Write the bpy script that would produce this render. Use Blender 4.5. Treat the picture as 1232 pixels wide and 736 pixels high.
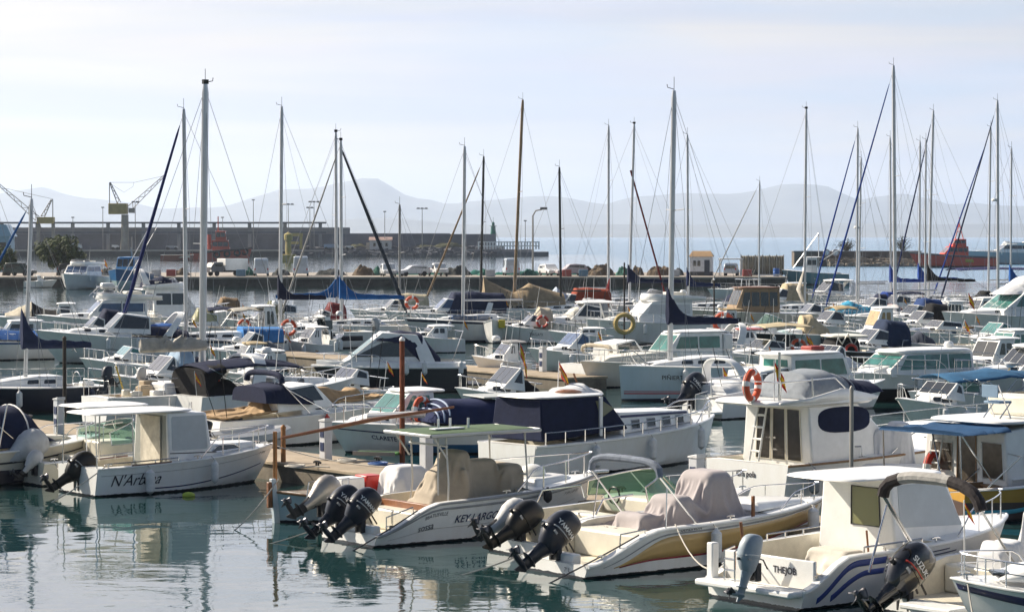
import bpy, math, random
import numpy as np
from mathutils import Vector, Matrix, noise
for o in list(bpy.data.objects): bpy.data.objects.remove(o)
scene = bpy.context.scene
COL = scene.collection
R = math.radians
random.seed(11)

# ------------------------------------------------------------------ camera
CAM_H, F_PX, PW, PH, HOR = 6.6, 3000.0, 1232.0, 736.0, 284.0
PITCH = math.atan((PH/2 - HOR)/F_PX)
cam_d = bpy.data.cameras.new('camera'); cam = bpy.data.objects.new('camera', cam_d); COL.objects.link(cam)
cam.location = (0, 0, CAM_H); cam.rotation_euler = (R(90) - PITCH, 0, 0)
cam_d.sensor_fit = 'HORIZONTAL'; cam_d.sensor_width = 36.0; cam_d.lens = 36.0*F_PX/PW
cam_d.clip_start = 0.5; cam_d.clip_end = 90000
scene.camera = cam

# ------------------------------------------------------------------ sky, sun, exposure
SUN_EL, SUN_AZ = R(36), math.atan2(-0.89, 0.46)          # azimuth measured from +Y towards +X
w = bpy.data.worlds.new('World'); scene.world = w; w.use_nodes = True
nt = w.node_tree; N = nt.nodes; LK = nt.links
for n in list(N): N.remove(n)
out = N.new('ShaderNodeOutputWorld'); bg = N.new('ShaderNodeBackground')
sky = N.new('ShaderNodeTexSky'); sky.sky_type = 'NISHITA'; sky.sun_disc = False
sky.sun_elevation = SUN_EL; sky.sun_rotation = SUN_AZ; sky.air_density = 1.0; sky.dust_density = 1.6; sky.ozone_density = 1.2
tc = N.new('ShaderNodeTexCoord'); mp = N.new('ShaderNodeMapping'); mp.inputs['Scale'].default_value = (2.0, 2.0, 15.0)
mp.inputs['Location'].default_value = (0.37, 0.1, 0.55)
LK.new(tc.outputs['Generated'], mp.inputs['Vector'])
nz = N.new('ShaderNodeTexNoise'); nz.inputs['Scale'].default_value = 2.2; nz.inputs['Detail'].default_value = 6; nz.inputs['Roughness'].default_value = 0.52
nz.inputs['Distortion'].default_value = 0.35
LK.new(mp.outputs['Vector'], nz.inputs['Vector'])
cr = N.new('ShaderNodeMapRange'); cr.inputs['From Min'].default_value = 0.36; cr.inputs['From Max'].default_value = 0.66
cr.inputs['To Min'].default_value = 0.72; cr.inputs['To Max'].default_value = 0.98
LK.new(nz.outputs['Fac'], cr.inputs['Value'])
sp = N.new('ShaderNodeSeparateXYZ'); LK.new(tc.outputs['Generated'], sp.inputs['Vector'])
el = N.new('ShaderNodeMapRange'); el.inputs['From Min'].default_value = 0.34; el.inputs['From Max'].default_value = 0.60
el.inputs['To Min'].default_value = 1.0; el.inputs['To Max'].default_value = 0.10
LK.new(sp.outputs['Z'], el.inputs['Value'])
sd = N.new('ShaderNodeMapRange'); sd.inputs['From Min'].default_value = -0.2; sd.inputs['From Max'].default_value = 0.25   # the veil thins away from the sun
sd.inputs['To Min'].default_value = 1.06; sd.inputs['To Max'].default_value = 0.92
LK.new(sp.outputs['X'], sd.inputs['Value'])
m1 = N.new('ShaderNodeMath'); m1.operation = 'MULTIPLY'; LK.new(cr.outputs['Result'], m1.inputs[0]); LK.new(el.outputs['Result'], m1.inputs[1])
fw = N.new('ShaderNodeMapRange'); fw.inputs['From Min'].default_value = -0.15; fw.inputs['From Max'].default_value = 0.6; fw.inputs['To Min'].default_value = 0.04; fw.inputs['To Max'].default_value = 1.0   # and away from the bay
LK.new(sp.outputs['Y'], fw.inputs['Value'])
m0 = N.new('ShaderNodeMath'); m0.operation = 'MULTIPLY'; LK.new(m1.outputs[0], m0.inputs[0]); LK.new(fw.outputs['Result'], m0.inputs[1]); m1 = m0
m2 = N.new('ShaderNodeMath'); m2.operation = 'MULTIPLY'; m2.use_clamp = True; LK.new(m1.outputs[0], m2.inputs[0]); LK.new(sd.outputs['Result'], m2.inputs[1])
mx = N.new('ShaderNodeMix'); mx.data_type = 'RGBA'
LK.new(m2.outputs[0], mx.inputs[0]); LK.new(sky.outputs['Color'], mx.inputs[6]); 
mp2 = N.new('ShaderNodeMapping'); mp2.inputs['Scale'].default_value = (1.2, 1.2, 26.0); mp2.inputs['Location'].default_value = (1.7, 0.4, 0.15); LK.new(tc.outputs['Generated'], mp2.inputs['Vector'])
nz2 = N.new('ShaderNodeTexNoise'); nz2.inputs['Scale'].default_value = 2.0; nz2.inputs['Detail'].default_value = 5; nz2.inputs['Distortion'].default_value = 0.5; LK.new(mp2.outputs['Vector'], nz2.inputs['Vector'])
cr2 = N.new('ShaderNodeMapRange'); cr2.inputs['From Min'].default_value = 0.40; cr2.inputs['From Max'].default_value = 0.64; LK.new(nz2.outputs['Fac'], cr2.inputs['Value'])
vc = N.new('ShaderNodeMix'); vc.data_type = 'RGBA'; LK.new(cr2.outputs['Result'], vc.inputs[0]); vc.inputs[6].default_value = (9.0, 8.8, 10.3, 1); vc.inputs[7].default_value = (12.0, 10.7, 9.3, 1)   # lilac veil, cream streaks
nz3 = N.new('ShaderNodeTexNoise'); nz3.inputs['Scale'].default_value = 3.1; nz3.inputs['Detail'].default_value = 4; LK.new(mp.outputs['Vector'], nz3.inputs['Vector'])
cr3 = N.new('ShaderNodeMapRange'); cr3.inputs['From Min'].default_value = 0.42; cr3.inputs['From Max'].default_value = 0.62; LK.new(nz3.outputs['Fac'], cr3.inputs['Value'])
bx_ = N.new('ShaderNodeMapRange'); bx_.inputs['From Min'].default_value = -0.12; bx_.inputs['From Max'].default_value = 0.2; bx_.inputs['To Min'].default_value = 0.25; LK.new(sp.outputs['X'], bx_.inputs['Value'])
mb_ = N.new('ShaderNodeMath'); mb_.operation = 'MULTIPLY'; LK.new(cr3.outputs['Result'], mb_.inputs[0]); LK.new(bx_.outputs['Result'], mb_.inputs[1])
vb = N.new('ShaderNodeMix'); vb.data_type = 'RGBA'; LK.new(mb_.outputs[0], vb.inputs[0]); LK.new(vc.outputs[2], vb.inputs[6]); vb.inputs[7].default_value = (7.3, 8.8, 11.1, 1)   # thin blue gaps
hi = N.new('ShaderNodeMapRange'); hi.inputs['From Min'].default_value = 0.09; hi.inputs['From Max'].default_value = 0.24; hi.inputs['To Min'].default_value = 1.0; hi.inputs['To Max'].default_value = 1.9; LK.new(sp.outputs['Z'], hi.inputs['Value'])   # veil boosted above the view, added to brighten the water's reflections
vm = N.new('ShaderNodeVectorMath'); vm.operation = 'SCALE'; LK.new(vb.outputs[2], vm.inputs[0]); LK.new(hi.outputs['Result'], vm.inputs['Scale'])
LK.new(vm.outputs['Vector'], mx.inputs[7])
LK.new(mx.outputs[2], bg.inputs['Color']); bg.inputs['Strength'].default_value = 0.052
LK.new(bg.outputs['Background'], out.inputs['Surface'])

sun_d = bpy.data.lights.new('sun', 'SUN'); sun_d.energy = 5.0; sun_d.angle = R(0.5); sun_d.color = (1.0, 0.895, 0.73)
sun = bpy.data.objects.new('sun', sun_d); COL.objects.link(sun)
to_sun = Vector((math.sin(SUN_AZ)*math.cos(SUN_EL), math.cos(SUN_AZ)*math.cos(SUN_EL), math.sin(SUN_EL)))
sun.rotation_euler = to_sun.to_track_quat('Z', 'Y').to_euler(); sun.location = (-40, 30, 60)
vs = scene.view_settings; vs.view_transform = 'Standard'; vs.look = 'None'; vs.exposure = 0.72; vs.gamma = 1.0; vs.use_curve_mapping = False
scene.cycles.max_bounces = 8; scene.cycles.transparent_max_bounces = 12; scene.cycles.volume_bounces = 3
scene.cycles.caustics_reflective = False; scene.cycles.caustics_refractive = False

# ------------------------------------------------------------------ pixel <-> place
_cp, _sp = math.cos(PITCH), math.sin(PITCH)
def ray(x, y):
    a, b = (x - PW/2)/F_PX, (PH/2 - y)/F_PX
    return Vector((a, _cp + b*_sp, -_sp + b*_cp))
def on_z(x, y, z=0.0):                      # the point at height z seen at pixel (x, y)
    d = ray(x, y); k = (z - CAM_H)/d.z
    return Vector((d.x*k, d.y*k, z))
def at_y(x, y, Y):                          # the point at distance Y seen at pixel (x, y)
    d = ray(x, y); k = Y/d.y
    return Vector((d.x*k, Y, CAM_H + d.z*k))
def proj(p):
    v = Vector(p) - Vector((0, 0, CAM_H)); dep = v.y*_cp - v.z*_sp; up = v.y*_sp + v.z*_cp
    return PW/2 + F_PX*v.x/dep, PH/2 - F_PX*up/dep

# ------------------------------------------------------------------ materials
MATS = {}
def base_mat(name):
    m = bpy.data.materials.new(name); m.use_nodes = True
    return m, m.node_tree, m.node_tree.nodes['Principled BSDF']
def c4(c): return (c[0], c[1], c[2], 1)
def mat(name, col, rough=0.5, metal=0.0, var=0.12, scale=3.0, bump=0.0, bscale=40.0, coat=0.0, spec=0.5):
    if name in MATS: return MATS[name]
    m, t, b = base_mat(name)
    n = t.nodes; l = t.links
    b.inputs['Roughness'].default_value = rough; b.inputs['Metallic'].default_value = metal
    b.inputs['Coat Weight'].default_value = coat; b.inputs['Specular IOR Level'].default_value = spec
    tc = n.new('ShaderNodeTexCoord')
    nz = n.new('ShaderNodeTexNoise'); nz.inputs['Scale'].default_value = scale; nz.inputs['Detail'].default_value = 5; nz.inputs['Roughness'].default_value = 0.65
    l.new(tc.outputs['Object'], nz.inputs['Vector'])
    mx = n.new('ShaderNodeMix'); mx.data_type = 'RGBA'
    mr = n.new('ShaderNodeMapRange'); mr.inputs['From Min'].default_value = 0.3; mr.inputs['From Max'].default_value = 0.72
    l.new(nz.outputs['Fac'], mr.inputs['Value']); l.new(mr.outputs['Result'], mx.inputs[0])
    mx.inputs[6].default_value = c4([min(1, v*(1 + var*0.5)) for v in col]); mx.inputs[7].default_value = c4([v*(1 - var) for v in col])
    l.new(mx.outputs[2], b.inputs['Base Color'])
    if bump:
        n2 = n.new('ShaderNodeTexNoise'); n2.inputs['Scale'].default_value = bscale; n2.inputs['Detail'].default_value = 4
        l.new(tc.outputs['Object'], n2.inputs['Vector'])
        bp = n.new('ShaderNodeBump'); bp.inputs['Strength'].default_value = 1.0; bp.inputs['Distance'].default_value = bump
        l.new(n2.outputs['Fac'], bp.inputs['Height']); l.new(bp.outputs['Normal'], b.inputs['Normal'])
    MATS[name] = m
    return m
def hull_mat(top, anti=(0.012, 0.014, 0.02), boot=None, zb=0.07, zt=0.13, up=None, zu=9.0):
    key = 'hull_%s_%s_%s_%.2f_%.2f_%s_%.2f' % (top, anti, boot, zb, zt, up, zu)
    if key in MATS: return MATS[key]
    m, t, b = base_mat('hull_paint'); n = t.nodes; l = t.links
    b.inputs['Roughness'].default_value = 0.28; b.inputs['Coat Weight'].default_value = 0.25; b.inputs['Coat Roughness'].default_value = 0.12
    tc = n.new('ShaderNodeTexCoord'); s = n.new('ShaderNodeSeparateXYZ'); l.new(tc.outputs['Object'], s.inputs['Vector'])
    def step(z):
        q = n.new('ShaderNodeMath'); q.operation = 'GREATER_THAN'; q.inputs[1].default_value = z; l.new(s.outputs['Z'], q.inputs[0]); return q.outputs[0]
    nz = n.new('ShaderNodeTexNoise'); nz.inputs['Scale'].default_value = 1.7; nz.inputs['Detail'].default_value = 6; nz.inputs['Roughness'].default_value = 0.7
    mp = n.new('ShaderNodeMapping'); mp.inputs['Scale'].default_value = (2.2, 2.2, 0.7); l.new(tc.outputs['Object'], mp.inputs['Vector']); l.new(mp.outputs['Vector'], nz.inputs['Vector'])
    mr = n.new('ShaderNodeMapRange'); mr.inputs['From Min'].default_value = 0.42; mr.inputs['From Max'].default_value = 0.75; mr.inputs['To Max'].default_value = 0.26
    l.new(nz.outputs['Fac'], mr.inputs['Value'])
    g = n.new('ShaderNodeMix'); g.data_type = 'RGBA'; l.new(mr.outputs['Result'], g.inputs[0]); g.inputs[6].default_value = c4(top)
    g.inputs[7].default_value = c4([top[0]*0.72, top[1]*0.66, top[2]*0.55])
    cur = g.outputs[2]
    if up is not None:
        a = n.new('ShaderNodeMix'); a.data_type = 'RGBA'; l.new(step(zu), a.inputs[0]); l.new(cur, a.inputs[6]); a.inputs[7].default_value = c4(up); cur = a.outputs[2]
    if boot is not None:
        a = n.new('ShaderNodeMix'); a.data_type = 'RGBA'; l.new(step(zt), a.inputs[0]); a.inputs[6].default_value = c4(boot); l.new(cur, a.inputs[7]); cur = a.outputs[2]
    # weed and scum line, ragged, just above the water
    a = n.new('ShaderNodeMix'); a.data_type = 'RGBA'
    n3 = n.new('ShaderNodeTexNoise'); n3.inputs['Scale'].default_value = 9; n3.inputs['Detail'].default_value = 3; l.new(tc.outputs['Object'], n3.inputs['Vector'])
    q = n.new('ShaderNodeMath'); q.operation = 'MULTIPLY_ADD'; q.inputs[1].default_value = 0.05; q.inputs[2].default_value = zb - 0.025; l.new(n3.outputs['Fac'], q.inputs[0])
    q2 = n.new('ShaderNodeMath'); q2.operation = 'GREATER_THAN'; l.new(s.outputs['Z'], q2.inputs[0]); l.new(q.outputs[0], q2.inputs[1])
    l.new(q2.outputs[0], a.inputs[0]); a.inputs[6].default_value = c4(anti); l.new(cur, a.inputs[7])
    l.new(a.outputs[2], b.inputs['Base Color'])
    MATS[key] = m
    return m
def glass_mat(name, tint, clear=0.55, rough=0.03):
    if name in MATS: return MATS[name]
    m, t, b = base_mat(name); n = t.nodes; l = t.links
    tr = n.new('ShaderNodeBsdfTransparent'); tr.inputs['Color'].default_value = c4(tint)
    b.inputs['Base Color'].default_value = c4([v*0.45 for v in tint]); b.inputs['Roughness'].default_value = rough; b.inputs['Specular IOR Level'].default_value = 0.8
    ms = n.new('ShaderNodeMixShader'); ms.inputs[0].default_value = clear
    l.new(b.outputs[0], ms.inputs[1]); l.new(tr.outputs[0], ms.inputs[2]); l.new(ms.outputs[0], n['Material Output'].inputs['Surface'])
    MATS[name] = m
    return m
WHITE = (0.85, 0.85, 0.84); CREAM = (0.74, 0.68, 0.55); NAVY = (0.012, 0.018, 0.05); BLACK = (0.012, 0.012, 0.014)
BLUE = (0.03, 0.11, 0.30); TAN = (0.42, 0.29, 0.17); GREYC = (0.42, 0.40, 0.41); BEIGE = (0.55, 0.48, 0.38)
gel = mat('gelcoat_white', WHITE, 0.3, var=0.10, scale=2.5, coat=0.2)
gelc = mat('gelcoat_cream', (0.74, 0.70, 0.60), 0.35, var=0.12, scale=2.5)
inner = mat('cockpit_liner', (0.70, 0.65, 0.54), 0.45, var=0.2, scale=3)
steel = mat('stainless', (0.66, 0.66, 0.67), 0.22, 1.0, var=0.05)
alu = mat('mast_aluminium', (0.62, 0.62, 0.63), 0.42, 0.75, var=0.12, scale=1.2)
alud = mat('mast_grey', (0.30, 0.29, 0.28), 0.45, 0.6, var=0.12, scale=1.2)
blackp = mat('black_plastic', (0.010, 0.010, 0.011), 0.35, var=0.3, spec=.35)
rubber = mat('rubber_dark', (0.03, 0.03, 0.035), 0.7, var=0.2)
greyr = mat('rubber_grey', (0.33, 0.34, 0.36), 0.6, var=0.2)
teak = mat('teak', (0.30, 0.17, 0.08), 0.55, var=0.35, scale=9)
wood = mat('varnished_wood', (0.25, 0.10, 0.04), 0.35, var=0.3, scale=7)
mastwood = mat('mast_wood', (0.34, 0.22, 0.12), 0.45, var=0.25, scale=3)
rope_m = mat('rope', (0.50, 0.47, 0.42), 0.9)
roped = mat('rope_dark', (0.06, 0.06, 0.07), 0.9)
wire = mat('rigging_wire', (0.30, 0.30, 0.31), 0.5, 0.5)
glass_d = mat('window_dark', (0.012, 0.016, 0.020), 0.05, var=0.2, spec=0.9)
glass_g = mat('window_green', (0.05, 0.19, 0.17), 0.06, var=0.55, scale=1.6, spec=0.9)
glass_b = mat('window_blue', (0.03, 0.07, 0.16), 0.06, var=0.4, spec=0.9)
clear_g = glass_mat('windscreen_clear', (0.55, 0.80, 0.72), 0.72)
clear_w = glass_mat('vinyl_clear', (0.80, 0.82, 0.80), 0.6, 0.15)
fend_w = mat('fender_vinyl', (0.70, 0.71, 0.72), 0.45, var=0.2, scale=6)
fend_n = mat('fender_navy', (0.02, 0.03, 0.07), 0.5)
red_m = mat('red_paint', (0.50, 0.04, 0.025), 0.45, var=0.2)
ring_r = mat('ring_orange', (0.62, 0.09, 0.03), 0.6, var=0.2)
ring_t = mat('ring_tan', (0.48, 0.36, 0.14), 0.7, var=0.2)
fl_y = mat('flag_yellow', (0.85, 0.50, 0.02), 0.8, var=0.1); fl_r = mat('flag_red', (0.62, 0.025, 0.02), 0.8, var=0.1)
def canvas(col):
    return mat('canvas_%d_%d_%d' % tuple(int(v*250) for v in col), col, 0.85, var=0.28, scale=2.2, bump=0.012, bscale=7, spec=0.2)
def paint(col, rough=0.35):
    return mat('paint_%d_%d_%d' % tuple(int(v*250) for v in col), col, rough, var=0.15, scale=3)
ink = mat('lettering_black', (0.015, 0.015, 0.03), 0.5, var=0.1); inkb = mat('lettering_navy', (0.015, 0.025, 0.09), 0.5, var=0.1)
inkw = mat('lettering_white', (0.75, 0.75, 0.75), 0.5, var=0.1)

# ------------------------------------------------------------------ mesh builder
class MB:
    def __init__(s): s.v = []; s.f = []; s.mi = []; s.cur = 0
    def add(s, vs, fs):
        k = len(s.v); s.v += [tuple(p) for p in vs]; s.f += [[i + k for i in f] for f in fs]; s.mi += [s.cur]*len(fs); return s
    def box(s, x0, x1, y0, y1, z0, z1):
        return s.add([(x0,y0,z0),(x1,y0,z0),(x1,y1,z0),(x0,y1,z0),(x0,y0,z1),(x1,y0,z1),(x1,y1,z1),(x0,y1,z1)],
                     [(0,3,2,1),(4,5,6,7),(0,1,5,4),(1,2,6,5),(2,3,7,6),(3,0,4,7)])
    def tube(s, pts, r, n=6, closed=False):
        pts = [Vector(p) for p in pts]; m = len(pts); rs = r if isinstance(r, (list, tuple)) else [r]*m
        k = len(s.v); up = None
        for i, p in enumerate(pts):
            a = pts[i-1] if (i > 0 or closed) else p; b = pts[(i+1) % m] if (i < m-1 or closed) else p
            d = (b - a).normalized() if (b - a).length > 1e-9 else Vector((0,0,1))
            if up is None:
                up = Vector((0,0,1)) if abs(d.z) < 0.9 else Vector((1,0,0))
            u = up - d*up.dot(d)
            if u.length < 1e-5: u = d.orthogonal()
            u.normalize(); q = d.cross(u); up = u
            for j in range(n):
                t = 2*math.pi*j/n; s.v.append(tuple(p + (u*math.cos(t) + q*math.sin(t))*rs[i]))
        seg = m if closed else m-1
        for i in range(seg):
            for j in range(n):
                a0 = k + i*n; b0 = k + ((i+1) % m)*n
                s.f.append([a0 + j, a0 + (j+1) % n, b0 + (j+1) % n, b0 + j]); s.mi.append(s.cur)
        if not closed:
            s.f.append([k + j for j in range(n)][::-1]); s.f.append([k + (m-1)*n + j for j in range(n)]); s.mi += [s.cur]*2
        return s
    def loft(s, rings, caps=True, closed=True):
        k = len(s.v); n = len(rings[0])
        for r_ in rings: s.v += [tuple(p) for p in r_]
        for i in range(len(rings)-1):
            for j in range(n if closed else n-1):
                s.f.append([k+i*n+j, k+i*n+(j+1) % n, k+(i+1)*n+(j+1) % n, k+(i+1)*n+j]); s.mi.append(s.cur)
        if caps:
            s.f.append([k+j for j in range(n)][::-1]); s.f.append([k+(len(rings)-1)*n+j for j in range(n)]); s.mi += [s.cur]*2
        return s
    def lathe(s, prof, o=(0,0,0), axis='z', n=12):
        rings = []
        for r_, h in prof:
            ring = []
            for j in range(n):
                t = 2*math.pi*j/n; a, b = r_*math.cos(t), r_*math.sin(t)
                p = (a, b, h) if axis == 'z' else ((h, a, b) if axis == 'x' else (b, h, a))
                ring.append((p[0]+o[0], p[1]+o[1], p[2]+o[2]))
            rings.append(ring)
        return s.loft(rings)
    def ball(s, c, rx, ry=None, rz=None, n=12, m=7):
        ry = ry or rx; rz = rz or rx
        rings = []
        for i in range(m+1):
            a = math.pi*(i/m)*0.998 + 0.003 - math.pi/2
            rings.append([(c[0]+rx*math.cos(a)*math.cos(2*math.pi*j/n), c[1]+ry*math.cos(a)*math.sin(2*math.pi*j/n), c[2]+rz*math.sin(a)) for j in range(n)])
        return s.loft(rings)
    def prism(s, poly, y0, y1):          # side outline (x, z) pushed from y0 to y1
        return s.loft([[(x, y0, z) for x, z in poly], [(x, y1, z) for x, z in poly]])
    def plan(s, poly, z0, z1):           # plan outline (x, y) raised from z0 to z1
        return s.loft([[(x, y, z0) for x, y in poly], [(x, y, z1) for x, y in poly]])
    def grid(s, fn, nu, nv):
        k = len(s.v)
        for i in range(nu+1):
            for j in range(nv+1): s.v.append(tuple(fn(i/nu, j/nv)))
        for i in range(nu):
            for j in range(nv):
                a = k + i*(nv+1) + j; s.f.append([a, a+1, a+nv+2, a+nv+1]); s.mi.append(s.cur)
        return s
    def build(s, name, m, parent=None, bevel=0.0, solid=0.0, smooth=35, loc=None, rot=None):
        me = bpy.data.meshes.new(name); me.from_pydata(s.v, [], s.f)
        for mm in (m if isinstance(m, (list, tuple)) else [m]): me.materials.append(mm)
        if isinstance(m, (list, tuple)): me.polygons.foreach_set('material_index', s.mi)
        me.validate(); me.polygons.foreach_set('use_smooth', [True]*len(me.polygons)); me.set_sharp_from_angle(angle=R(smooth)); me.update()
        o = bpy.data.objects.new(name, me); COL.objects.link(o)
        if parent is not None: o.parent = parent
        if loc is not None: o.location = loc
        if rot is not None: o.rotation_euler = rot
        if solid:
            q = o.modifiers.new('thickness', 'SOLIDIFY'); q.thickness = solid; q.offset = 0
        if bevel:
            q = o.modifiers.new('bevel', 'BEVEL'); q.width = bevel; q.segments = 2; q.limit_method = 'ANGLE'; q.angle_limit = R(40)
        return o
def tag(o, label=None, cat=None, group=None, kind=None):
    if label: o['label'] = label
    if cat: o['category'] = cat
    if group: o['group'] = group
    if kind: o['kind'] = kind
    return o
def empty(name, loc, rz=0.0, label=None, cat=None, group=None):
    o = bpy.data.objects.new(name, None); COL.objects.link(o); o.location = loc; o.rotation_euler = (0, 0, rz); o.empty_display_size = 0.2
    return tag(o, label, cat, group)
def copy_tree(o, parent=None):
    c = o.copy(); COL.objects.link(c)
    if parent is not None: c.parent = parent
    for ch in list(o.children): copy_tree(ch, c)
    return c
def sm(a, b, x):
    t = max(0.0, min(1.0, (x - a)/(b - a))); return t*t*(3 - 2*t)
def lerp(a, b, t): return a + (b - a)*t
def text_verts(body, size, shear=0.0, bold=0.0):
    cu = bpy.data.curves.new('lettering', 'FONT'); cu.body = body; cu.size = size; cu.shear = shear; cu.offset = bold; cu.resolution_u = 3
    ob = bpy.data.objects.new('lettering', cu); COL.objects.link(ob)
    me = bpy.data.meshes.new_from_object(ob)
    vs_ = [(v.co.x, v.co.y) for v in me.vertices]; fs_ = [list(p.vertices) for p in me.polygons]
    bpy.data.objects.remove(ob); bpy.data.curves.remove(cu); bpy.data.meshes.remove(me)
    return vs_, fs_
# ------------------------------------------------------------------ boats
class Boat:
    """local axes: x to the bow, y to port, z up from the waterline; the root sits amidships on the water"""
    def __init__(s, name, label, cat, xs, ys, xb, hd, B=2.4, fs=0.7, fb=1.0, rake=0.6, tm=0.42, pw=2.3, sw=0.9,
                 top=WHITE, anti=(0.012,0.014,0.02), boot=None, zt=0.13, up=None, zu=9, dip=None, round_=False, flare=0.22,
                 rail=None, railr=0.022, deckm=None, cock=None, cf=None, cm=None, sd=0.16, group=None, nick=None, length=None, n=26, dbl=False):
        h = R(hd); u = Vector((math.cos(h), math.sin(h), 0)); nn = Vector((-math.sin(h), math.cos(h), 0))
        s.near = -1 if u.x > 0 else 1
        s.B, s.fs, s.fb, s.rake, s.tm, s.pw, s.sw, s.dip, s.flare, s.round, s.dbl = B, fs, fb, rake, tm, pw, sw, dip, flare, round_, dbl
        s.sd = sd
        pc = on_z(xs, ys)
        cs = pc - nn*(s.near*(0 if dbl else B/2*sw*0.92))
        if length is None:
            a, b = 0.5, 40.0
            for _ in range(50):
                mid = (a + b)/2; x = proj(cs + u*mid)[0]
                if (x < xb) == (u.x > 0): a = mid
                else: b = mid
            length = (a + b)/2
        s.L = length; c = cs + u*length/2
        s.root = empty(name, c, h, label, cat, group); s.u, s.nn, s.c, s.nick = u, nn, c, nick or label
        s.N = n; s.h = h
        # hull
        mb = MB(); ts = [(i/n) for i in range(n)] + [0.985, 1.0]
        ks = [1.0, 0.8, 0.6, 0.4, 0.2, 0.0]
        for sg in (1, -1):
            rings = []
            for t in ts:
                ring = [s.P(t, k, sg) for k in ks]
                zc = s.zc(t); yc = s.P(t, 0, 1)[1]
                ring.append((s.X(t, zc*0.3-0.2), sg*yc*0.72, zc*0.3-0.2 if not s.round else -0.2))
                ring.append((s.X(t, -0.45 + 0.3*t**5), 0, -0.45 + 0.3*t**5))
                rings.append(ring)
            k0 = len(mb.v); m_ = len(rings[0])
            for r_ in rings: mb.v += r_
            for i in range(len(ts)-1):
                for j in range(m_-1):
                    a = k0 + i*m_ + j; q = [a, a+1, a+m_+1, a+m_]
                    mb.f.append(q if sg > 0 else q[::-1]); mb.mi.append(0)
        st = [s.P(0, k, 1) for k in ks]; tr = st + [(s.X(0,-0.45), 0, -0.45)] + [(p[0], -p[1], p[2]) for p in st[::-1]]
        if not dbl: mb.add([(p[0]-0.004, p[1], p[2]) for p in tr], [list(range(len(tr)))])
        s.hull = mb.build('hull', hull_mat(top, anti, boot, 0.05, zt, up, zu), s.root)
        # deck and cockpit well
        dm = deckm or gel; mb = MB()
        t0, t1 = cock if cock else (2, 2)
        tt = sorted(set([i/n for i in range(n)] + [0.985, 1.0] + ([t0, t1] if cock else [])))
        s.cf = cf if cf is not None else 0.25
        e = 0.004
        def row(t):
            p = s.P(t, 1, 1); w_ = max(p[1] - 0.01, 0.003); return p[0], w_, p[2] - e
        for a, b in zip(tt[:-1], tt[1:]):
            (xa, wa, za), (xc, wc, zc_) = row(a), row(b)
            if a >= t0 - 1e-6 and b <= t1 + 1e-6:
                for sg in (1, -1):
                    ia, ic = max(wa - sd, wa*0.3), max(wc - sd, wc*0.3)
                    mb.add([(xa, sg*wa, za), (xa, sg*ia, za+0.015), (xc, sg*ic, zc_+0.015), (xc, sg*wc, zc_)], [(0,1,2,3)] if sg < 0 else [(3,2,1,0)])
            else:
                cam_ = 0.06 if a > t1 else 0.012
                ys_ = [-1, -0.6, 0, 0.6, 1]
                va = [(xa, y*wa, za + cam_*(1-y*y)*min(1, wa/0.5)) for y in ys_]; vb = [(xc, y*wc, zc_ + cam_*(1-y*y)*min(1, wc/0.5)) for y in ys_]
                mb.add(va + vb, [(j, j+5, j+6, j+1) for j in range(4)])
        mb.build('deck', dm, s.root)
        if cock:
            mb = MB(); ins = [t for t in tt if t0-1e-6 <= t <= t1+1e-6]; rp = []
            for t in ins:
                x, w_, z = row(t); i_ = max(w_ - sd, w_*0.3); rp.append((x, i_, z+0.015))
            k = len(rp)
            for sg in (1, -1):
                v = [(x, sg*i_, z) for x, i_, z in rp] + [(x, sg*i_*0.97, s.cf) for x, i_, z in rp]
                mb.add(v, [((j, j+1, k+j+1, k+j) if sg > 0 else (j, k+j, k+j+1, j+1)) for j in range(k-1)])
            mb.add([(x, i_*0.97, s.cf) for x, i_, z in rp] + [(x, -i_*0.97, s.cf) for x, i_, z in rp], [(j, k+j, k+j+1, j+1) for j in range(k-1)])
            for idx in (0, -1):
                x, i_, z = rp[idx]; mb.add([(x, i_, z), (x, -i_, z), (x, -i_*.97, s.cf), (x, i_*.97, s.cf)], [(0,1,2,3) if idx == 0 else (3,2,1,0)])
            mb.build('cockpit', cm or inner, s.root)
        if rail is not False:
            mb = MB(); pts = [s.P(t, 1, 1) for t in tt if t > -1] 
            pp = [(p[0], p[1] + 0.005, p[2] - 0.02) for p in pts]; pm = [(p[0], -p[1] - 0.005, p[2] - 0.02) for p in pts]
            mb.tube(pp + pm[::-1][1:], railr, 6); mb.build('rub_rail', rail or gel, s.root)
    def zs(s, t):
        z = lerp(s.fs, s.fb, max(0, t)**1.7) + (0.18*(abs(2*t-1)**2.2) if s.dbl else 0)
        if s.dip:
            td, zl = s.dip; z = lerp(zl, z, sm(0.0, td, t))
        return z
    def w(s, t):
        if s.dbl:
            q = abs(2*t - 1); return max(0.015, s.B/2*(1 - q**2.6))
        a = s.sw + (1 - s.sw)*sm(0, s.tm, t)
        if t > s.tm: a *= 1 - ((t - s.tm)/(1 - s.tm))**s.pw
        return max(0.012, s.B/2*a)
    def zc(s, t): return 0.0 if s.round else 0.04 + 0.42*s.fb*max(0, t - 0.4)**1.7/0.42
    def X(s, t, z):
        st = s.rake*(max(0, z)/s.fb)**0.85 if z >= 0 else s.rake*1.3*z
        tr = (-s.rake*(max(0, z)/s.fb)**0.85 if z > 0 else -s.rake*1.3*z) if s.dbl else 0.06*z
        return lerp(-s.L/2 + tr, s.L/2 + st, t)
    def P(s, t, k, sg):
        z0, z1 = s.zc(t), s.zs(t); z = lerp(z0, z1, k); yw = s.w(t); yc = yw*(0.93 - s.flare*t*t)*(1 if t < 0.9 else 1)
        y = lerp(yc, yw, k**(1 + 0.7*t)) if not s.round else lerp(yw*0.80, yw, k**0.6)
        return (s.X(t, z), sg*y, z)
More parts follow.
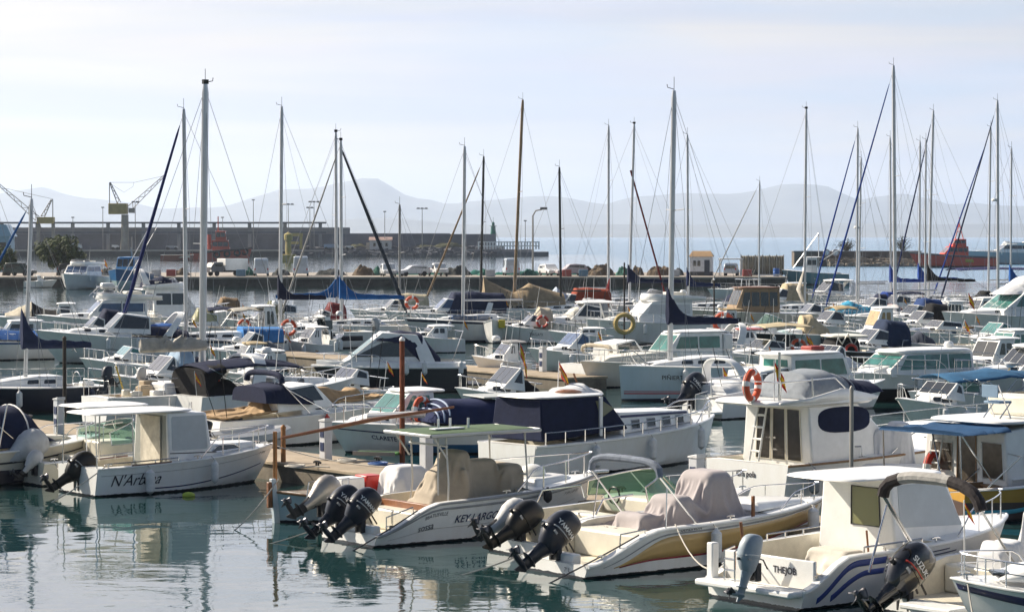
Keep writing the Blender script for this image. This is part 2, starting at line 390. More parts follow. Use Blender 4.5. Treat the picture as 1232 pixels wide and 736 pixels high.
    def T(s, x, z=None):                 # station of a deck-level x
        a, b = 0.0, 1.0
        for _ in range(30):
            m = (a+b)/2
            if s.X(m, s.zs(m)) < x: a = m
            else: b = m
        return (a+b)/2
    def D(s, x, y=0.0): return (x, y, s.zs(s.T(x)))
    def xat(s, px, z=1.0, y=0.0):        # the local x that is seen in column px
        a, b = -s.L*2, s.L*2
        for _ in range(50):
            m = (a+b)/2; q = proj(s.c + s.u*m + s.nn*y + Vector((0,0,z)))[0]
            if (q < px) == (s.u.x > 0): a = m
            else: b = m
        return (a+b)/2
    def zat(s, x, y, py):                # the height that is seen in row py above local (x, y)
        p = s.c + s.u*x + s.nn*y; a, b = -1.0, 40.0
        for _ in range(50):
            m = (a+b)/2
            if proj((p.x, p.y, m))[1] > py: a = m
            else: b = m
        return (a+b)/2
    def world(s, x, y, z): return s.c + s.u*x + s.nn*y + Vector((0, 0, z))
    # ---- surface work on the hull
    def ribbon(s, name, m, t0, t1, k0, k1, sides=(1, -1), off=0.005, n=24):
        f0 = k0 if callable(k0) else (lambda t: k0); f1 = k1 if callable(k1) else (lambda t: k1)
        for sg in sides:
            mb = MB()
            def fn(a, b):
                t = lerp(t0, t1, a); p = s.P(t, lerp(f0(t), f1(t), b), sg); return (p[0], p[1] + sg*off, p[2])
            mb.grid(fn, n, 3)
            if sg > 0: mb.f = [f[::-1] for f in mb.f]
            mb.build(name, m, s.hull, solid=0.004)
    def letter(s, body, t0, k0, size, m=None, shear=0.0, bold=0.0, side=None):
        sg = side or s.near; vs_, fs_ = text_verts(body, size, shear, bold); dr = 1 if sg < 0 else -1
        out_ = []
        for uu, vv in vs_:
            t = t0 + dr*uu/(s.L + s.rake*0.7); t = max(0.0, min(1, t)); hh = s.zs(t0) - s.zc(t0)
            p = s.P(t, k0 + vv/hh, sg); out_.append((p[0], p[1] + sg*0.012, p[2]))
        mb = MB(); mb.add(out_, fs_); mb.build('lettering', m or ink, s.hull)
    def letter_stern(s, body, y0, z0, size, m=None, shear=0.0, bold=0.0):
        vs_, fs_ = text_verts(body, size, shear, bold)
        mb = MB(); mb.add([(s.X(0, z0+v) - 0.016, y0 - u_, z0 + v) for u_, v in vs_], fs_); mb.build('lettering', m or ink, s.hull)
    # ---- fittings
    def pulpit(s, t0=0.5, h=0.5, ins=0.08, r=0.014, step=0.1, mid=False, t1=0.985, m=None):
        mb = MB(); k = 12; ts = [lerp(t0, t1, i/k) for i in range(k+1)]
        def q(t, sg, hh):
            p = s.P(t, 1, sg); ww = max(abs(p[1]) - ins, 0.05); return (p[0] - (0.1 if t > 0.95 else 0), sg*ww, p[2] + hh)
        a = [q(ts[0], 1, 0)] + [q(t, 1, h*sm(-0.02, 0.10, t - t0)) for t in ts]; b = [q(ts[0], -1, 0)] + [q(t, -1, h*sm(-0.02, 0.10, t - t0)) for t in ts]
        mb.tube(a + b[::-1], r, 6)
        if mid: mb.tube([(x, y, z - h*0.45) for x, y, z in a[3:]] + [(x, y, z - h*0.45) for x, y, z in b[3:][::-1]], r*0.7, 5)
        t = t0 + 0.12
        while t < t1:
            for sg in (1, -1): mb.tube([q(t, sg, 0), q(t, sg, h)], r*0.9, 5)
            t += step
        return mb.build('bow_rail', m or steel, s.root)
    def siderail(s, t0, t1, h, ins=0.06, r=0.014, n=5, name='side_rail', mid=True, stern=False):
        for sg in (1, -1):
            mb = MB(); ts = [lerp(t0, t1, i/n) for i in range(n+1)]
            def q(t, hh): p = s.P(t, 1, sg); return (p[0], sg*(abs(p[1]) - ins), p[2] + hh)
            mb.tube([q(t, h) for t in ts], r, 5)
            if mid: mb.tube([q(t, h*0.5) for t in ts], r*0.6, 5)
            for t in ts: mb.tube([q(t, 0), q(t, h)], r, 5)
            mb.build(name, steel, s.root)
    def box(s, name, m, x0, x1, y0, y1, z0, z1, bevel=0.03, parent=None):
        return MB().box(x0, x1, y0, y1, z0, z1).build(name, m, parent or s.root, bevel=bevel)
    def tubes(s, name, m, paths, r=0.016, n=6, parent=None):
        if name in ('roof_post','top_post','grab_rail','rail_loop','awning_pole','oar','fishing_rod','antenna','outrigger','canopy_strap','funnel','flagstaff','mast_pole'):
            for p in paths: o = MB().tube(p, r, n).build(name, m, parent or s.root)
            return o
        mb = MB()
        for p in paths: mb.tube(p, r, n)
        return mb.build(name, m, parent or s.root)
    def bimini(s, x0, x1, hw, z, m, arch=0.18, name='bimini', legs=None, sag=0.05, drop=0.12, zb=None):
        mb = MB()
        def fn(a, b):
            y = (2*b - 1); x = lerp(x0, x1, a); zz = z - arch*y*y - sag*math.sin(math.pi*((a*2) % 1)) - drop*(abs(2*a-1)**4)
            zz += 0.02*noise.noise(Vector((x*2.3, y*2, z)))
            return (x, y*hw, zz)
        mb.grid(fn, 14, 12); o = mb.build(name, m, s.root, solid=0.018)
        fr = MB()
        for xx, xf in (legs or [(x0 + 0.06, (x0+x1)/2), ((x0+x1)/2, (x0+x1)/2), (x1 - 0.06, (x0+x1)/2)]):
            for sg in (1, -1):
                d = s.D(xf); yy = min(s.w(s.T(xf)) - 0.08, hw + 0.05)
                fr.tube([(xf, sg*yy, zb if zb is not None else d[2]), (xx, sg*hw*0.985, z - arch - 0.02)], 0.014, 5)
        fr.build('bimini_frame', steel, o)
        return o
    def hoop(s, name, m, x0, zb, x1, zt, hw, r, hwt=None, n=10, legs=True, lx=None, legm=None, a0=0.0):
        """a folded canvas roll carried on a slanting hoop"""
        hwt = hwt or hw*0.85; pts = []
        for i in range(n+1):
            a = math.pi*(0.5*a0 + (1 - a0)*i/n) if a0 else math.pi*i/n
            c_, s_ = math.cos(a), math.sin(a)
            pts.append((x1 - 0.0*(1 - s_), hwt*math.copysign(abs(c_)**0.55, c_), zt - 0.30*(1 - s_**0.6)))
        o = MB().tube(pts, [r*(0.9 + 0.18*noise.noise(Vector((i*0.9, zt, r*9)))) for i in range(n+1)], 9).build(name, m, s.root)
        if legs:
            for sg in (1, -1):
                mb = MB(); e = pts[0] if sg > 0 else pts[-1]
                mb.tube([(x0, sg*hw, zb), e], 0.018, 6)
                mb.tube([(lx if lx is not None else x0 + 0.5, sg*hw, zb), (lerp(x0, e[0], 0.8), e[1], lerp(zb, e[2], 0.8))], 0.014, 6)
                mb.build('bimini_frame', legm or steel, o)
        return o
    def tent(s, name, m, secs, nx=18, amp=0.025, sq=0.45, parent='root', fr=2.2, seed=0.0, folds=1.0):
        """canvas over hoops: sections (x, half width below, half width above, z below, z above); folds hang down the sides"""
        rings = []; k = 40; nx = max(nx*2, 40)
        for i in range(nx+1):
            f = i/nx*(len(secs)-1); a = min(int(f), len(secs)-2); q = f - a
            v = [lerp(p0, p1, q) for p0, p1 in zip(secs[a], secs[a+1])]
            x, wb, wt, zb, zt = v; ring = []
            zt -= amp*0.9*math.sin(math.pi*q)                       # sags between its supports
            for j in range(k+1):
                th = math.pi*j/k; c_, s_ = math.cos(th), math.sin(th)
                cy = math.copysign(abs(c_)**sq, c_); sz = abs(s_)**(sq*1.3)
                side = abs(c_)**0.5; y = lerp(wb, wt, sz)*cy; z = lerp(zb, zt, sz)
                wr = noise.noise(Vector((x*0.9, z*0.8, seed))); ph = x*2.6*fr + z*(1.1 + wr) + 2.2*wr + seed + (3 if c_ > 0 else 0)
                fold = (1 - abs(math.sin(ph)))**2.2; fold2 = (1 - abs(math.sin(ph*2.3 + 1.7*z + 4*wr)))**2.5     # creased ridges running down the cloth
                fade = min(1.0, 1.4*(1 - sz) + 0.35)
                tp = (1 - abs(math.sin(x*1.7*fr + y*2.4*(1 + wr) + seed*2)))**2.5
                d = amp*(0.4*noise.noise(Vector((x*fr*0.6, y*1.4, seed + z))) + folds*(1.5*fold*fade + 0.7*fold2*fade - 0.55)*(0.35 + 0.65*side) + 0.9*folds*tp*(1 - side)*0.8)
                ring.append((x + d*0.25, y + d*1.1*c_, z + d*(0.1 + 0.8*s_)))
            rings.append(ring)
        mb = MB(); mb.loft(rings, caps=True, closed=True)
        return mb.build(name, m, s.root if parent == 'root' else parent, smooth=60)
    def drape(s, name, m, x0, x1, hw, zh, boxes, nx=56, ny=40, slack=1.07, seed=1, steps=170, hwf=None, pin=True):
        """a loose sheet let fall over what stands below: boxes (x, y, half length, half width, top, rounding)"""
        rs = np.random.RandomState(seed); U, V = np.meshgrid(np.linspace(0, 1, nx), np.linspace(-1, 1, ny), indexing='ij')
        X = x0 + (x1-x0)*U; HW = hw + ((hwf if hwf is not None else hw) - hw)*U; Y = V*HW
        zhs = np.full_like(X, zh) if not callable(zh) else np.vectorize(zh)(X)
        ob = np.full_like(X, -9.0)
        for (cx, cy, hx, hy, zt, r) in boxes: ob = np.where((abs(X-cx) <= hx) & (abs(Y-cy) <= hy), np.maximum(ob, zt), ob)
        Z = np.maximum(zhs, ob)
        for _ in range(600):
            Zn = Z.copy(); Zn[1:-1,1:-1] = .25*(Z[2:,1:-1]+Z[:-2,1:-1]+Z[1:-1,2:]+Z[1:-1,:-2]); Z = np.maximum(Zn, ob); Z[0,:] = zhs[0,:]; Z[-1,:] = zhs[-1,:]; Z[:,0] = zhs[:,0]; Z[:,-1] = zhs[:,-1]
        P = np.stack([X, Y, Z], -1); id_ = np.arange(nx*ny).reshape(nx, ny); sets = []
        def add(a, b_, k):
            a, b_ = a.ravel(), b_.ravel(); L_ = np.linalg.norm(P.reshape(-1,3)[a]-P.reshape(-1,3)[b_], axis=1)*slack; sets.append((a, b_, L_, k))
        for o_ in (0, 1):
            add(id_[o_:-1:2,:], id_[o_+1::2,:][:len(id_[o_:-1:2,:])], .5); add(id_[:,o_:-1:2], id_[:,o_+1::2][:,:id_[:,o_:-1:2].shape[1]], .5)
            add(id_[o_:-1:2,:-1], id_[o_+1::2,1:][:len(id_[o_:-1:2])], .22); add(id_[o_:-1:2,1:], id_[o_+1::2,:-1][:len(id_[o_:-1:2])], .22)
        add(id_[:-2,:], id_[2:,:], .02); add(id_[:,:-2], id_[:,2:], .02)
        Q = P.reshape(-1,3).copy(); Q += rs.normal(0, .02, Q.shape); Q[:,2] += .03; prev = Q.copy(); edge = np.zeros((nx,ny), bool); edge[0,:] = edge[-1,:] = edge[:,0] = edge[:,-1] = True; edge = edge.ravel(); hem = P.reshape(-1,3)[edge] + rs.normal(0, .012, (edge.sum(), 3))
        zh_f = zhs.ravel()
        for st in range(steps):
            vel = (Q - prev)*.93; prev = Q.copy(); Q = Q + vel; Q[:,2] -= .0022
            for it in range(9):
                for a, b_, L_, k in sets:
                    d = Q[b_]-Q[a]; l_ = np.linalg.norm(d, axis=1)+1e-9; c = (k*(l_-L_)/l_)[:,None]*d
                    if k == .5 or k == .22: Q[a] += c; Q[b_] -= c
                    else: np.add.at(Q, a, c); np.add.at(Q, b_, -c)
                if pin: Q[edge] = hem
            for (cx, cy, hx, hy, zt, r) in boxes:
                cz = zt - 2.0; q = np.abs(Q - np.array([cx, cy, cz])) - np.array([hx-r, hy-r, 2.0-r]); sg = np.sign(Q - np.array([cx, cy, cz])); qm = np.maximum(q, 0); dd = np.linalg.norm(qm, axis=1) - r
                hit = (dd < .012) & (qm.sum(1) > 0)
                if hit.any(): n_ = qm[hit]*sg[hit]; n_ /= np.linalg.norm(n_, axis=1)[:,None]+1e-9; Q[hit] += n_*(.012-dd[hit])[:,None]; prev[hit] = Q[hit] - (Q[hit]-prev[hit])*.35
                ins = (qm.sum(1) == 0)
                if ins.any(): Q[ins,2] = np.maximum(Q[ins,2], zt+.012)
            Q[:,2] = np.maximum(Q[:,2], zh_f - .10)
        mb = MB(); mb.v = [tuple(p) for p in Q]; mb.f = [[int(id_[i,j]), int(id_[i+1,j]), int(id_[i+1,j+1]), int(id_[i,j+1])] for i in range(nx-1) for j in range(ny-1)]; mb.mi = [0]*len(mb.f)
        o = mb.build(name, m, s.root, smooth=180, solid=.012); q = o.modifiers.new('smooth', 'SUBSURF'); q.levels = q.render_levels = 1
        return o
    def windscreen(s, x0, x1, hw0, hw1, h, lean, m=None, z=None, name='windscreen', n=12, fr=0.018, ex=2.4):
        """wrap-round glass: sides from x0 forward to a curved front at x1"""
        bot, top = [], []
        for i in range(n+1):
            a = math.pi*i/n - math.pi/2; sx, sy = math.cos(a), math.sin(a)
            fx = abs(sx)**(2/ex); fy = math.copysign(abs(sy)**(2/ex), sy)
            x = lerp(x0, x1, fx); y = lerp(hw0, hw1, fx)*fy
            zz = (z if z is not None else s.D(min(x, s.L/2))[2] + 0.05)
            bot.append((x, y, zz)); top.append((x - lean*fx - 0.02, y*0.93, zz + h*(0.55 + 0.45*fx)))
        mb = MB(); mb.loft([bot, top], caps=False, closed=False); g = mb.build(name, m or clear_g, s.root)
        f = MB(); f.tube(top, fr, 6); f.tube(bot, fr*0.7, 5)
        for i in (0, n//4, n//2, n - n//4, n): f.tube([bot[i], top[i]], fr*0.8, 5)
        f.build('windscreen_frame', steel, g)
        return g
    def flag(s, x, y, z0, h, size=0.5, lean=0.25, limp=0.66, cols=None, parent=None, dx=None):
        d = dx if dx is not None else -lean
        st = MB().tube([(x, y, z0), (x + d*h, y, z0 + h)], 0.013, 6).build('flagstaff', gel, parent or s.root)
        mb = MB(); n = 8; hs = size*0.62; tx, tz = x + d*h, z0 + h - 0.02; hh = R(s.h*57.29578)
        ex = Vector((math.cos(-s.h), math.sin(-s.h), 0))       # towards +X of the place
        bands = [(0, 0.25, 0), (0.25, 0.75, 1), (0.75, 1, 0)]
        for b0, b1, mi in bands:
            mb.cur = mi
            def fn(a, b, b0=b0, b1=b1):
                q = lerp(b0, b1, b); drop = a*size*limp*0.8
                o = ex*(a*size*(1 - limp)*0.9 + 0.07*q) ; wv = 0.05*math.sin(a*7 + q*2.5)*a + 0.03*math.sin(q*6 + a*3)
                return (tx + o.x - ex.y*wv, y + o.y + ex.x*wv, tz - q*hs*(1 - 0.25*a) - drop)
            mb.grid(fn, n, 3)
        mb.build('flag', cols or [fl_r, fl_y], st, solid=0.006)
        return st
    def motor(s, y=0.0, tilt=50, size=1.0, cowl=None, accent=None, z=None, x=None, text=None, cover=None, steer=0):
        """outboard on a bracket at the transom"""
        z = z if z is not None else s.zs(0.02) + 0.05; x = x if x is not None else -s.L/2 - 0.10; k = size
        br = MB()
        for sg in (-1, 1): br.box(x + 0.02, x + 0.14, y + sg*0.12*k - 0.03, y + sg*0.12*k + 0.03, z - 0.42*k, z + 0.10*k)
        br.box(x + 0.06, x + 0.12, y - 0.15*k, y + 0.15*k, z - 0.3*k, z - 0.05*k); br.tube([(x, y - 0.17*k, z + 0.05), (x, y + 0.17*k, z + 0.05)], 0.035*k, 8)
        br.build('outboard_bracket', rubber, s.root, bevel=0.008)
        cm = cowl or blackp
        def ring(zz, cx, ax, ay, n=20, e=2.6):
            o = []
            for j in range(n):
                a = 2*math.pi*j/n; c_, s_ = math.cos(a), math.sin(a)
                o.append(((cx + ax*math.copysign(abs(c_)**(2/e), c_))*k, ay*math.copysign(abs(s_)**(2/e), s_)*k, zz*k))
            return o
        if not cover:
            hs = MB()
            for q in (-.05, .05): hs.tube([(x + .62*k, y + q*2 + .1, z - .12*k), (x + .40*k, y + q*1.5 + .04, z + .16*k), (x + .16*k, y + q, z + .24*k), (x - .02, y + q, z + .20*k)], .022*k, 6)
            hs.build('control_hose', rubber, s.root)
        if cover:
            rg = []
            for i, (zz, cx, ax, ay) in enumerate([(-0.45,-.2,.14,.11), (-0.2,-.18,.17,.15),(0.08,-.17,.28,.22),(0.25,-.16,.36,.27),(0.45,-.15,.38,.28),(0.65,-.14,.34,.26),(0.78,-.12,.24,.19),(0.84,-.1,.1,.08)]):
                r_ = ring(zz, cx, ax, ay, 24, 2.2); rg.append([(p[0]*(1 + .07*noise.noise(Vector((j*.8, i, 3)))), p[1]*(1 + .10*noise.noise(Vector((j*.8, i, 9)))), p[2]) for j, p in enumerate(r_)])
            mb = MB().loft(rg); o = mb.build('outboard', cover, s.root, loc=(x, y, z), rot=(0, R(tilt), R(steer)), smooth=60)
        else:
            mb = MB().loft([ring(-.16,-.15,.20,.14), ring(-.10,-.16,.25,.18), ring(.13,-.19,.335,.225), ring(.24,-.19,.36,.24), ring(.245,-.19,.352,.232), ring(.26,-.19,.352,.232), ring(.265,-.19,.365,.245), ring(.42,-.185,.375,.255), ring(.62,-.165,.36,.245), ring(.78,-.13,.32,.22), ring(.87,-.10,.26,.175), ring(.915,-.08,.18,.12), ring(.93,-.07,.07,.05)])
            o = mb.build('outboard', cm, s.root, loc=(x, y, z), rot=(0, R(tilt), R(steer)), smooth=28)
            if accent:
                mb = MB()
                for sg in (1, -1):
                    mb.loft([[(-.50*k, sg*.19*k, .30*k), (-.50*k, sg*.19*k, .27*k)], [(-.40*k, sg*.236*k, .33*k), (-.40*k, sg*.236*k, .30*k)], [(-.2*k, sg*.254*k, .345*k), (-.2*k, sg*.254*k, .32*k)], [(.02*k, sg*.243*k, .345*k), (.02*k, sg*.243*k, .325*k)]], caps=False, closed=False)
                mb.build('cowl_stripe', accent, o, solid=0.006)
            if text:
                vs_, fs_ = text_verts(text, 0.15*k, 0.0, 0.003); wd = max(v[0] for v in vs_)
                for sg in (1, -1):
                    pts = []
                    for uu, vv in vs_:
                        xx = (-.175 + (-sg)*(uu - wd/2)/k*(1)); zz = .40 + vv/k
                        nrm = max(0.0, 1 - abs((xx + .175)/.37)**2.6)**(1/2.6)
                        pts.append((xx*k, sg*(.254*nrm + 0.010)*k, zz*k))
                    MB().add(pts, fs_).build('lettering', inkw, o)
        if not cover:
            for sg in (1, -1): MB().box(-.42*k, -.30*k, sg*.232*k - .012, sg*.232*k + .012, .16*k, .215*k).build('cowl_latch', greyr, o, bevel=.004)
            MB().box(-.62*k, -.54*k, -.035*k, .035*k, .12*k, .20*k).build('tilt_grip', rubber, o, bevel=.01)
        sec = lambda zz, cx, ax, ay: [(cx*k + ax*k*math.cos(2*math.pi*j/12), ay*k*math.sin(2*math.pi*j/12), zz*k) for j in range(12)]
        mb = MB().loft([sec(-.10,-.15,.22,.15), sec(-.22,-.17,.20,.13), sec(-.34,-.20,.17,.10), sec(-.52,-.22,.15,.065), sec(-.66,-.24,.16,.05)])
        mb.build('midsection', cm if not cover else rubber, o)
        mb = MB().loft([sec(-.60,-.26,.20,.10), sec(-.625,-.27,.24,.11), sec(-.64,-.27,.22,.09)]); mb.lathe([(.015,.12),(.05,.06),(.07,-.05),(.072,-.28),(.055,-.42)], (-.25*k + 0, 0, -.84*k), 'x', 10) if k == 1 else mb.lathe([(.015*k,.12*k),(.05*k,.06*k),(.07*k,-.05*k),(.072*k,-.28*k),(.055*k,-.42*k)], (-.25*k, 0, -.84*k), 'x', 10)
        mb.loft([sec(-.64,-.24,.15,.04), sec(-.80,-.27,.14,.035)]); mb.prism([(-.10*k,-.86*k),(-.36*k,-.86*k),(-.40*k,-1.06*k),(-.34*k,-1.06*k)], -.012, .012)
        mb.build('gearcase', cm if not cover else rubber, o)
        mb = MB(); mb.lathe([(.05*k,.0),(.055*k,-.12*k),(.02*k,-.16*k)], (-.67*k, 0, -.84*k), 'x', 8)
        for q in range(3):
            a = 2*math.pi*q/3 + .4
            def bl(u_, v_, a=a):
                r_ = (.04 + .145*u_)*k; th = a + (v_-.5)*(1.25 - .5*abs(u_-.55)); return (-.72*k + (v_-.5)*.13*k, r_*math.cos(th), -.84*k + r_*math.sin(th))
            mb.grid(bl, 4, 4)
        mb.build('propeller', mat('propeller_metal', (.10,.10,.11), .35, .7), o, solid=0.012)
        return o
    def cleats(s, ts=(.06, .5, .93)):
        for t in ts:
            for sg in (1, -1):
                p = s.P(t, 1, sg); yy = sg*max(abs(p[1]) - .09, .02); z = p[2] + .02
                MB().tube([(p[0]-.11, yy, z+.055), (p[0]-.05, yy, z+.07), (p[0]+.05, yy, z+.07), (p[0]+.11, yy, z+.055)], .016, 6).tube([(p[0], yy, z-.02), (p[0], yy, z+.06)], .02, 6).build('cleat', steel, s.root)
    def radar(s, x, y, z, r=0.25):
        return MB().lathe([(r*.8,0),(r,.04),(r,.14),(r*.7,.22),(r*.1,.24)], (x, y, z), 'z', 16).build('radar_dome', gel, s.root)
    def antenna(s, x, y, z, h, lean=0.0):
        return MB().tube([(x, y, z), (x - lean, y, z + h)], [0.016, 0.007], 5).build('antenna', gel, s.root)

class Cab:
    """a house with a side outline (x, z), tapering upwards and towards the bow"""
    def __init__(s, boat, prof, wb, wt, wf=1.0, m=None, name='cabin', bevel=0.05):
        s.b = boat; s.prof = prof; xs = [p[0] for p in prof]; zs = [p[1] for p in prof]
        s.x0, s.x1, s.z0, s.z1 = min(xs), max(xs), min(zs), max(zs); s.wb, s.wt, s.wf = wb, wt, wf
        mb = MB(); mb.loft([[(x, -s.w(x, z), z) for x, z in prof], [(x, s.w(x, z), z) for x, z in prof]])
        s.o = mb.build(name, m or gel, boat.root, bevel=bevel)
    def w(s, x, z): return lerp(s.wb, s.wt, (z - s.z0)/max(1e-6, s.z1 - s.z0))*lerp(1, s.wf, (x - s.x0)/(s.x1 - s.x0))
    def window(s, poly, m, name='window', frame=None, off=0.012, sides=(1, -1), rnd=0):
        if rnd: poly = round_poly(poly, rnd)
        for sg in sides:
            mb = MB(); a = [(x, sg*(s.w(x, z) - 0.02), z) for x, z in poly]; b = [(x, sg*(s.w(x, z) + off), z) for x, z in poly]
            mb.loft([a, b]); o = mb.build(name, m, s.o, bevel=0.004)
            if frame: MB().tube([(x, sg*(s.w(x, z) + off), z) for x, z in poly], 0.016, 5, closed=True).build('window_frame', frame, o)
    def front(s, i, m, panes=1, name='windscreen', ins=0.08, gap=0.05, off=0.012, lo=0.1, hi=0.92, frame=None, yr=None):
        """panes on the slope between outline points i and i+1"""
        (xa, za), (xb, zb) = s.prof[i], s.prof[(i+1) % len(s.prof)]
        nx, nz = (zb - za), -(xb - xa); l = math.hypot(nx, nz) or 1; nx, nz = nx/l, nz/l
        if nx*(xa - (s.x0+s.x1)/2) + nz*(za - (s.z0+s.z1)/2) < 0: nx, nz = -nx, -nz
        for p in range(panes):
            f0, f1 = -1 + ins + (2 - 2*ins)*p/panes + gap/2, -1 + ins + (2 - 2*ins)*(p+1)/panes - gap/2
            if yr: f0, f1 = yr
            q = []
            for f, g in ((f0, lo), (f1, lo), (f1, hi), (f0, hi)):
                x, z = lerp(xa, xb, g), lerp(za, zb, g); q.append((x, f*s.w(x, z), z))
            mb = MB(); mb.loft([[(x - nx*.02, y, z - nz*.02) for x, y, z in q], [(x + nx*off, y, z + nz*off) for x, y, z in q]])
            o = mb.build(name, m, s.o, bevel=0.004)
            if frame: MB().tube([(x + nx*off, y, z + nz*off) for x, y, z in q], 0.018, 5, closed=True).build('window_frame', frame, o)
    def roof(s, x0, x1, w0, w1, z, th=0.07, m=None, name='roof', camber=0.06, e=5.0, parent=None):
        return roof(s.b, x0, x1, w0, w1, z, th, m, name, camber, e, parent or s.o)
def round_poly(poly, r, k=4):
    out_ = []; n = len(poly)
    for i in range(n):
        p, a, b = Vector(poly[i]), Vector(poly[i-1]), Vector(poly[(i+1) % n])
        da, db = (a-p), (b-p); ra, rb = min(r, da.length*0.45), min(r, db.length*0.45)
        p0, p1 = p + da.normalized()*ra, p + db.normalized()*rb
        for j in range(k+1):
            t = j/k; out_.append(tuple(p0*(1-t)**2 + p*2*t*(1-t) + p1*t*t))
    return out_
def roof(b, x0, x1, w0, w1, z, th=0.07, m=None, name='roof', camber=0.06, e=5.0, parent=None, nose=0.0):
    mb = MB(); n = 36; cx, ax = (x0+x1)/2, (x1-x0)/2
    def pl(sc, zz, cc):
        o = []
        for j in range(n):
            a = 2*math.pi*j/n; c_, s_ = math.cos(a), math.sin(a)
            fx = math.copysign(abs(c_)**(2/e), c_)*sc; fy = math.copysign(abs(s_)**(2/e), s_)*sc
            ww = lerp(w0, w1, (fx+1)/2)
            o.append((cx + ax*fx, ww*fy, zz + cc*(1 - max(abs(fy), abs(fx)*0.6)**2) - nose*max(0, fx)**3))
        return o
    mb.loft([pl(0.96, z, 0), pl(1.0, z + th*0.35, 0), pl(0.99, z + th*0.75, 0), pl(0.93, z + th, camber*.2), pl(0.7, z + th, camber*0.6), pl(0.35, z + th, camber), pl(0.05, z+th, camber)])
    return mb.build(name, m or gel, parent or b.root, smooth=50)

# ------------------------------------------------------------------ things hung on the boats
def fender(b, t, label, k=0.95, L=0.55, r=0.11, m=None, side=None, group='fenders hanging on the boats', drop=0.12):
    sg = side or b.near; p = b.P(t, 1, sg); q = b.P(t, 0.35, sg)
    wp = b.world(p[0], p[1] + sg*0.02, p[2] - 0.05); y = max(abs(p[1]), abs(q[1])) + r + 0.02
    c = b.world(p[0], sg*y, p[2] - drop - L)
    e = empty('fender', c, b.h, label, 'fender', group)
    MB().lathe([(.02,-.02),(r*.55,.01),(r*.95,.06),(r,.12),(r,L-.12),(r*.95,L-.06),(r*.5,L-.01),(.03,L+.02),(.03,L+.05)], (0,0,0), 'z', 14).build('fender_body', m or fend_w, e)
    d = sg*(abs(p[1]) - y)
    MB().tube([(0, 0, L+.04), (0, d*0.7, L + drop - 0.02), (0, d - sg*0.06, L + drop + 0.03)], 0.012, 5).build('fender_line', rope_m, e)
    return e
def lifering(loc, label, r=0.3, m=None, rz=0.0, tilt=90, rx=0.0, bands=True):
    e = empty('life_ring', loc, rz, label, 'life ring', 'life rings on the boats'); t = r*0.28
    mb = MB()
    for q in range(4):
        for kind in (0, 1):
            mb.cur = kind; a0 = q*math.pi/2 + (0.0 if kind == 0 else 1.25); a1 = q*math.pi/2 + (1.25 if kind == 0 else math.pi/2)
            nn_ = 8 if kind == 0 else 3; rg = []
            for i in range(nn_+1):
                a = lerp(a0, a1, i/nn_); tt = t*(1.0 if kind == 0 else 1.05)
                rg.append([((r + tt*math.cos(2*math.pi*j/10)*0.9)*math.cos(a), tt*math.sin(2*math.pi*j/10), (r + tt*math.cos(2*math.pi*j/10)*0.9)*math.sin(a)) for j in range(10)])
            mb.loft(rg, caps=True)
    mb.build('ring_body', [m or ring_r, gel if bands else (m or ring_r)], e, rot=(rx, 0, 0))
    g = MB().tube([((r + t*1.25)*math.cos(2*math.pi*j/24), 0.0, (r + t*1.25 + 0.01*math.sin(j*3))*math.sin(2*math.pi*j/24)) for j in range(24)], 0.012, 5, closed=True); g.build('grab_line', rope_m, e, rot=(rx, 0, 0))
    return e
def mooring(name_label, a, b, sag=0.25, r=0.014, m=None):
    a, b = Vector(a), Vector(b); c = (a+b)/2; pts = []
    for i in range(11):
        t = i/10; p = a.lerp(b, t); p.z -= sag*4*t*(1-t); pts.append(p - c)
    o = MB().tube(pts, r, 5).build('mooring_line', m or rope_m, loc=c); tag(o, name_label, 'mooring line', 'mooring lines'); return o
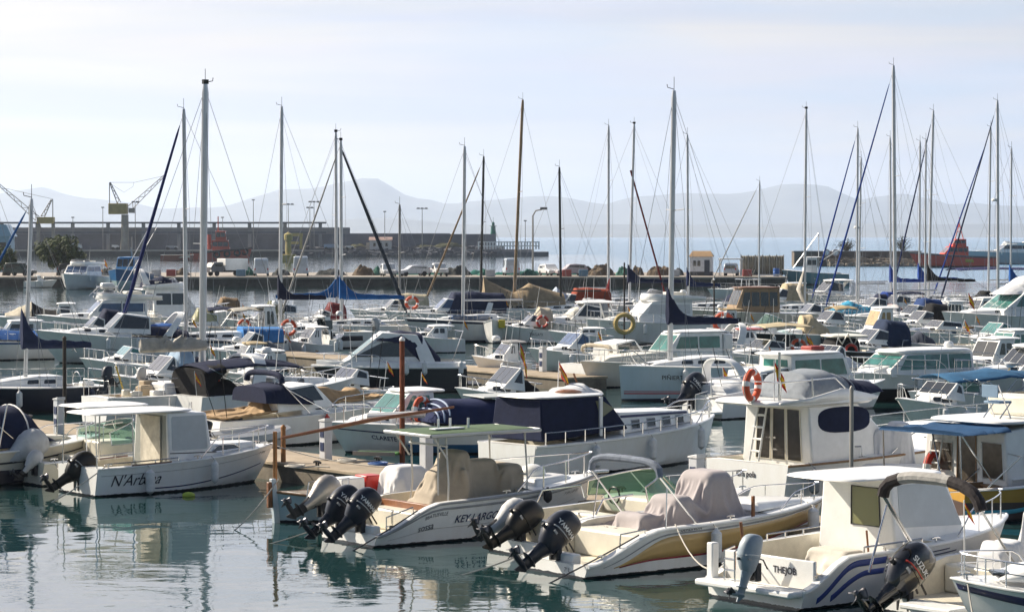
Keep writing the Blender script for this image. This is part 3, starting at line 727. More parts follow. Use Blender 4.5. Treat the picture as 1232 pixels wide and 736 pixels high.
# ------------------------------------------------------------------ water
def water_mat():
    m, t, b = base_mat('sea_water'); n = t.nodes; l = t.links
    b.inputs['Roughness'].default_value = 0.02; b.inputs['IOR'].default_value = 1.70; b.inputs['Specular IOR Level'].default_value = 0.75
    g = n.new('ShaderNodeNewGeometry'); s = n.new('ShaderNodeSeparateXYZ'); l.new(g.outputs['Position'], s.inputs['Vector'])
    def math_(op, a, b_=None, c=None, clamp=False):
        q = n.new('ShaderNodeMath'); q.operation = op; q.use_clamp = clamp
        for i, v in enumerate((a, b_, c)):
            if v is None: continue
            if isinstance(v, (int, float)): q.inputs[i].default_value = v
            else: l.new(v, q.inputs[i])
        return q.outputs[0]
    def mrange(v, a, b_, c, d):
        q = n.new('ShaderNodeMapRange'); q.interpolation_type = 'SMOOTHSTEP'; l.new(v, q.inputs[0])
        for i, k in enumerate((a, b_, c, d)): q.inputs[i+1].default_value = k
        return q.outputs[0]
    # open sea: beyond the mole; the line runs from the quay's end to the tip of the breakwater
    a = mrange(s.outputs['Y'], 345, 380, 0, 1)
    bx = math_('MULTIPLY_ADD', s.outputs['Y'], 0.0, s.outputs['X'])
    c = mrange(bx, 6, 40, 0, 1); d = mrange(s.outputs['Y'], 850, 900, 0, 1)
    op = math_('MULTIPLY', a, math_('MAXIMUM', c, d))
    def noise_(scale, xs, ys, det, rough=0.5, dist=0.0):
        mp = n.new('ShaderNodeMapping'); mp.inputs['Scale'].default_value = (xs, ys, 1); l.new(g.outputs['Position'], mp.inputs['Vector'])
        q = n.new('ShaderNodeTexNoise'); q.inputs['Scale'].default_value = scale; q.inputs['Detail'].default_value = det; q.inputs['Roughness'].default_value = rough; q.inputs['Distortion'].default_value = dist
        l.new(mp.outputs['Vector'], q.inputs['Vector']); return q.outputs['Fac']
    big = noise_(0.55, 0.8, 1.0, 2, 0.5, 0.3); small = noise_(2.6, 0.7, 1.1, 3, 0.5, 0.2)
    patch = mrange(noise_(0.09, 1, 1.6, 2), 0.42, 0.62, 0.25, 1.0)
    far_ = mrange(s.outputs['Y'], 90, 230, 1.0, 3.2); h1 = math_('MULTIPLY', math_('MULTIPLY', big, far_), 0.026); h2 = math_('MULTIPLY', math_('MULTIPLY', small, patch), 0.0062)
    calm = math_('ADD', h1, h2)
    sea = math_('MULTIPLY', noise_(0.22, 1, 1, 6, 0.6, 0.2), 0.85)
    hh = n.new('ShaderNodeMix'); hh.data_type = 'FLOAT'; l.new(op, hh.inputs[0]); l.new(calm, hh.inputs[2]); l.new(sea, hh.inputs[3])
    bp = n.new('ShaderNodeBump'); bp.inputs['Strength'].default_value = 1; bp.inputs['Distance'].default_value = 1.0
    l.new(hh.outputs[0], bp.inputs['Height']); l.new(bp.outputs['Normal'], b.inputs['Normal'])
    mx = n.new('ShaderNodeMix'); mx.data_type = 'RGBA'; l.new(op, mx.inputs[0]); mx.inputs[6].default_value = (0.014, 0.046, 0.048, 1); mx.inputs[7].default_value = (0.03, 0.14, 0.25, 1)
    l.new(mx.outputs[2], b.inputs['Base Color'])
    rg = n.new('ShaderNodeMix'); rg.data_type = 'FLOAT'; l.new(op, rg.inputs[0]); rg.inputs[2].default_value = 0.02; rg.inputs[3].default_value = 0.25
    l.new(rg.outputs[0], b.inputs['Roughness'])
    return m
mb = MB(); ys_ = [-60, 0, 60, 120, 200, 340, 600, 900, 2000, 5000, 12000, 26000]
xs_ = [-7800, -2000, -400, -100, 0, 100, 400, 2000, 7800]
mb.v = [(x, y, 0) for y in ys_ for x in xs_]; nx_ = len(xs_)
mb.f = [[j*nx_+i, j*nx_+i+1, (j+1)*nx_+i+1, (j+1)*nx_+i] for j in range(len(ys_)-1) for i in range(nx_-1)]; mb.mi = [0]*len(mb.f)
o = mb.build('water', water_mat()); o['kind'] = 'structure'

# ------------------------------------------------------------------ haze: the air over the bay
mb = MB().box(-8000, 8000, -120, 26500, -60, 640); m = bpy.data.materials.new('haze_air'); m.use_nodes = True; t = m.node_tree
t.nodes.remove(t.nodes['Principled BSDF']); pv = t.nodes.new('ShaderNodeVolumePrincipled'); pv.inputs['Color'].default_value = (0.76, 0.85, 1.0, 1); pv.inputs['Density'].default_value = 0.75e-4
pv.inputs['Anisotropy'].default_value = 0.5
t.links.new(pv.outputs[0], t.nodes['Material Output'].inputs['Volume']); o = mb.build('haze', m); o['kind'] = 'stuff'

# ------------------------------------------------------------------ hills across the bay
def ridge(name, prof, Y, depth, m, seed, rough=10):
    """prof: (column, row) of the skyline at distance Y"""
    mb = MB(); xs_ = [p[0] for p in prof]
    def zh(px):
        for (a, za), (b, zb) in zip(prof[:-1], prof[1:]):
            if a <= px <= b: return lerp(za, zb, sm(0, 1, (px-a)/(b-a))*0.5 + 0.5*(px-a)/(b-a))
        return prof[-1][1]
    nu, nv = 260, 26
    def fn(a, b):
        px = lerp(xs_[0], xs_[-1], a); top = at_y(px, zh(px), Y); f = 1 - abs(2*b - 1); prof_h = sm(0, 1, f)**0.8
        z = top.z*prof_h; q = Vector((top.x*0.0011, b*5 + seed, seed))
        z += rough*(f*(1-f)*4)*(noise.fractal(q, 0.9, 2.1, 5)) * top.z/160
        return (top.x, Y - depth*(1 - 2*b), max(z, -2) if 0 < b < 1 else -2)
    mb.grid(fn, nu, nv); mb.f = [f[::-1] for f in mb.f]
    o = mb.build(name, m, smooth=60); o['kind'] = 'structure'; return o
rock_m = mat('hill_scrub', (0.16, 0.16, 0.14), 0.95, var=0.4, scale=0.002)
far_prof = [(-1500,236),(-700,230),(-200,246),(0,234),(25,229),(50,225),(72,233),(95,238),(112,239),(150,243),(200,252),(240,250),(270,250),(292,244),(315,236),(342,229),(378,228),(410,221),(440,214.5),(458,215),(474,226),(494,238),(516,240),(540,246),(570,242),(600,240),(640,236),(670,236),(700,241),(725,246.5),(760,237),(792,235),(820,232),(850,233),(882,233.5),(906,230),(940,222),(962,221),(986,223),(1004,231),(1030,241),(1060,236),(1086,233),(1110,238),(1140,247),(1168,244),(1192,247),(1232,248),(1500,240),(2000,232),(2700,250)]
ridge('hills', far_prof, 17000, 2600, rock_m, 3.1, 22)
low_prof = [(-1500,276),(-400,270),(0,268),(120,270),(300,268),(470,262),(560,270),(640,271),(700,269.5),(800,270.5),(900,270),(980,268),(1100,270),(1232,269),(1500,266),(2700,272)]
ridge('coast_hills', low_prof, 11500, 900, rock_m, 8.7, 8)

# ------------------------------------------------------------------ pontoons
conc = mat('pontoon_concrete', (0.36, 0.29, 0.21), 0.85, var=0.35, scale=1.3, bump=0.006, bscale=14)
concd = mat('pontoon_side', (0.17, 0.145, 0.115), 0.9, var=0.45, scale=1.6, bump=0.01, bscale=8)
def pontoon(p0, p1, wd, z, label):
    a, b = Vector(p0), Vector(p1); d = (b-a); l = d.length; rz = math.atan2(d.y, d.x)
    e = empty('pontoon', (a+b)/2, rz, label, 'pontoon', 'pontoons between the boats'); k = max(1, int(l/10)); s = l/k
    for i in range(k):
        x0 = -l/2 + i*s
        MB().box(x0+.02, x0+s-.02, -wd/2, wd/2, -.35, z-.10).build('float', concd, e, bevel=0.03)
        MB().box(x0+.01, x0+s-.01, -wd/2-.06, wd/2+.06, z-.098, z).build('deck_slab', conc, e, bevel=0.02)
        for sg in (-1, 1):
            c = MB(); xx = x0 + s*0.5; yy = sg*(wd/2-.12)
            c.tube([(xx-.16, yy, z+.10), (xx-.08, yy, z+.13), (xx+.08, yy, z+.13), (xx+.16, yy, z+.10)], 0.03, 7); c.tube([(xx-.05, yy, z-.01), (xx-.05, yy, z+.13)], .025, 6); c.tube([(xx+.05, yy, z-.01), (xx+.05, yy, z+.13)], .025, 6)
            c.build('cleat', blackp, e)
    return e
PD = Vector((0.62, -0.785, 0)); PO = Vector((-5.0, 67.2, 0))
pontoon(PO - PD*24, PO + PD*46, 2.2, 0.52, 'long concrete pontoon behind the nearest row of boats')
pontoon((-25, 149.5, 0), (3.2, 107.1, 0), 2.2, 0.55, 'concrete pontoon behind the dark hulled cruiser')
def pedestal(px, py, z, label, col=(0.62,0.64,0.68), blue=True, h=1.05):
    p = on_z(px, py, z); e = empty('power_pedestal', p, -0.9, label, 'power pedestal', 'power pedestals on the pontoons')
    MB().box(-.14, .14, -.12, .12, 0, h).build('pedestal_body', paint(col), e, bevel=0.02)
    MB().loft([[(-.16,-.14,h+.002),(.16,-.14,h+.002),(.16,.14,h+.002),(-.16,.14,h+.002)], [(-.16,-.14,h+.04),(.16,-.14,h+.10),(.16,.14,h+.10),(-.16,.14,h+.04)]]).build('pedestal_cap', paint((.7,.71,.73)), e, bevel=0.01)
    if blue:
        for zz in (.25, .62): MB().box(-.09, .09, -.135, -.1205, zz, zz+.24).build('socket_panel', paint((0.02,0.035,0.10)), e, bevel=0.008)
pedestal(71, 522, .52, 'white power pedestal with blue panels beside the dark mooring post')
pedestal(392, 553, .52, 'white power pedestal with blue panels in front of the tan covered boat')
pedestal(513, 571, .52, 'plain white power pedestal beside the green topped console', blue=False)
pedestal(838, 606, .52, 'white power pedestal with blue panels beside the flybridge trawler')
pedestal(653, 447, .55, 'white power pedestal with dark panel on the pontoon beyond the navy canvas')
def post(px, pyb, pyt, m, label, r=0.06, name='mooring_post', cap=None):
    p = on_z(px, pyb, -0.3); Y = p.y; top = at_y(px, pyt, Y).z
    e = empty(name, (p.x, p.y, -0.3), 0, label, 'mooring post', 'posts standing in the water')
    MB().lathe([(r*1.02,-1.2),(r,0),(r*.96,top*.6),(r*.9,top+.3)], (0,0,0), 'z', 10).build('post_shaft', m, e)
    MB().lathe([(r*1.05, top+.302),(r*1.05,top+.36),(r*.3,top+.42)], (0,0,0), 'z', 10).build('post_cap', cap or m, e)
rust = mat('rusty_steel', (0.22, 0.06, 0.025), 0.8, var=0.4, scale=5); dkpost = mat('dark_post', (0.045,0.035,0.03), 0.8, var=0.4, scale=4)
bleach = mat('bleached_wood', (0.38,0.17,0.06), 0.8, var=0.3, scale=6)
# ------------------------------------------------------------------ the nearest row
HD = 38.5
rng = random.Random(5)
def hatch(b, x, y, z, s_=0.5): b.box('hatch', glass_d, x - s_/2, x + s_/2, y - s_/2, y + s_/2, z, z + 0.05, 0.02)
def seatbox(b, x0, x1, y0, y1, z0, z1, m=None, name='seat'): b.box(name, m or gelc, x0, x1, y0, y1, z0, z1, 0.05)

# 1 white pilothouse boat, black outboard tilted up, black script on the side
b = A1 = Boat('motorboat', 'white pilothouse motorboat with black script lettering and one black tilted outboard, nearest the pontoon end', 'motorboat', 114, 598, 306, HD, B=2.3, fs=.72, fb=1.02, rake=.62, boot=None, cock=(.06,.44), cf=.28, rail=gel,
     nick='white pilothouse boat with script lettering')
b.ribbon('stripe', inkb, .26, .96, lambda t: .10+.02*t, lambda t: .145+.02*t)
b.ribbon('stripe', mat('seam_grey', (.45,.45,.44), .5), .02, .985, .70, .72, n=20)
b.letter("N'Arb", .07, .30, .40, shear=.28); b.letter("na", .262, .30, .40, shear=.28); b.letter("o", .235, .30, .40, shear=.28); b.letter('7ª PM', .90, .62, .12)
x0 = b.xat(205, 1.1, -1); x1 = b.xat(262, 1.1, -1); xr = b.xat(236, 2.05, -.9); xt = b.xat(252, 1.9, -.9)
zd = b.zs(.5) + .02
cb = Cab(b, [(x0, zd-.3), (x1+.1, zd+.0), (x1-.05, zd+.12), (xt, 2.0), (x0+.02, 2.03)], .93, .82, .90, gel)
cb.window([(x0+.12, zd+.22), (x1-.2, zd+.22), (xt-.06, 1.93), (x0+.14, 1.93)], mat('window_sunblind', (.50,.54,.57), .3, var=.12, scale=2), rnd=.06)
cb.front(2, mat('window_sunblind', (.5,.5,.5)), 2)
cb.front(4, clear_w, 1, name='curtain_screen', lo=.05, hi=.97); b.box('door_curtain', mat('curtain', (.62,.58,.50), .9, var=.3, scale=4, bump=.02, bscale=5), x0-.05, x0-.02, -.55, .45, .35, 1.93, .01)
cb.window([(x0+.05, zd+.14), (x0+1.5, zd+.10), (x0+1.5, zd+.125), (x0+.05, zd+.165)], ink, 'stripe')
roof(b, b.xat(113, 2.05, -.9), xr+.12, .93, .86, 2.04, .06, gel, parent=cb.o)
b.tubes('antenna', steel, [[(0.3, .4, 2.1), (.3,.4,2.35)], [(.55,-.3,2.1),(.55,-.3,2.25)]], .02)
xp = b.xat(163, 1.2, -1)
b.tubes('roof_post', steel, [[(xp, -.92, .7), (xp, -.84, 2.05)], [(xp, .92, .7), (xp, .84, 2.05)]], .022)
xq = b.xat(119, 1.2, -1); b.tubes('roof_post', steel, [[(xq, -.90, .7), (xq, -.82, 2.05)], [(xq, .90, .7), (xq, .82, 2.05)]], .018)
xf = b.L/2
tr = Cab(b, [(x1-.4, zd-.05), (xf-.1, b.fb-.02), (xf-.25, b.fb+.10), (x1-.3, zd+.30)], .86, .74, .45, gel, 'cuddy', .06)
xw = b.xat(258, 1.1, -.9); tr.window([(xw, zd+.10), (xw+1.05, zd+.14), (xw+.85, zd+.27), (xw+.25, zd+.27)], glass_d, rnd=.09, frame=steel)
b.pulpit(.52, .48, .08, .016); b.siderail(.06, .40, .10, .08, .018, 3, 'grab_rail', False)
seatbox(b, -b.L/2+.3, -b.L/2+.75, -.85, .85, .28, .66); seatbox(b, -.5, .1, -.75, -.25, .28, .8, mat('seat_vinyl', (.60,.52,.44), .6))
for sg in (1,-1): b.ribbon('gunwale_pad', mat('pad_pink', (.50,.34,.27), .7), .17, .36, 1.0, 1.06, off=-.02)
b.motor(0, 52, .80, blackp, greyr, text=None, x=-b.L/2-.04, z=.44)
fender(b, .24, 'white fender overlapping the black script lettering', L=.6, r=.12); fender(b, .57, 'white fender hanging from the bow rail of the pilothouse boat with script lettering', L=.55, r=.10, drop=.10)

# 2 cream centre console with a covered outboard
b = A2 = Boat('motorboat', 'cream open boat with glass windscreen and grey covered outboard behind the script lettered boat', 'motorboat', 50, 585, 232, HD, B=2.3, fs=.62, fb=.95, top=(.72,.68,.58), cock=(.05,.72), cf=.22, nick='cream open boat')
b.box('console', gelc, -.6, .5, -.5, .5, .22, 1.05, .06); b.windscreen(-.5, .95, .95, .7, .62, .3, z=.98); roof(b, -1.3, .9, .85, .8, 1.98, .05, gel); b.tubes('roof_post', steel, [[(x, y, .7), (x, y*.9, 1.98)] for x in (-1.2, .6) for y in (-.85,.85)], .02)
b.tubes('grab_rail', steel, [[(-.5,-.5,1.05),(-.5,-.5,1.5),(.1,-.5,1.55)]], .018); seatbox(b, -1.5, -1.0, -.6, .6, .22, .72)
b.motor(0, 60, 1.1, cover=mat('cover_grey', (.55,.56,.58), .8, var=.2, scale=4, bump=.012, bscale=6), z=.66); b.motor(-.62, 40, .55, cover=mat('cover_grey', (.42,.42,.42)), z=.5)
b.motor(.62, 30, .5, cowl=gel, z=.5)

# 3 long cream hull with a navy canopy
b = A3 = Boat('motorboat', 'cream motorboat with navy canvas canopy and dark lower hull at the photo edge', 'motorboat', -95, 590, 92, HD, B=2.6, fs=.85, fb=1.12, rake=.75, top=(.70,.65,.55), anti=(.012,.014,.03), boot=(.015,.018,.04), zt=.40, cock=(.06,.5), cf=.3, nick='cream motorboat with navy canopy')
x0, x1 = b.xat(-60, 1.3, -1), b.xat(70, 1.1, -1); xm = b.xat(28, 1.9, -.8)
b.tent('canopy', canvas(NAVY), [(x0, 1.05, .9, .95, 1.5), (lerp(x0,xm,.5), 1.1, .95, .95, 2.0), (xm, 1.1, .9, 1.0, 2.02), (lerp(xm,x1,.4), 1.05, .8, 1.05, 1.8), (x1, .85, .5, 1.1, 1.15)], amp=.03, sq=.6)
b.tubes('canopy_hoop', mat('hoop_white', (.6,.6,.6), .5), [[(xm+.02, 1.12*math.cos(a), 1.0 + 1.05*abs(math.sin(a))**.7) for a in [math.pi*i/12 for i in range(13)]]], .025)
Cab(b, [(x1-1.6, 1.0), (b.L/2-.3, 1.08), (b.L/2-.5, 1.16), (x1-1.4, 1.28)], 1.0, .85, .4, gelc, 'cuddy', .05)
b.tubes('bimini_frame', steel, [[(x0+.1, -1.05, 2.6), (x1-1.15, -1.02, 1.05)], [(x0+1.6, -1.1, 2.15), (x0+1.35,-1.1,1.0)]], .025); b.pulpit(.7, .35, .1)
b.ribbon('rub_strip', rubber, .3, .97, .60, .66)

# 4 old double ended rowing launch, pale blue
pale = (.42,.55,.62)
b = A4 = Boat('fishing_launch', 'pale blue double ended wooden launch with tall white stem post and red seat box', 'launch', 336, 628, 520, HD, B=2.1, fs=.55, fb=.60, rake=.10, top=pale, dbl=True, round_=True, cock=(.12,.80), cf=.2, cm=mat('launch_inside', (.66,.62,.54), .6, var=.2), rail=teak, railr=.03, nick='pale blue launch')
for sg in (-1, 1):
    x = sg*(b.L/2+.06); MB().prism([(x-.07,-.35),(x+.09,-.35),(x+.12*sg+.06,1.02),(x+.12*sg-.06,1.02)], -.06, .06).build('stem_post', paint((.58,.66,.72)), b.root, bevel=.015)
b.box('rudder_head', wood, -b.L/2-.32, -b.L/2-.20, -.05, .05, .35, .95, .02)
b.box('seat_box', paint((.5,.03,.02)), -.05, .42, -.45, .05, .2, .98, .03); b.box('seat_box', gel, -.75, -.10, -.45, .1, .2, .95, .03)
for x in (-1.5, 1.1): b.box('thwart', teak, x, x+.3, -.85, .85, .52, .56, .01)
b.tubes('rail_loop', steel, [[(-1.9, -.7, .6), (-1.85, -.7, .95), (-1.5, -.75, 1.0), (-1.5,-.75,.6)], [(-1.2,-.78,.6),(-1.18,-.78,.98),(-.8,-.8,1.0),(-.8,-.8,.6)]], .02)
b.motor(-1.06, 54, .82, cover=mat('cover_silver', (.40,.37,.34), .38, .55, var=.2, scale=3, bump=.012, bscale=5), z=.52, x=b.xat(388, .6, -1.2))
p = b.world(-b.L/2+.45, -.1, 0)
# its lowered mast, oiled wood, on a crutch
xm = b.xat(341, 1, 0)
b.tubes('mast', bleach, [[(xm, .35, .3), (xm, .35, b.zat(xm, .35, 519))]], .055)

# 5 small white boat, white sheet bundled over it
b = A5 = Boat('motorboat', 'small white open boat with varnished gunwale between the launch and the twin engined boat', 'motorboat', 420, 634, 590, HD, B=1.9, fs=.55, fb=.75, cock=(.08,.85), cf=.2, rail=wood, railr=.03, nick='small white open boat')
b.box('thwart', wood, -.6, -.3, -.8, .8, .5, .54, .01); b.box('engine_box', gelc, .2, .9, -.4, .4, .2, .8, .05)
xx = b.xat(500, 1.1, 0)
b.drape('tarpaulin', mat('tarp_white', (.66,.65,.66), .8, var=.10, scale=3, bump=.006, bscale=9), xx-1.2, xx+1.15, .92, .52, [(xx-.3,.05,.42,.34,1.22,.15),(xx+.4,-.1,.25,.3,1.02,.1),(xx-.75,-.25,.16,.2,1.0,.08)], nx=56, ny=44, slack=1.17, seed=3)

# 6 twin outboards, green T-top, beige tarpaulin
b = A6 = Boat('motorboat', 'white motorboat with twin dark blue outboards and a green flat top over its console', 'motorboat', 450, 659, 690, HD-1, B=2.4, fs=.84, fb=1.12, rake=.72, dip=(.25,.26), flare=.28, cock=(.012,.60), cf=.20, rail=greyr, railr=.03, nick='twin engined boat')
b.ribbon('rub_strip', greyr, .01, .97, .80, .86); b.ribbon('stripe', mat('seam_grey', (.45,.45,.44), .5), .05, .9, .33, .345)
b.letter('KEY LARGO', .305, .44, .225, inkb, .12, .003); b.letter('BEATUSVILLE', .185, .66, .10, ink); b.letter('sossa', .165, .34, .19, ink, .0, .0); b.letter('7ª PM-3-89-02', .80, .62, .10)
for y in (-.36, .40): b.motor(y, 46, .82, mat('cowl_navy', (.012,.016,.030), .32, var=.2, coat=.1, spec=.35), mat('cowl_grey', (.40,.42,.45), .4), text='YAMAHA', z=.52, x=-b.L/2+.0)
x0, x1 = b.xat(500, 2.2, -.3), b.xat(632, 2.2, -.3)
zt = b.zat((x0+x1)/2, 0, 518)
tt = roof(b, x0, x1, .86, .82, zt, .05, mat('top_green', (.07,.12,.055), .8, var=.3, scale=4, bump=.004, bscale=20), 'hard_top', .03, 9)
b.tubes('top_frame', mat('frame_grey', (.45,.46,.47), .4, .5), [[(x0, -.88, zt), (x1, -.84, zt), (x1, .84, zt), (x0, .88, zt), (x0, -.88, zt)]], .04)
xa, xb_ = x0+.55, x1-.3
b.tubes('top_post', mat('frame_white', (.62,.62,.6), .4), [[(x, y, .45), (x+.06, y*.95, 1.2), (x, y*.92, zt-.02)] for x in (xa, xb_) for y in (-.72,.72)] + [[(xa, -.72, 1.75), (x0+.15, -.72, zt)], [(xa, .72, 1.75), (x0+.15, .72, zt)], [(xa,-.72,zt-.25),(xa,.72,zt-.25)], [(xa-.02,-.4,.4),(xa-.02,-.4,zt)], [(xb_,-.72,1.3),(xb_,.72,1.3)]], .022)
b.tubes('antenna', gel, [[(x0+.9, .1, zt+.08), (x0+.9,.1,zt+.28)], [(x0+1.15,0,zt+.08),(x0+1.15,0,zt+.3)], [(x0+1.5,-.2,zt+.08),(x0+1.5,-.2,zt+.3)]], .03); b.box('instrument_panel', paint((.6,.62,.65)), x0+.5, x0+1.3, -.35, -.1, zt+.08, zt+.11, .01)
beige = mat('tarp_beige', (.45,.385,.305), .9, var=.16, scale=2.5, bump=.006, bscale=9)
b.drape('tarpaulin', beige, x0+.10, xb_+.32, .84, lambda x: .50 + .05*math.sin(x*3), [(xa+.72,.0,.20,.34,1.86,.1),(xa+.78,.45,.05,.05,1.95,.04),(xa+.70,-.50,.05,.05,1.80,.04),(xb_-.15,0,.28,.5,1.50,.15),(xa+1.15,.02,.6,.22,1.62,.1),(xa+.40,.05,.32,.25,1.42,.1),(xa+.10,0,.22,.42,1.02,.12),(x0+.55,.1,.2,.5,.80,.1)], nx=80, ny=52, slack=1.15, seed=5)
b.box('transom_seat', gelc, -b.L/2+b.L*.17, -b.L/2+b.L*.28, -.95, .95, .2, .66, .05); b.box('engine_well', gel, -b.L/2+.12, -b.L/2+.35, -.75, .75, .2, .42, .04); b.box('bait_tank', wood, -b.L/2+b.L*.24, -b.L/2+b.L*.26, -.95, .95, .62, .80, .01)
b.tubes('stern_rail', steel, [[(-b.L/2+.35,-.95,.35),(-b.L/2+.35,-.95,.62),(-b.L/2+1.0,-1.0,.8),(-b.L/2+1.05,-1.0,.5)], [(-b.L/2+.9, .2, .62),(-b.L/2+.9,.2,.95),(-b.L/2+1.0,.95,.95)]], .018)
b.pulpit(.55, .5, .10, .018, .12); b.box('anchor_roller', steel, b.L/2+.45, b.L/2+1.0, -.08, .08, b.fb, b.fb+.06, .01)
MB().ball((xb_+.85, .15, 1.2), .32, .32, .22, 14, 8).build('mooring_buoy', gel, b.root); Cab(b, [(xb_+.2,.95),(b.L/2-.2,1.08),(b.L/2-.5,1.18),(xb_+.4,1.15)], .8,.62,.4, gel, 'foredeck', .05)
fender(b, .66, 'small dark fender on the side rail of the twin engined boat', L=.28, r=.1, m=rubber, drop=.0)

# 7 cream sports boat with green windscreen, bare black outboard
b = A7 = Boat('motorboat', 'cream open sports boat with green wrapped windscreen and bare black outboard', 'motorboat', 658, 674, 880, HD, B=2.35, fs=.78, fb=1.0, top=WHITE, cock=(.012,.60), cf=.22, dip=(.15,.30), sd=.22, nick='sports boat with green windscreen')
x0, x1 = b.xat(716, 1.2, .9), b.xat(812, 1.2, -.2)
b.windscreen(x0-.15, x1+.35, 1.0, .60, .58, .75, glass_mat('windscreen_green', (.42,.66,.50), .62), z=1.0, fr=.022)
b.motor(.0, 56, .83, blackp, None, z=.48, x=-b.L/2+.0); b.motor(.5, 60, .8, cover=mat('cover_white', (.6,.6,.6), .6, var=.2, bump=.02, bscale=5), z=.55, x=-b.L/2+.1)
b.box('dashboard', gelc, x0+.2, x1-.2, -.9, .9, .62, 1.02, .08); seatbox(b, x0-.9, x0-.4, -.95, .95, .22, .72); seatbox(b, -b.L/2+.5, -b.L/2+.8, -.95, .95, .22, .70, name='transom'); b.tubes('grab_rail', steel, [[(x0-1.6, 1.0, .85), (x0-1.4, 1.0, 1.18), (x0-.3, 1.02, 1.22), (x0-.2,1.02,.95)], [(x0-1.6,-1.0,.85),(x0-1.4,-1.0,1.15),(x0-.6,-1.02,1.2)]], .022)
b.tubes('steering_wheel', blackp, [[(x0+.15, .45+.18*math.cos(a), 1.02+.18*math.sin(a)) for a in [2*math.pi*i/14 for i in range(15)]]], .018)
b.pulpit(.62, .4, .1)

# 8 yellow sided boat, grey tarpaulin, folded awning
b = A8 = Boat('motorboat', 'yellow sided motorboat with a grey tarpaulin over the console and one dark blue outboard', 'motorboat', 703, 697, 962, HD-1, B=2.45, fs=.84, fb=1.05, rake=.72, dip=(.26,.26), flare=.26, cock=(.012,.62), cf=.20, rail=gel, railr=.035, nick='yellow sided boat')
yel = mat('hull_yellow', (.60,.40,.16), .35, var=.12, scale=2, coat=.2)
b.ribbon('yellow_band', yel, .10, .97, lambda t: .30, lambda t: lerp(.32, .80, sm(.08,.3,t)) , n=40)
b.ribbon('red_stripe', mat('stripe_maroon', (.28,.02,.03), .4), .12, .97, .255, .30); b.ribbon('rub_strip', greyr, .06, .985, lambda t: lerp(.5,.84,sm(.04,.3,t)), lambda t: lerp(.53,.88,sm(.04,.3,t)), off=.012, n=40)
b.letter('GERLINDA', .31, .89, .115, ink); b.letter('7ª PM-1-452-07', .82, .90, .10); b.letter('Bahia', .43, .50, .10, ink, .3)
b.letter_stern('7ª L', -.4, .10, .12)
b.motor(.0, 50, .88, mat('cowl_navy', (.030,.038,.062)), mat('cowl_grey', (.4,.42,.45)), text='YAMAHA', z=.50, x=-b.L/2+.02)
tarp = mat('tarp_grey', (.42,.38,.385), .85, var=.12, scale=2, bump=.006, bscale=9)
x0, x1 = b.xat(772, 1.1, -.5), b.xat(893, 1.1, -.5)
b.drape('tarpaulin', tarp, x0-.05, x1+.08, 1.0, lambda x: .74 + .08*(x-x0), [(lerp(x0,x1,.80),0,.36,.5,1.80,.2),(lerp(x0,x1,.42),-.1,.25,.45,1.36,.15),(lerp(x0,x1,.16),.2,.2,.45,1.02,.12)], nx=78, ny=52, slack=1.14, seed=8, hwf=.92)
b.hoop('folded_bimini', mat('canvas_slate', (.17,.20,.26), .85, var=.3, scale=5, bump=.02, bscale=9), b.xat(838, .8, -1.1), .86, b.xat(752, 2.1, 0), 2.16, 1.13, .085, 1.06, lx=b.xat(800, .8, -1.1))
b.tubes('stern_rail', steel, [[(-b.L/2+.9,-1.0,.5),(-b.L/2+.92,-1.0,.80),(-b.L/2+1.5,-1.05,.86),(-b.L/2+1.52,-1.05,.6)]], .018)
seatbox(b, -b.L/2+.20*b.L, -b.L/2+.32*b.L, -.98, .98, .2, .74); b.box('engine_well', gel, -b.L/2+.12, -b.L/2+.35, -.5, .5, .2, .42, .04); Cab(b, [(x1,.98),(b.L/2-.1,1.0),(b.L/2-.3,1.10),(x1+.2,1.16)], .95,.75,.4, gel,'foredeck',.06); b.pulpit(.72,.32,.1)
b.box('pushpit_post', wood, b.xat(906,.9,-1.1)-.03, b.xat(906,.9,-1.1)+.03, -1.13, -1.07, .9, 1.35, .01)
fender(b, .42, 'white fender in the middle of the yellow hull side', L=.62, r=.11); fender(b, .87, 'white fender near the bow of the yellow sided boat', L=.6, r=.12, drop=.08)

# 9 white pilothouse with blue swooshes
b = A9 = Boat('motorboat', 'white pilothouse motorboat with curved blue swooshes and a small grey capped outboard', 'motorboat', 963, 735, 1185, HD, B=2.7, fs=.88, fb=1.15, rake=.65, dip=(.17,.36), cock=(.012,.50), cf=.30, sd=.14, sw=.94, rail=gel, railr=.035, nick='swoosh striped pilothouse boat')
blue = mat('stripe_blue', (.025,.06,.30), .4)
b.ribbon('swoosh', blue, .055, .30, lambda t: lerp(.05,.76,sm(.03,.20,t)**.8), lambda t: lerp(.30,.90,sm(.03,.20,t)**.8)); b.ribbon('swoosh', blue, .11, .30, lambda t: lerp(.05,.55,sm(.09,.24,t)**.8), lambda t: lerp(.22,.67,sm(.09,.24,t)**.8))
for k in (.58,.66,.74,.82): b.ribbon('stripe', inkb, .305, .62-.05*abs(k-.7)*10, k, k+.025)
b.letter('ES', .31, .68, .12, inkb)
mb = MB(); b.box('swim_platform', gel, -b.L/2-.34, -b.L/2+.02, -1.22, 1.22, .24, .36, .04)
b.box('transom', gel, -b.L/2+.36, -b.L/2+.44, -1.14, 1.14, .30, .84, .02)
vs_, fs_ = text_verts('THEJOB', .17, 0, .004); MB().add([(-b.L/2+.352, -.12-u_, .56+v) for u_, v in vs_], fs_).build('lettering', ink, b.hull)
x0, x1 = b.xat(1000, 1.3, .4), b.xat(1076, 1.3, -1.0); x0 = (x1 + b.xat(1080, 1.3, -1.0))/2
xh = b.xat(1148, 1.2, -.9); zr = b.zat(x0, -.9, 577); zd = b.zs(.45)
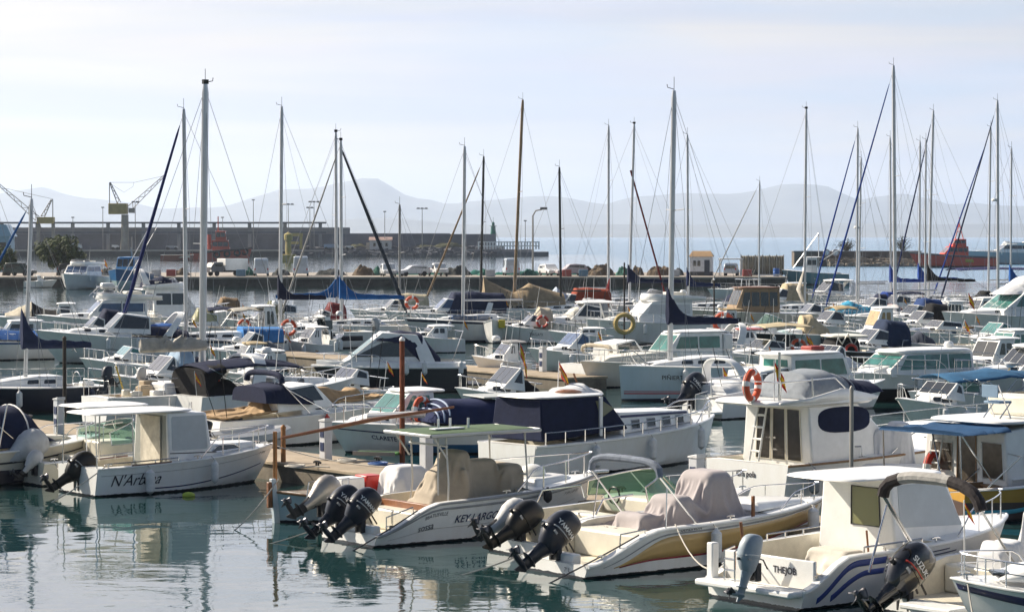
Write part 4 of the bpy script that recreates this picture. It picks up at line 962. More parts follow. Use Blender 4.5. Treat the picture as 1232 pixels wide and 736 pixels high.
cb = Cab(b, [(x0, .36), (xh+.5, zd+.02), (xh+.35, zd+.16), (x0+1.55, zr), (x0, zr)], 1.02, .86, .86, gel)
cb.front(4, glass_mat('window_olive', (.60,.60,.34), .45), 1, 'window', lo=.10, hi=.50, yr=(-.66,.12), frame=rubber)
cb.window([(x0+.18, zd+.30), (x0+2.0, zd+.22), (x0+1.5, zr-.12), (x0+.18, zr-.12)], mat('window_sunblind', (.5,.5,.5)), rnd=.05); cb.front(3, mat('window_sunblind', (.5,.5,.5)), 2)
roof(b, x0-1.15, x0+1.7, .98, .84, zr, .06, gel, parent=cb.o)
b.drape('tarpaulin', mat('tarp_cream', (.58,.54,.48), .85, var=.15, scale=3, bump=.006, bscale=9), x0-1.05, x0-.03, .9, .40, [(x0-.40,.1,.3,.5,.80,.06),(x0-.75,-.3,.15,.3,.62,.06)], nx=36, ny=44, slack=1.06, seed=2, steps=120)
b.tubes('stern_ladder', steel, [[(-b.L/2-.05,.72,.36),(-b.L/2-.05,.72,.90),(-b.L/2+.2,.72,.95)], [(-b.L/2-.05,.45,.36),(-b.L/2-.05,.45,.90),(-b.L/2+.2,.45,.95)], [(-b.L/2-.05,.72,.75),(-b.L/2-.05,.45,.75)], [(-b.L/2-.05,.72,.55),(-b.L/2-.05,.45,.55)]], .02)
b.motor(-.25, 12, .62, mat('cowl_blue_grey', (.30,.36,.42), .45, var=.2), inkw, z=.72, x=-b.L/2-.30)
b.tubes('flagstaff', wood, [[(-b.L/2+.1, .30, .55), (-b.L/2-.05, .30, 1.45)]], .03); b.tubes('grab_pole', wood, [[(x0-.2,-.55,.4),(x0-.3,-.55,1.2)]], .02)
b.box('stern_post', gel, -b.L/2-.05, -b.L/2+.12, 1.05, 1.2, .3, 1.0, .02); b.siderail(.22,.44,.12,.07,.018,3,'grab_rail',False); b.pulpit(.6,.5,.08)
seatbox(b, -b.L/2+.42, -b.L/2+.75, -.9, .9, .36, .6)

# 10 boat with the biggest black outboard, arched awning roll
b = A10 = Boat('motorboat', 'white motorboat with the large glossy black outboard and a black and grey awning roll', 'motorboat', 1168, 752, 1400, HD, B=2.5, fs=.80, fb=1.05, cock=(.012,.62), cf=.20, dip=(.24,.28), nick='boat with the large black outboard')
b.box('swim_platform', gel, -b.L/2-.5, -b.L/2+.02, -1.0, .15, .20, .30, .03)
b.motor(.52, 50, 1.0, mat('cowl_gloss_black', (.010,.010,.012), .12, var=.1, coat=.6), red_m, text='SUZUKI', z=.42, x=-b.L/2-.02)
xh = b.xat(1075, 2.1, 1.0)
rr = [(xh + .0, 1.05*math.cos(a), 2.05 + .30*abs(math.sin(a))**.6) for a in [math.pi*i/16 for i in range(17)]]
xg = b.xat(1120, 2.3, 0)
pts = [(xg, 1.12, 2.02), (xg, 1.08, 2.16), (xg, .95, 2.28), (xg, .7, 2.36), (xg,.45,2.40),(xg,.2,2.41),(xg,-.2,2.41),(xg,-.45,2.39),(xg,-.7,2.34),(xg,-.95,2.24),(xg,-1.08,2.10),(xg,-1.14,1.95)]
rb = mat('canvas_black', (.022,.016,.018), .85, var=.3, bump=.02, bscale=8); rg_ = mat('canvas_grey', (.34,.33,.32), .85, var=.25, scale=5, bump=.02, bscale=8)
o1 = MB().tube(pts[:4], .11, 10).build('awning_roll', rb, b.root); MB().tube(pts[3:8], .105, 10).build('awning_roll', rg_, b.root); MB().tube(pts[7:], .11, 10).build('awning_roll', rb, b.root)
b.tubes('bimini_frame', steel, [[(xg, 1.12, 2.02), (xg+.95, 1.12, .82)], [(xg, -1.14, 1.95), (xg+1.0, -1.14, .82)], [(xg+.1,1.12,1.85),(xg-.35,1.12,.7)], [(xg+.03, 1.08, 2.0), (xg+.98, 1.08, .80)]], .022)
whc = mat('cover_white_cloth', (.66,.67,.70), .75, var=.12, scale=3, bump=.02, bscale=4)
x0 = b.xat(1165, 1.0, .5)
b.tent('seat_cover', whc, [(x0-.02,.35,.3,.4,1.02),(x0+.1,.36,.33,.4,1.22),(x0+.55,.36,.33,.4,1.22),(x0+.65,.33,.28,.4,1.0)], amp=.04, sq=.35)
b.drape('console_cover', whc, x0+.95, x0+2.9, .72, .62, [(x0+1.75,0,.35,.42,1.72,.12),(x0+2.4,0,.3,.4,1.4,.12)], nx=44, ny=36, slack=1.07, seed=4, steps=120)
b.flag(-b.L/2+1.25, .2, .6, 1.35, .42, lean=.02)
seatbox(b, -b.L/2+.24*b.L, -b.L/2+.3*b.L, -1.0, 1.0, .2, .72, name='transom')

# 11 bow of the boat in the corner
b = A11 = Boat('motorboat', 'white bow with double navy stripe poking into the bottom corner of the photo', 'motorboat', 1400, 775, 1180, 177, B=2.3, fs=.75, fb=.95, rake=.5, boot=None, nick='navy striped bow')
b.ribbon('stripe', mat('stripe_navy', (.015,.02,.09), .4), .2, .99, .62, .82); b.pulpit(.55,.42,.08,.016,.09,True); hatch(b, 1.0, 0, 1.0, .5)
Cab(b, [(-2.2,.8),(1.2,.95),(.8,1.12),(-2.2,1.5)], .95,.75,.6, gel,'cuddy',.08)

for b in (A1, A2, A3, A6, A7, A8, A9, A10, A11): b.cleats()
# ropes from the sterns down into the water and to the neighbours
def W(b, t, sg, dz=.05): p = b.P(t, 1, sg); return b.world(p[0], p[1] - sg*.09, p[2] + dz)
for lb, a, c, sg_ in [('slack grey rope from the stern of the script lettered boat into the water', W(A1,.05,-1), W(A1,.05,-1)+Vector((-1.9,-2.2,-1.1)), .12),
 ('rope from the script lettered boat across to the cream open boat', W(A1,.05,1), W(A2,.06,-1), .3), ('bow rope from the script lettered boat to the pontoon', W(A1,.95,-1), PO - PD*(-3.2) + Vector((0,0,.6)), .15),
 ('dark rope running down the curved stern of the twin engined boat', W(A6,.16,-1), W(A6,.0,-1)+Vector((-.5,-.5,-.35)), .02), ('rope dropping from the twin engined boat stern into the water', W(A6,.05,1), W(A6,.05,1)+Vector((-2.2,-1.6,-.5)), .08),
 ('dark rope crossing the stern corner of the yellow sided boat', W(A8,.18,-1), W(A8,.0,-1)+Vector((-.9,-.6,-.4)), .02), ('rope from the yellow sided boat stern into the water', W(A8,.03,1), W(A8,.03,1)+Vector((-1.8,-1.4,-.4)), .06),
 ('rope from the swoosh striped boat platform to the yellow sided boat', W(A9,.05,1), W(A8,.30,-1), .35), ('rope between the large black outboard boat and the swoosh striped boat', W(A10,.10,1), W(A9,.30,-1), .3), ('rope hanging over the navy striped bow', W(A11,.93,1), W(A11,.80,1)+Vector((-.4,-.9,-.9)), .2),
 ('rope from the launch stem post into the water', W(A4,.02,-1,.3), W(A4,.02,-1)+Vector((-.9,-1.6,-.8)), .1), ('rope between the sports boat and the yellow sided boat', W(A7,.08,-1), W(A8,.12,1), .25)]: mooring(lb, a, c, sg_, .016, roped if 'dark' in lb else rope_m)
p = on_z(227, 597, 0); o = MB().ball((0,0,.03), .17, .10, .09, 12, 6).build('float', mat('float_lime', (.38,.48,.05), .5), loc=p); tag(o, 'small lime yellow float on the water beside the script lettered hull', 'float')
# ------------------------------------------------------------------ kinds of boats further out
def arch(b, x, hw, z0, z1, m=None, lean=-.5, wd=.35, th=.07, name='radar_arch'):
    rings = []
    for i in range(17):
        a = math.pi*i/16; c_, s_ = math.cos(a), math.sin(a); y = hw*math.copysign(abs(c_)**.6, c_)*(1 - .12*s_); q = s_**.75; z = lerp(z0, z1, q); xx = x + lean*q; wd_ = lerp(wd*1.3, wd, q)
        o_ = Vector((0, c_, s_))*th
        rings.append([(xx - wd_/2, y - o_.y/2, z - o_.z/2), (xx + wd_/2, y - o_.y/2, z - o_.z/2), (xx + wd_/2, y + o_.y/2, z + o_.z/2), (xx - wd_/2, y + o_.y/2, z + o_.z/2)])
    return MB().loft(rings).build(name, m or gel, b.root, bevel=.01)
_used = set()
def autofend(b):
    r_ = random.Random(len(_used)*7 + 3); words = ' '.join(b.nick.split()[:9])
    if words in _used: return
    _used.add(words); n_ = r_.choice([0, 1, 1, 2])
    for i in range(n_): fender(b, [.62, .30][i] + r_.uniform(-.06, .06), ('forward white fender on the ' if i == 0 and n_ > 1 else ('rear white fender on the ' if i else 'only white fender on the ')) + words, L=.6, r=.12, m=r_.choice([fend_w, fend_w, fend_w, fend_n]) if False else fend_w)
def rodsandbits(b, x, z):
    r_ = random.Random(int(b.c.x*37 + b.c.y)); L = b.L
    b.antenna(x + .2, r_.uniform(-.5, .5), z, r_.uniform(1.0, 2.4), r_.uniform(-.2, .5))
    if r_.random() < .5: b.tubes('fishing_rod', blackp, [[(-.40*L, s_*.5, .8), (-.44*L - r_.uniform(0, .5), s_*.7, r_.uniform(2.2, 3.2))] for s_ in (-1, .4)], .014, 4)
    if r_.random() < .55: b.tubes('stern_rail', steel, [[(-.30*L, -b.B*.43, b.fs), (-.32*L, -b.B*.43, b.fs+.45), (-.48*L, -b.B*.38, b.fs+.45), (-.48*L, b.B*.38, b.fs+.45), (-.32*L, b.B*.43, b.fs+.45), (-.30*L, b.B*.43, b.fs)]], .016)
    if r_.random() < .35: b.flag(-.47*L, r_.choice([-.6, .6]), b.fs, 1.1, .6, lean=.12)
    if r_.random() < .3: b.radar(x + .5, 0, z, .2)
def trunk(b, xa, xb_, h, hw, m=None, wf=.5, name='cuddy', ports=0, gm=None):
    za, zb_ = b.zs(b.T(xa)), b.zs(b.T(xb_)); l = xb_ - xa
    c = Cab(b, [(xa, za-.1), (xb_, zb_-.02), (xb_-.12*l, zb_+h*.35), (xa+.25*l, za+h), (xa, za+h)], hw, hw*.82, wf, m or gel, name, .06)
    for i in range(ports):
        x = xa + l*(.18 + .22*i); z = lerp(za, zb_, (x-xa)/l) + h*.30; c.window(round_poly([(x, z), (x+.34, z), (x+.34, z+.16), (x, z+.16)], .07), gm or glass_d, 'porthole')
    return c
def house(b, x0, x1, z0, h, hw, rake=.5, aft=.0, m=None, gm=None, n=2, wf=.9, roofm=None, over=(.25,.15), panes=2, doors=True, band=(.42,.86), name='cabin', th=.07):
    c = Cab(b, [(x0, z0-.15), (x1, z0-.12), (x1, z0+h*.25), (x1-rake, z0+h), (x0+aft, z0+h)], hw, hw*.88, wf, m or gel, name, .04)
    g = gm or glass_d; xa, xb_ = x0+.12, x1-rake*.55-.12; s_ = (xb_-xa)/n
    for i in range(n):
        fr = rake*(band[1]-band[0])*.5 if i == n-1 else 0
        c.window([(xa+s_*i+.04, z0+h*band[0]), (xa+s_*(i+1)-.04+fr*.5, z0+h*band[0]), (xa+s_*(i+1)-.04-fr, z0+h*band[1]), (xa+s_*i+.04, z0+h*band[1])], g, rnd=.05)
    c.front(2, g, panes, lo=.12, hi=.88)
    if doors: c.front(4, g, 2, 'cabin_door', lo=.12, hi=.75, ins=.25)
    roof(b, x0-over[0], x1-rake+over[1], hw*.98, hw*.86, z0+h, th, roofm or gel, parent=c.o)
    return c
def camper(b, x0, x1, z0, h, hw, m, clear=False, front=.8):
    return b.tent('canopy', m, [(x0, hw, hw*.9, z0, z0+h*.80), (x0+.1, hw, hw*.9, z0, z0+h*.92), (lerp(x0,x1,.5), hw, hw*.88, z0, z0+h), (x1-front, hw, hw*.84, z0, z0+h*.98), (x1, hw*.8, hw*.6, z0, z0+.06)], nx=16, amp=.03, sq=.5, seed=x0)
def clutter(b, x0, x1, hw, z, n=4, seed=0):
    r_ = random.Random(seed + int(b.c.x*10)); cols = [gel, gelc, mat('locker_blue', (.05,.13,.30), .6), mat('locker_grey', (.3,.3,.31), .6), teak, mat('cushion_tan', (.45,.36,.25), .8)]
    for i in range(n):
        x, y = r_.uniform(x0, x1), r_.uniform(-hw, hw); s_ = r_.uniform(.18, .4); b.box('locker', r_.choice(cols), x, x+s_*1.5, y-s_/2, y+s_/2, z, z+s_*r_.uniform(.6, 1.3), .04)
def express(name, label, xs, ys, xb, hd, B, nick=None, h=.62, top=None, topm=None, gm=None, ar=False, ws=.0, ports=2, eng=None, pul=True, canv=None, cat='motorboat', k=1.0, aft=True, **kw):
    kw.setdefault('fs', .85); kw.setdefault('fb', 1.2); kw.setdefault('rake', .9)
    b = Boat(name, label, cat, xs, ys, xb, hd, B=B, cock=(.08,.45), cf=.4, nick=nick, **kw); L = b.L; zd = b.zs(.55); hw = B/2*.80
    trunk(b, -.02*L, .46*L, .34*k, hw, ports=ports, wf=.42)
    x1 = .16*L + ws; x0 = -.16*L + ws; rk = .6*h*1.6
    c = Cab(b, [(x0, zd+.05), (x1+.15, zd+.18), (x1+.02, zd+.30), (x1-rk, zd+.30+h), (x0, zd+.25+h*.85)], hw, hw*.84, .85, gel, 'windscreen_frame', .03); g = gm or glass_d
    c.window([(x0+.08, zd+.34), (x1-.30, zd+.40), (x1-rk-.03, zd+.24+h), (x0+.08, zd+.20+h*.82)], g); c.front(2, g, 3, lo=.06, hi=.94, ins=.06)
    if top == 'canvas': camper(b, -.46*L, x1-rk+.3, zd+.02, h+.75, hw*1.02, topm or canvas(NAVY))
    elif top == 'hard': roof(b, x0-.35*L*.6, x1-rk+.25, hw*.98, hw*.8, zd+.30+h+.02, .10, topm or gel, camber=.10); b.tubes('roof_post', gel, [[(x0-.16*L, sg*hw*.9, zd), (x0-.10*L, sg*hw*.9, zd+.3+h)] for sg in (1,-1)], .05)
    elif top == 'bimini': b.bimini(-.42*L, x0+.15*L, hw*.98, zd+1.25, topm or canvas(NAVY))
    if ar: arch(b, x0-.12*L, hw*1.1, zd-.05, zd+1.15, lean=-.45 if ar is True else ar)
    if canv: b.tent('cockpit_cover', canv, [(-.45*L, hw, hw*.8, zd-.1, zd+.2), (-.3*L, hw, hw*.8, zd-.05, zd+.45), (x0+.1, hw, hw*.8, zd, zd+.45)], nx=8, amp=.03)
    if pul: b.pulpit(.52, .45, .09, .016, .11)
    if eng: b.motor(0, eng, 1.0)
    if aft: b.box('aft_seat', gelc, -.44*L, -.36*L, -hw*.85, hw*.85, .4, zd-.1, .06); b.box('swim_platform', gel, -L/2-.45, -L/2+.02, -B*.42, B*.42, .16, .24, .03)
    clutter(b, -.36*L, -.2*L, hw*.7, .45, 3, len(label)); autofend(b); rodsandbits(b, x0, zd+h)
    b.zd, b.hw, b.x0, b.x1 = zd, hw, x0, x1
    return b
def pilot(name, label, xs, ys, xb, hd, B, nick=None, h=1.15, gm=None, n=2, x=( -.18, .20), rake=.45, cat='motorboat', roofm=None, eng=None, trk=.3, over=(.5,.12), hm=None, canv=None, **kw):
    kw.setdefault('fs', .75); kw.setdefault('fb', 1.1); kw.setdefault('rake', .7)
    b = Boat(name, label, cat, xs, ys, xb, hd, B=B, cock=(.05,.34), cf=.35, nick=nick, **kw); L = b.L; zd = b.zs(.5); hw = B/2*.74
    if trk: trunk(b, .12*L, .45*L, trk, hw, wf=.45, ports=1)
    house(b, x[0]*L, x[1]*L, zd, h, hw, rake, 0, hm, gm, n, .92, roofm, over); b.pulpit(.5, .5, .08, .016, .12)
    if eng: b.motor(0, eng, .9)
    if canv: b.bimini(-.46*L, x[0]*L, hw, zd+h, canv)
    clutter(b, -.42*L, -.22*L, hw*.6, .35, 3)
    autofend(b); rodsandbits(b, x[0]*L+.3, zd+h+.1)
    b.zd, b.hw = zd, hw
    return b
def flyboat(name, label, xs, ys, xb, hd, B, nick=None, h=1.2, gm=None, fm=None, canv=None, x=(-.25,.22), rake=.9, cat='cabin cruiser', n=2, bim=None, **kw):
    kw.setdefault('fs', .95); kw.setdefault('fb', 1.35); kw.setdefault('rake', 1.0)
    b = Boat(name, label, cat, xs, ys, xb, hd, B=B, cock=(.05,.24), cf=.5, nick=nick, **kw); L = b.L; zd = b.zs(.5); hw = B/2*.82
    trunk(b, .12*L, .46*L, .4, hw*.95, wf=.4, ports=2); house(b, x[0]*L, x[1]*L, zd, h, hw, rake, 0, None, gm, n, .9, None, (.14*L,.2), 3)
    z = zd+h+.06; xa, xb_ = x[0]*L-.12*L, x[1]*L-rake+.3
    rg = []
    for hh, sc in ((0,1.0),(.30,1.03),(.42,1.0),(.42,.92),(.10,.90)):
        o_ = []
        for i in range(21):
            a = math.pi*i/20 - math.pi/2; fx, fy = math.cos(a), math.sin(a); o_.append((lerp(xa, xb_ - (.28*hh if sc > .95 else .3), abs(fx)**.5), hw*.92*sc*math.copysign(abs(fy)**.7, fy), z + hh*(.55 + .45*abs(fx)**.5)))
        rg.append(o_)
    MB().loft(rg, caps=False, closed=False).build('flybridge', fm or gel, b.root, solid=.03); b.box('fly_seat', gelc, lerp(xa,xb_,.3), lerp(xa,xb_,.55), -hw*.6, hw*.6, z, z+.5, .06); b.windscreen(xb_-1.0, xb_-.35, hw*.75, hw*.5, .28, .25, glass_mat('fly_screen', (.35,.37,.4), .5), z=z+.40)
    if canv: b.tent('fly_cover', canv, [(xa+.3, hw*.7, hw*.5, z+.05, z+.45), (lerp(xa,xb_,.5), hw*.75, hw*.5, z+.1, z+.85), (xb_-.4, hw*.6, hw*.35, z+.3, z+.5)], nx=10, amp=.04)
    if bim: b.bimini(xa+.1, xb_-.3, hw*.85, z+1.55, bim, zb=z+.2)
    b.pulpit(.42, .5, .08, .017, .1); b.siderail(.06,.24,.35,.06,.015,3,'stern_rail')
    autofend(b); rodsandbits(b, xa+.5, z+.4)
    b.zd, b.hw, b.zf, b.xa, b.xb_ = zd, hw, z, xa, xb_
    return b
def sail(label, xs, ys, xb, hd, B, mast, nick=None, mr=.085, mm=None, boom=.42, cover=NAVY, bz=1.55, jib=None, stay=True, dodge=None, stripe=None, spr=1, win=3, gm=None, mtop=None, radar=False, lines=True, wheel=True, cat='sailing yacht', name='sailing_yacht', jibr=.055, boomdir=-1, cabin=.40, backs=True, bare=False, **kw):
    kw.setdefault('fs', .95); kw.setdefault('fb', 1.15); kw.setdefault('rake', .8); kw.setdefault('tm', .40); kw.setdefault('pw', 1.9); kw.setdefault('sw', .72)
    b = Boat(name, label, cat, xs, ys, xb, hd, B=B, round_=True, cock=(.06,.30), cf=.55, nick=nick, sd=.3, flare=.1, **kw); L = b.L
    if stripe: b.ribbon('stripe', paint(stripe), .01, .985, .86, .955); 
    mbx, mtx, mty = mast; xm = b.xat(mbx, 1.5, 0); xm = max(-.25*L, min(.32*L, xm)); zd = b.zs(b.T(xm)) + .35
    zt = b.zat(xm, 0, mty); xt = b.xat(mtx, zt, 0); xt = max(xm-1.2, min(xm+1.2, xt)) if mtx != mbx else xm
    # coachroof
    xa, xe = -.20*L, .36*L; za = b.zs(.4); c = Cab(b, [(xa, za-.1), (xe, b.zs(.86)-.02), (xe-.5, b.zs(.8)+.12), (xa+.3*(xe-xa), za+cabin), (xa, za+cabin)], B/2*.66, B/2*.54, .55, gel, 'coachroof', .07)
    for i in range(win):
        x = lerp(xa, xe, .10 + .19*i); c.window(round_poly([(x, za+.12), (x+.11*L*.7, za+.12), (x+.10*L*.7, za+.26), (x, za+.27)], .05), gm or glass_d, rnd=0)
    hatch(b, .30*L, 0, b.zs(.8)+.06, .45)
    # spars
    mr *= .88; mk = mm or alu; mo = MB(); mo.loft([[(lerp(xm,xt,q) + mr*1.25*math.cos(2*math.pi*j/10), mr*math.sin(2*math.pi*j/10), lerp(zd-.4, zt, q)) for j in range(10)] for q in (0, .5, .97)] + [[(xt + mr*.8*math.cos(2*math.pi*j/10), mr*.65*math.sin(2*math.pi*j/10), zt) for j in range(10)]])
    mo = mo.build('mast', mk, b.root)
    MB().tube([(xt, 0, zt), (xt, 0, zt+.55)], .012, 5).build('masthead_antenna', blackp, mo); MB().tube([(xt, 0, zt+.05), (xt+.32, .02, zt+.12), (xt+.34,.02,zt+.24)], .016, 5).build('wind_vane', blackp, mo)
    if mtop: MB().box(xt-.10, xt+.10, -.07, .07, zt, zt+.16).build('masthead_light', blackp, mo)
    hs = [.55] if spr == 1 else ([.36,.68] if spr == 2 else [])
    P_ = lambda q: Vector((lerp(xm,xt,q), 0, lerp(zd, zt, q))); sw_ = B*.27
    for q in hs: MB().tube([P_(q) + Vector((-.15, sw_*(1.1-q*.4), .05)), P_(q), P_(q) + Vector((-.15, -sw_*(1.1-q*.4), .05))], .022, 6).build('spreader', mk, mo)
    rg = MB(); bowp = Vector((b.X(1, b.fb) - .12, 0, b.fb + .05)); top = P_(.985); sp_ = Vector((-L/2 + .1, 0, b.zs(0) + .1))
    for sg in (1, -1):
        dk = Vector((xm - .1, sg*(b.w(b.T(xm)) - .06), b.zs(b.T(xm)) + .02)); ch = [dk]
        for q in hs: ch.append(P_(q) + Vector((-.15, sg*sw_*(1.1-q*.4), .05)))
        ch.append(top); rg.tube(ch, .0085, 4); rg.tube([dk + Vector((-.35,0,0)), P_(hs[0] if hs else .5)], .0075, 4)
    rg.tube([bowp, top], .010, 4)
    if backs: rg.tube([sp_, top], .010, 4)
    rg.build('rigging', wire, mo)
    if jib: d = top - bowp; MB().tube([bowp + d*.03, bowp + d*.07, bowp + d*.5, bowp + d*.90, bowp + d*.94], [.03, jibr*1.25, jibr*1.1, jibr*.7, .02], 8).build('furled_jib', canvas(jib), b.root); MB().lathe([(.03,0),(.10,.02),(.10,.10),(.03,.12)], tuple(bowp + d*.015), 'z', 10).build('furling_drum', blackp, b.root)
    # boom and sail cover
    if boom:
        bl = boom*L; zz = zd + bz - .35; MB().tube([(xm + boomdir*.1, 0, zz), (xm + boomdir*bl, 0, zz + .02)], .06, 8).build('boom', mk, b.root)
        if cover:
            rings = []
            for i in range(19):
                q = i/18; x = xm + boomdir*(-.13 + (bl + .1)*q); ht = lerp(.30, .12, q) + 1.15*max(0, 1 - q*3.4)**1.7 + .02*math.sin(q*30)
                if bare: ht = .34 + .22*noise.noise(Vector((q*9, 0, 3)))
                hw = lerp(.17, .10, q)*(1 + .12*math.sin(q*19))
                lump = [1 + (.45*noise.noise(Vector((q*8, j*.9, 1))) if bare else 0) for j in range(14)]
                rings.append([(x, lump[j]*hw*(1.3 if bare else 1)*math.cos(2*math.pi*j/14)*(1 if math.sin(2*math.pi*j/14) < 0 else .75), zz - .12 + (ht + .12)*(.5 + .5*math.sin(2*math.pi*j/14))*lump[j]) for j in range(14)])
            MB().loft(rings).build('sail_cover', canvas(cover) if not bare else bare, b.root, smooth=60)
        rg = MB(); rg.tube([(xm + boomdir*bl, 0, zz), (lerp(xm, xt, .96), 0, lerp(zd, zt, .96))], .007, 4); rg.build('topping_lift', wire, b.root)
    if dodge: b.tent('sprayhood', canvas(dodge), [(xa-.35, B*.30, B*.27, za+.1, za+1.0), (xa+.15, B*.30, B*.27, za+.2, za+1.02), (xa+.75, B*.26, B*.2, za+.3, za+.5)], nx=8, amp=.02, sq=.5)
    if radar: b.radar(P_(.5).x + .30, 0, P_(.5).z, .22)
    b.pulpit(.84, .6, .07, .016, .07, True); b.siderail(.03, .86, .6, .05, .010, 8, 'lifeline')
    b.tubes('pushpit', steel, [[(-L/2+1.0, -b.w(.1)+.08, b.fs), (-L/2+.1, -b.w(0)+.08, b.fs+.02), (-L/2+.1, -b.w(0)+.08, b.fs+.6), (-L/2+.1, b.w(0)-.08, b.fs+.6), (-L/2+.1, b.w(0)-.08, b.fs)]], .016)
    if wheel: b.tubes('steering_wheel', steel, [[(-.34*L, .38*math.cos(a), 1.05+.38*math.sin(a)) for a in [2*math.pi*i/16 for i in range(17)]]], .016)
    autofend(b); clutter(b, -.42*L, -.24*L, B*.25, .75, 4, len(label))
    b.xm, b.zd, b.za = xm, zd, za
    return b
# ------------------------------------------------------------------ second row, beyond the first pontoon
# sailing yacht with the stout grey mast, sail loosely rolled on its boom
sailc = mat('sail_rolled', (.46,.43,.38), .9, var=.35, scale=4, bump=.05, bscale=6)
b = B2 = sail('white sailing yacht with stout grey mast and loosely rolled sail behind the script lettered boat', 128, 512, 345, HD, 2.7, (243, 247, 101), mr=.125, boom=.32, cover=GREYC, bare=sailc, bz=1.55, boomdir=-1, spr=0, win=2, stripe=None, nick='stout masted yacht', mtop=True, wheel=False, dodge=None)
b.motor(.75, 0, .5, mat('cowl_light_grey', (.5,.5,.5), .4), None, z=1.45, x=b.xat(172, 1.6, .8)); b.motor(-.6, 5, .5, mat('cowl_dark_blue', (.03,.04,.06), .5), z=1.6, x=b.xat(131,1.6,-.6))
b.tubes('danbuoy', mat('pole_yellow', (.55,.40,.08), .6), [[(b.xat(152,1.3,0),.2,1.1),(b.xat(143,2,0),.2,2.0)]], .035); clutter(b, -.45*b.L, -.2*b.L, .7, .95, 7)
fender(b, .45, 'white fender on the stout masted yacht behind the glass windscreen', L=.5)
# big cruiser with navy awning and white radar arch
b = B3 = Boat('cabin_cruiser', 'white cruiser with big navy awning over the cockpit and white radar arch', 'cabin cruiser', 240, 512, 400, HD, B=3.0, fs=1.0, fb=1.4, rake=1.0, cock=(.05,.45), cf=.6, nick='navy awning cruiser')
xa, xc, xe = b.xat(228, 2.4, 0), b.xat(312, 2.4, 0), b.xat(345, 2.4, 0); zt = b.zat(xc, 0, 430)
b.bimini(xa, xe, 1.25, zt, canvas(NAVY), .22, drop=.2)
b.tent('awning_curtain', canvas(BLACK), [(xa-.05, 1.2, 1.15, zt-1.1, zt-.30), (xa+.35, 1.25, 1.2, zt-.75, zt-.15), (xa+.75, 1.25, 1.2, zt-.4, zt-.12)], nx=8, amp=.02, sq=.4)
arch(b, b.xat(305, 1.4, -1.3), 1.42, .95, zt+.12, lean=.55, wd=.45, th=.1); b.radar(xc+.3, 0, zt+.14, .2)
trunk(b, 0, .46*b.L, .42, 1.15, wf=.4, ports=2); camper(b, b.xat(245,1.2,-1), b.xat(305,1.2,-1), .95, .62, 1.3, canvas(BLACK)); b.pulpit(.5,.5)
b.flag(-b.L/2+.1, -.9, 1.0, .9, .55, lean=.1); clutter(b, -.45*b.L, -.1*b.L, 1.0, .95, 5, 3)
lifering(b.world(-b.L/2+.9, -.5, 1.35), 'orange life ring under the big navy awning', .3)
# tan covered boat
b = B4 = express('motorboat', 'white motorboat under a long tan canvas cover with small navy folded hood', 262, 540, 452, HD-4, 2.6, nick='tan covered boat', ports=2, rail=gel)
L = b.L; tanc = mat('canvas_tan', (.40,.27,.15), .9, var=.22, scale=1.6, bump=.03, bscale=3.5)
x0, x1 = b.xat(268, 1.2, -1.2), b.xat(462, 1.3, -.3); xk = b.xat(425,1.7,0)
b.drape('boat_cover', tanc, x0, x1, 1.30, lambda x: .98 + .07*(x-x0), [(lerp(x0,xk,.42),0,.5,.35,1.42,.15),(lerp(x0,xk,.75),0,.4,.3,1.72,.15),(xk-.1,0,.12,.4,b.zat(xk,0,466),.1)], nx=80, ny=36, slack=1.06, seed=6, hwf=.45, steps=130)
b.hoop('folded_hood', canvas(NAVY), b.xat(372,1.1,-1.2), 1.0, b.xat(318,2.0,0), b.zat(b.xat(340,2,0),0,447), 1.25, .11, 1.15, lx=b.xat(395,1,-1.2))
b.tent('hood_curtain', canvas(NAVY), [(b.xat(318,1.6,-1), 1.15,1.1, 1.35,1.85), (b.xat(345,1.6,-1), 1.15,1.1,1.3,1.95), (b.xat(378,1.5,-1), 1.1,.9,1.25,1.45)], nx=8, amp=.03, sq=.45)
fender(b, .52, 'red fender on the tan covered boat', L=.45, r=.09, m=red_m, drop=.05)
b = Boat('inflatable_boat', 'pale grey inflatable tender beside the tan covered boat', 'inflatable boat', 262, 545, 335, HD-4, B=1.4, fs=.38, fb=.55, rake=.3, top=(.55,.56,.58), rail=mat('tube_grey', (.55,.56,.58), .5), railr=.19, cock=(.08,.8), cf=.15, nick='grey tender'); b.box('thwart', gel, -.1, .2, -.45, .45, .35, .42, .02); b.motor(0, 20, .5, z=.5)
# small cabin boat, bow to the pontoon
b = B5 = Boat('motorboat', 'white cabin boat with green tinted windscreen and flag on its roof', 'motorboat', 575, 540, 416, 212, B=2.4, fs=.8, fb=.98, rake=.6, boot=None, cock=(.05,.4), cf=.3, nick='green windscreen cabin boat')
zd = b.zs(.5); x0, x1 = b.xat(540, 1.4, 0), b.xat(470, 1.4, 0); zt = b.zat((x0+x1)/2, 0, 468)
house(b, -.15*b.L, .22*b.L, zd+.05, zt-zd-.1, .86, .7, 0, None, glass_g, 2, .9, None, (.5,.1), 2, band=(.25,.9)); trunk(b, .1*b.L, .46*b.L, .32, .85, wf=.45, ports=1)
b.ribbon('stripe', mat('stripe_navy', (.015,.02,.09)), .3, .97, .60, .66); b.letter('CLARETE  II', .80, .30, .17, inkb, 0, .003); b.pulpit(.5,.5,.08,.018,.1); b.flag(-.1*b.L, .3, zt, .55, .36, lean=0.05)
lifering(b.world(.05, 1.15, zt-.55), 'faded orange life ring beside the rusty red post', .33, rz=0.9)
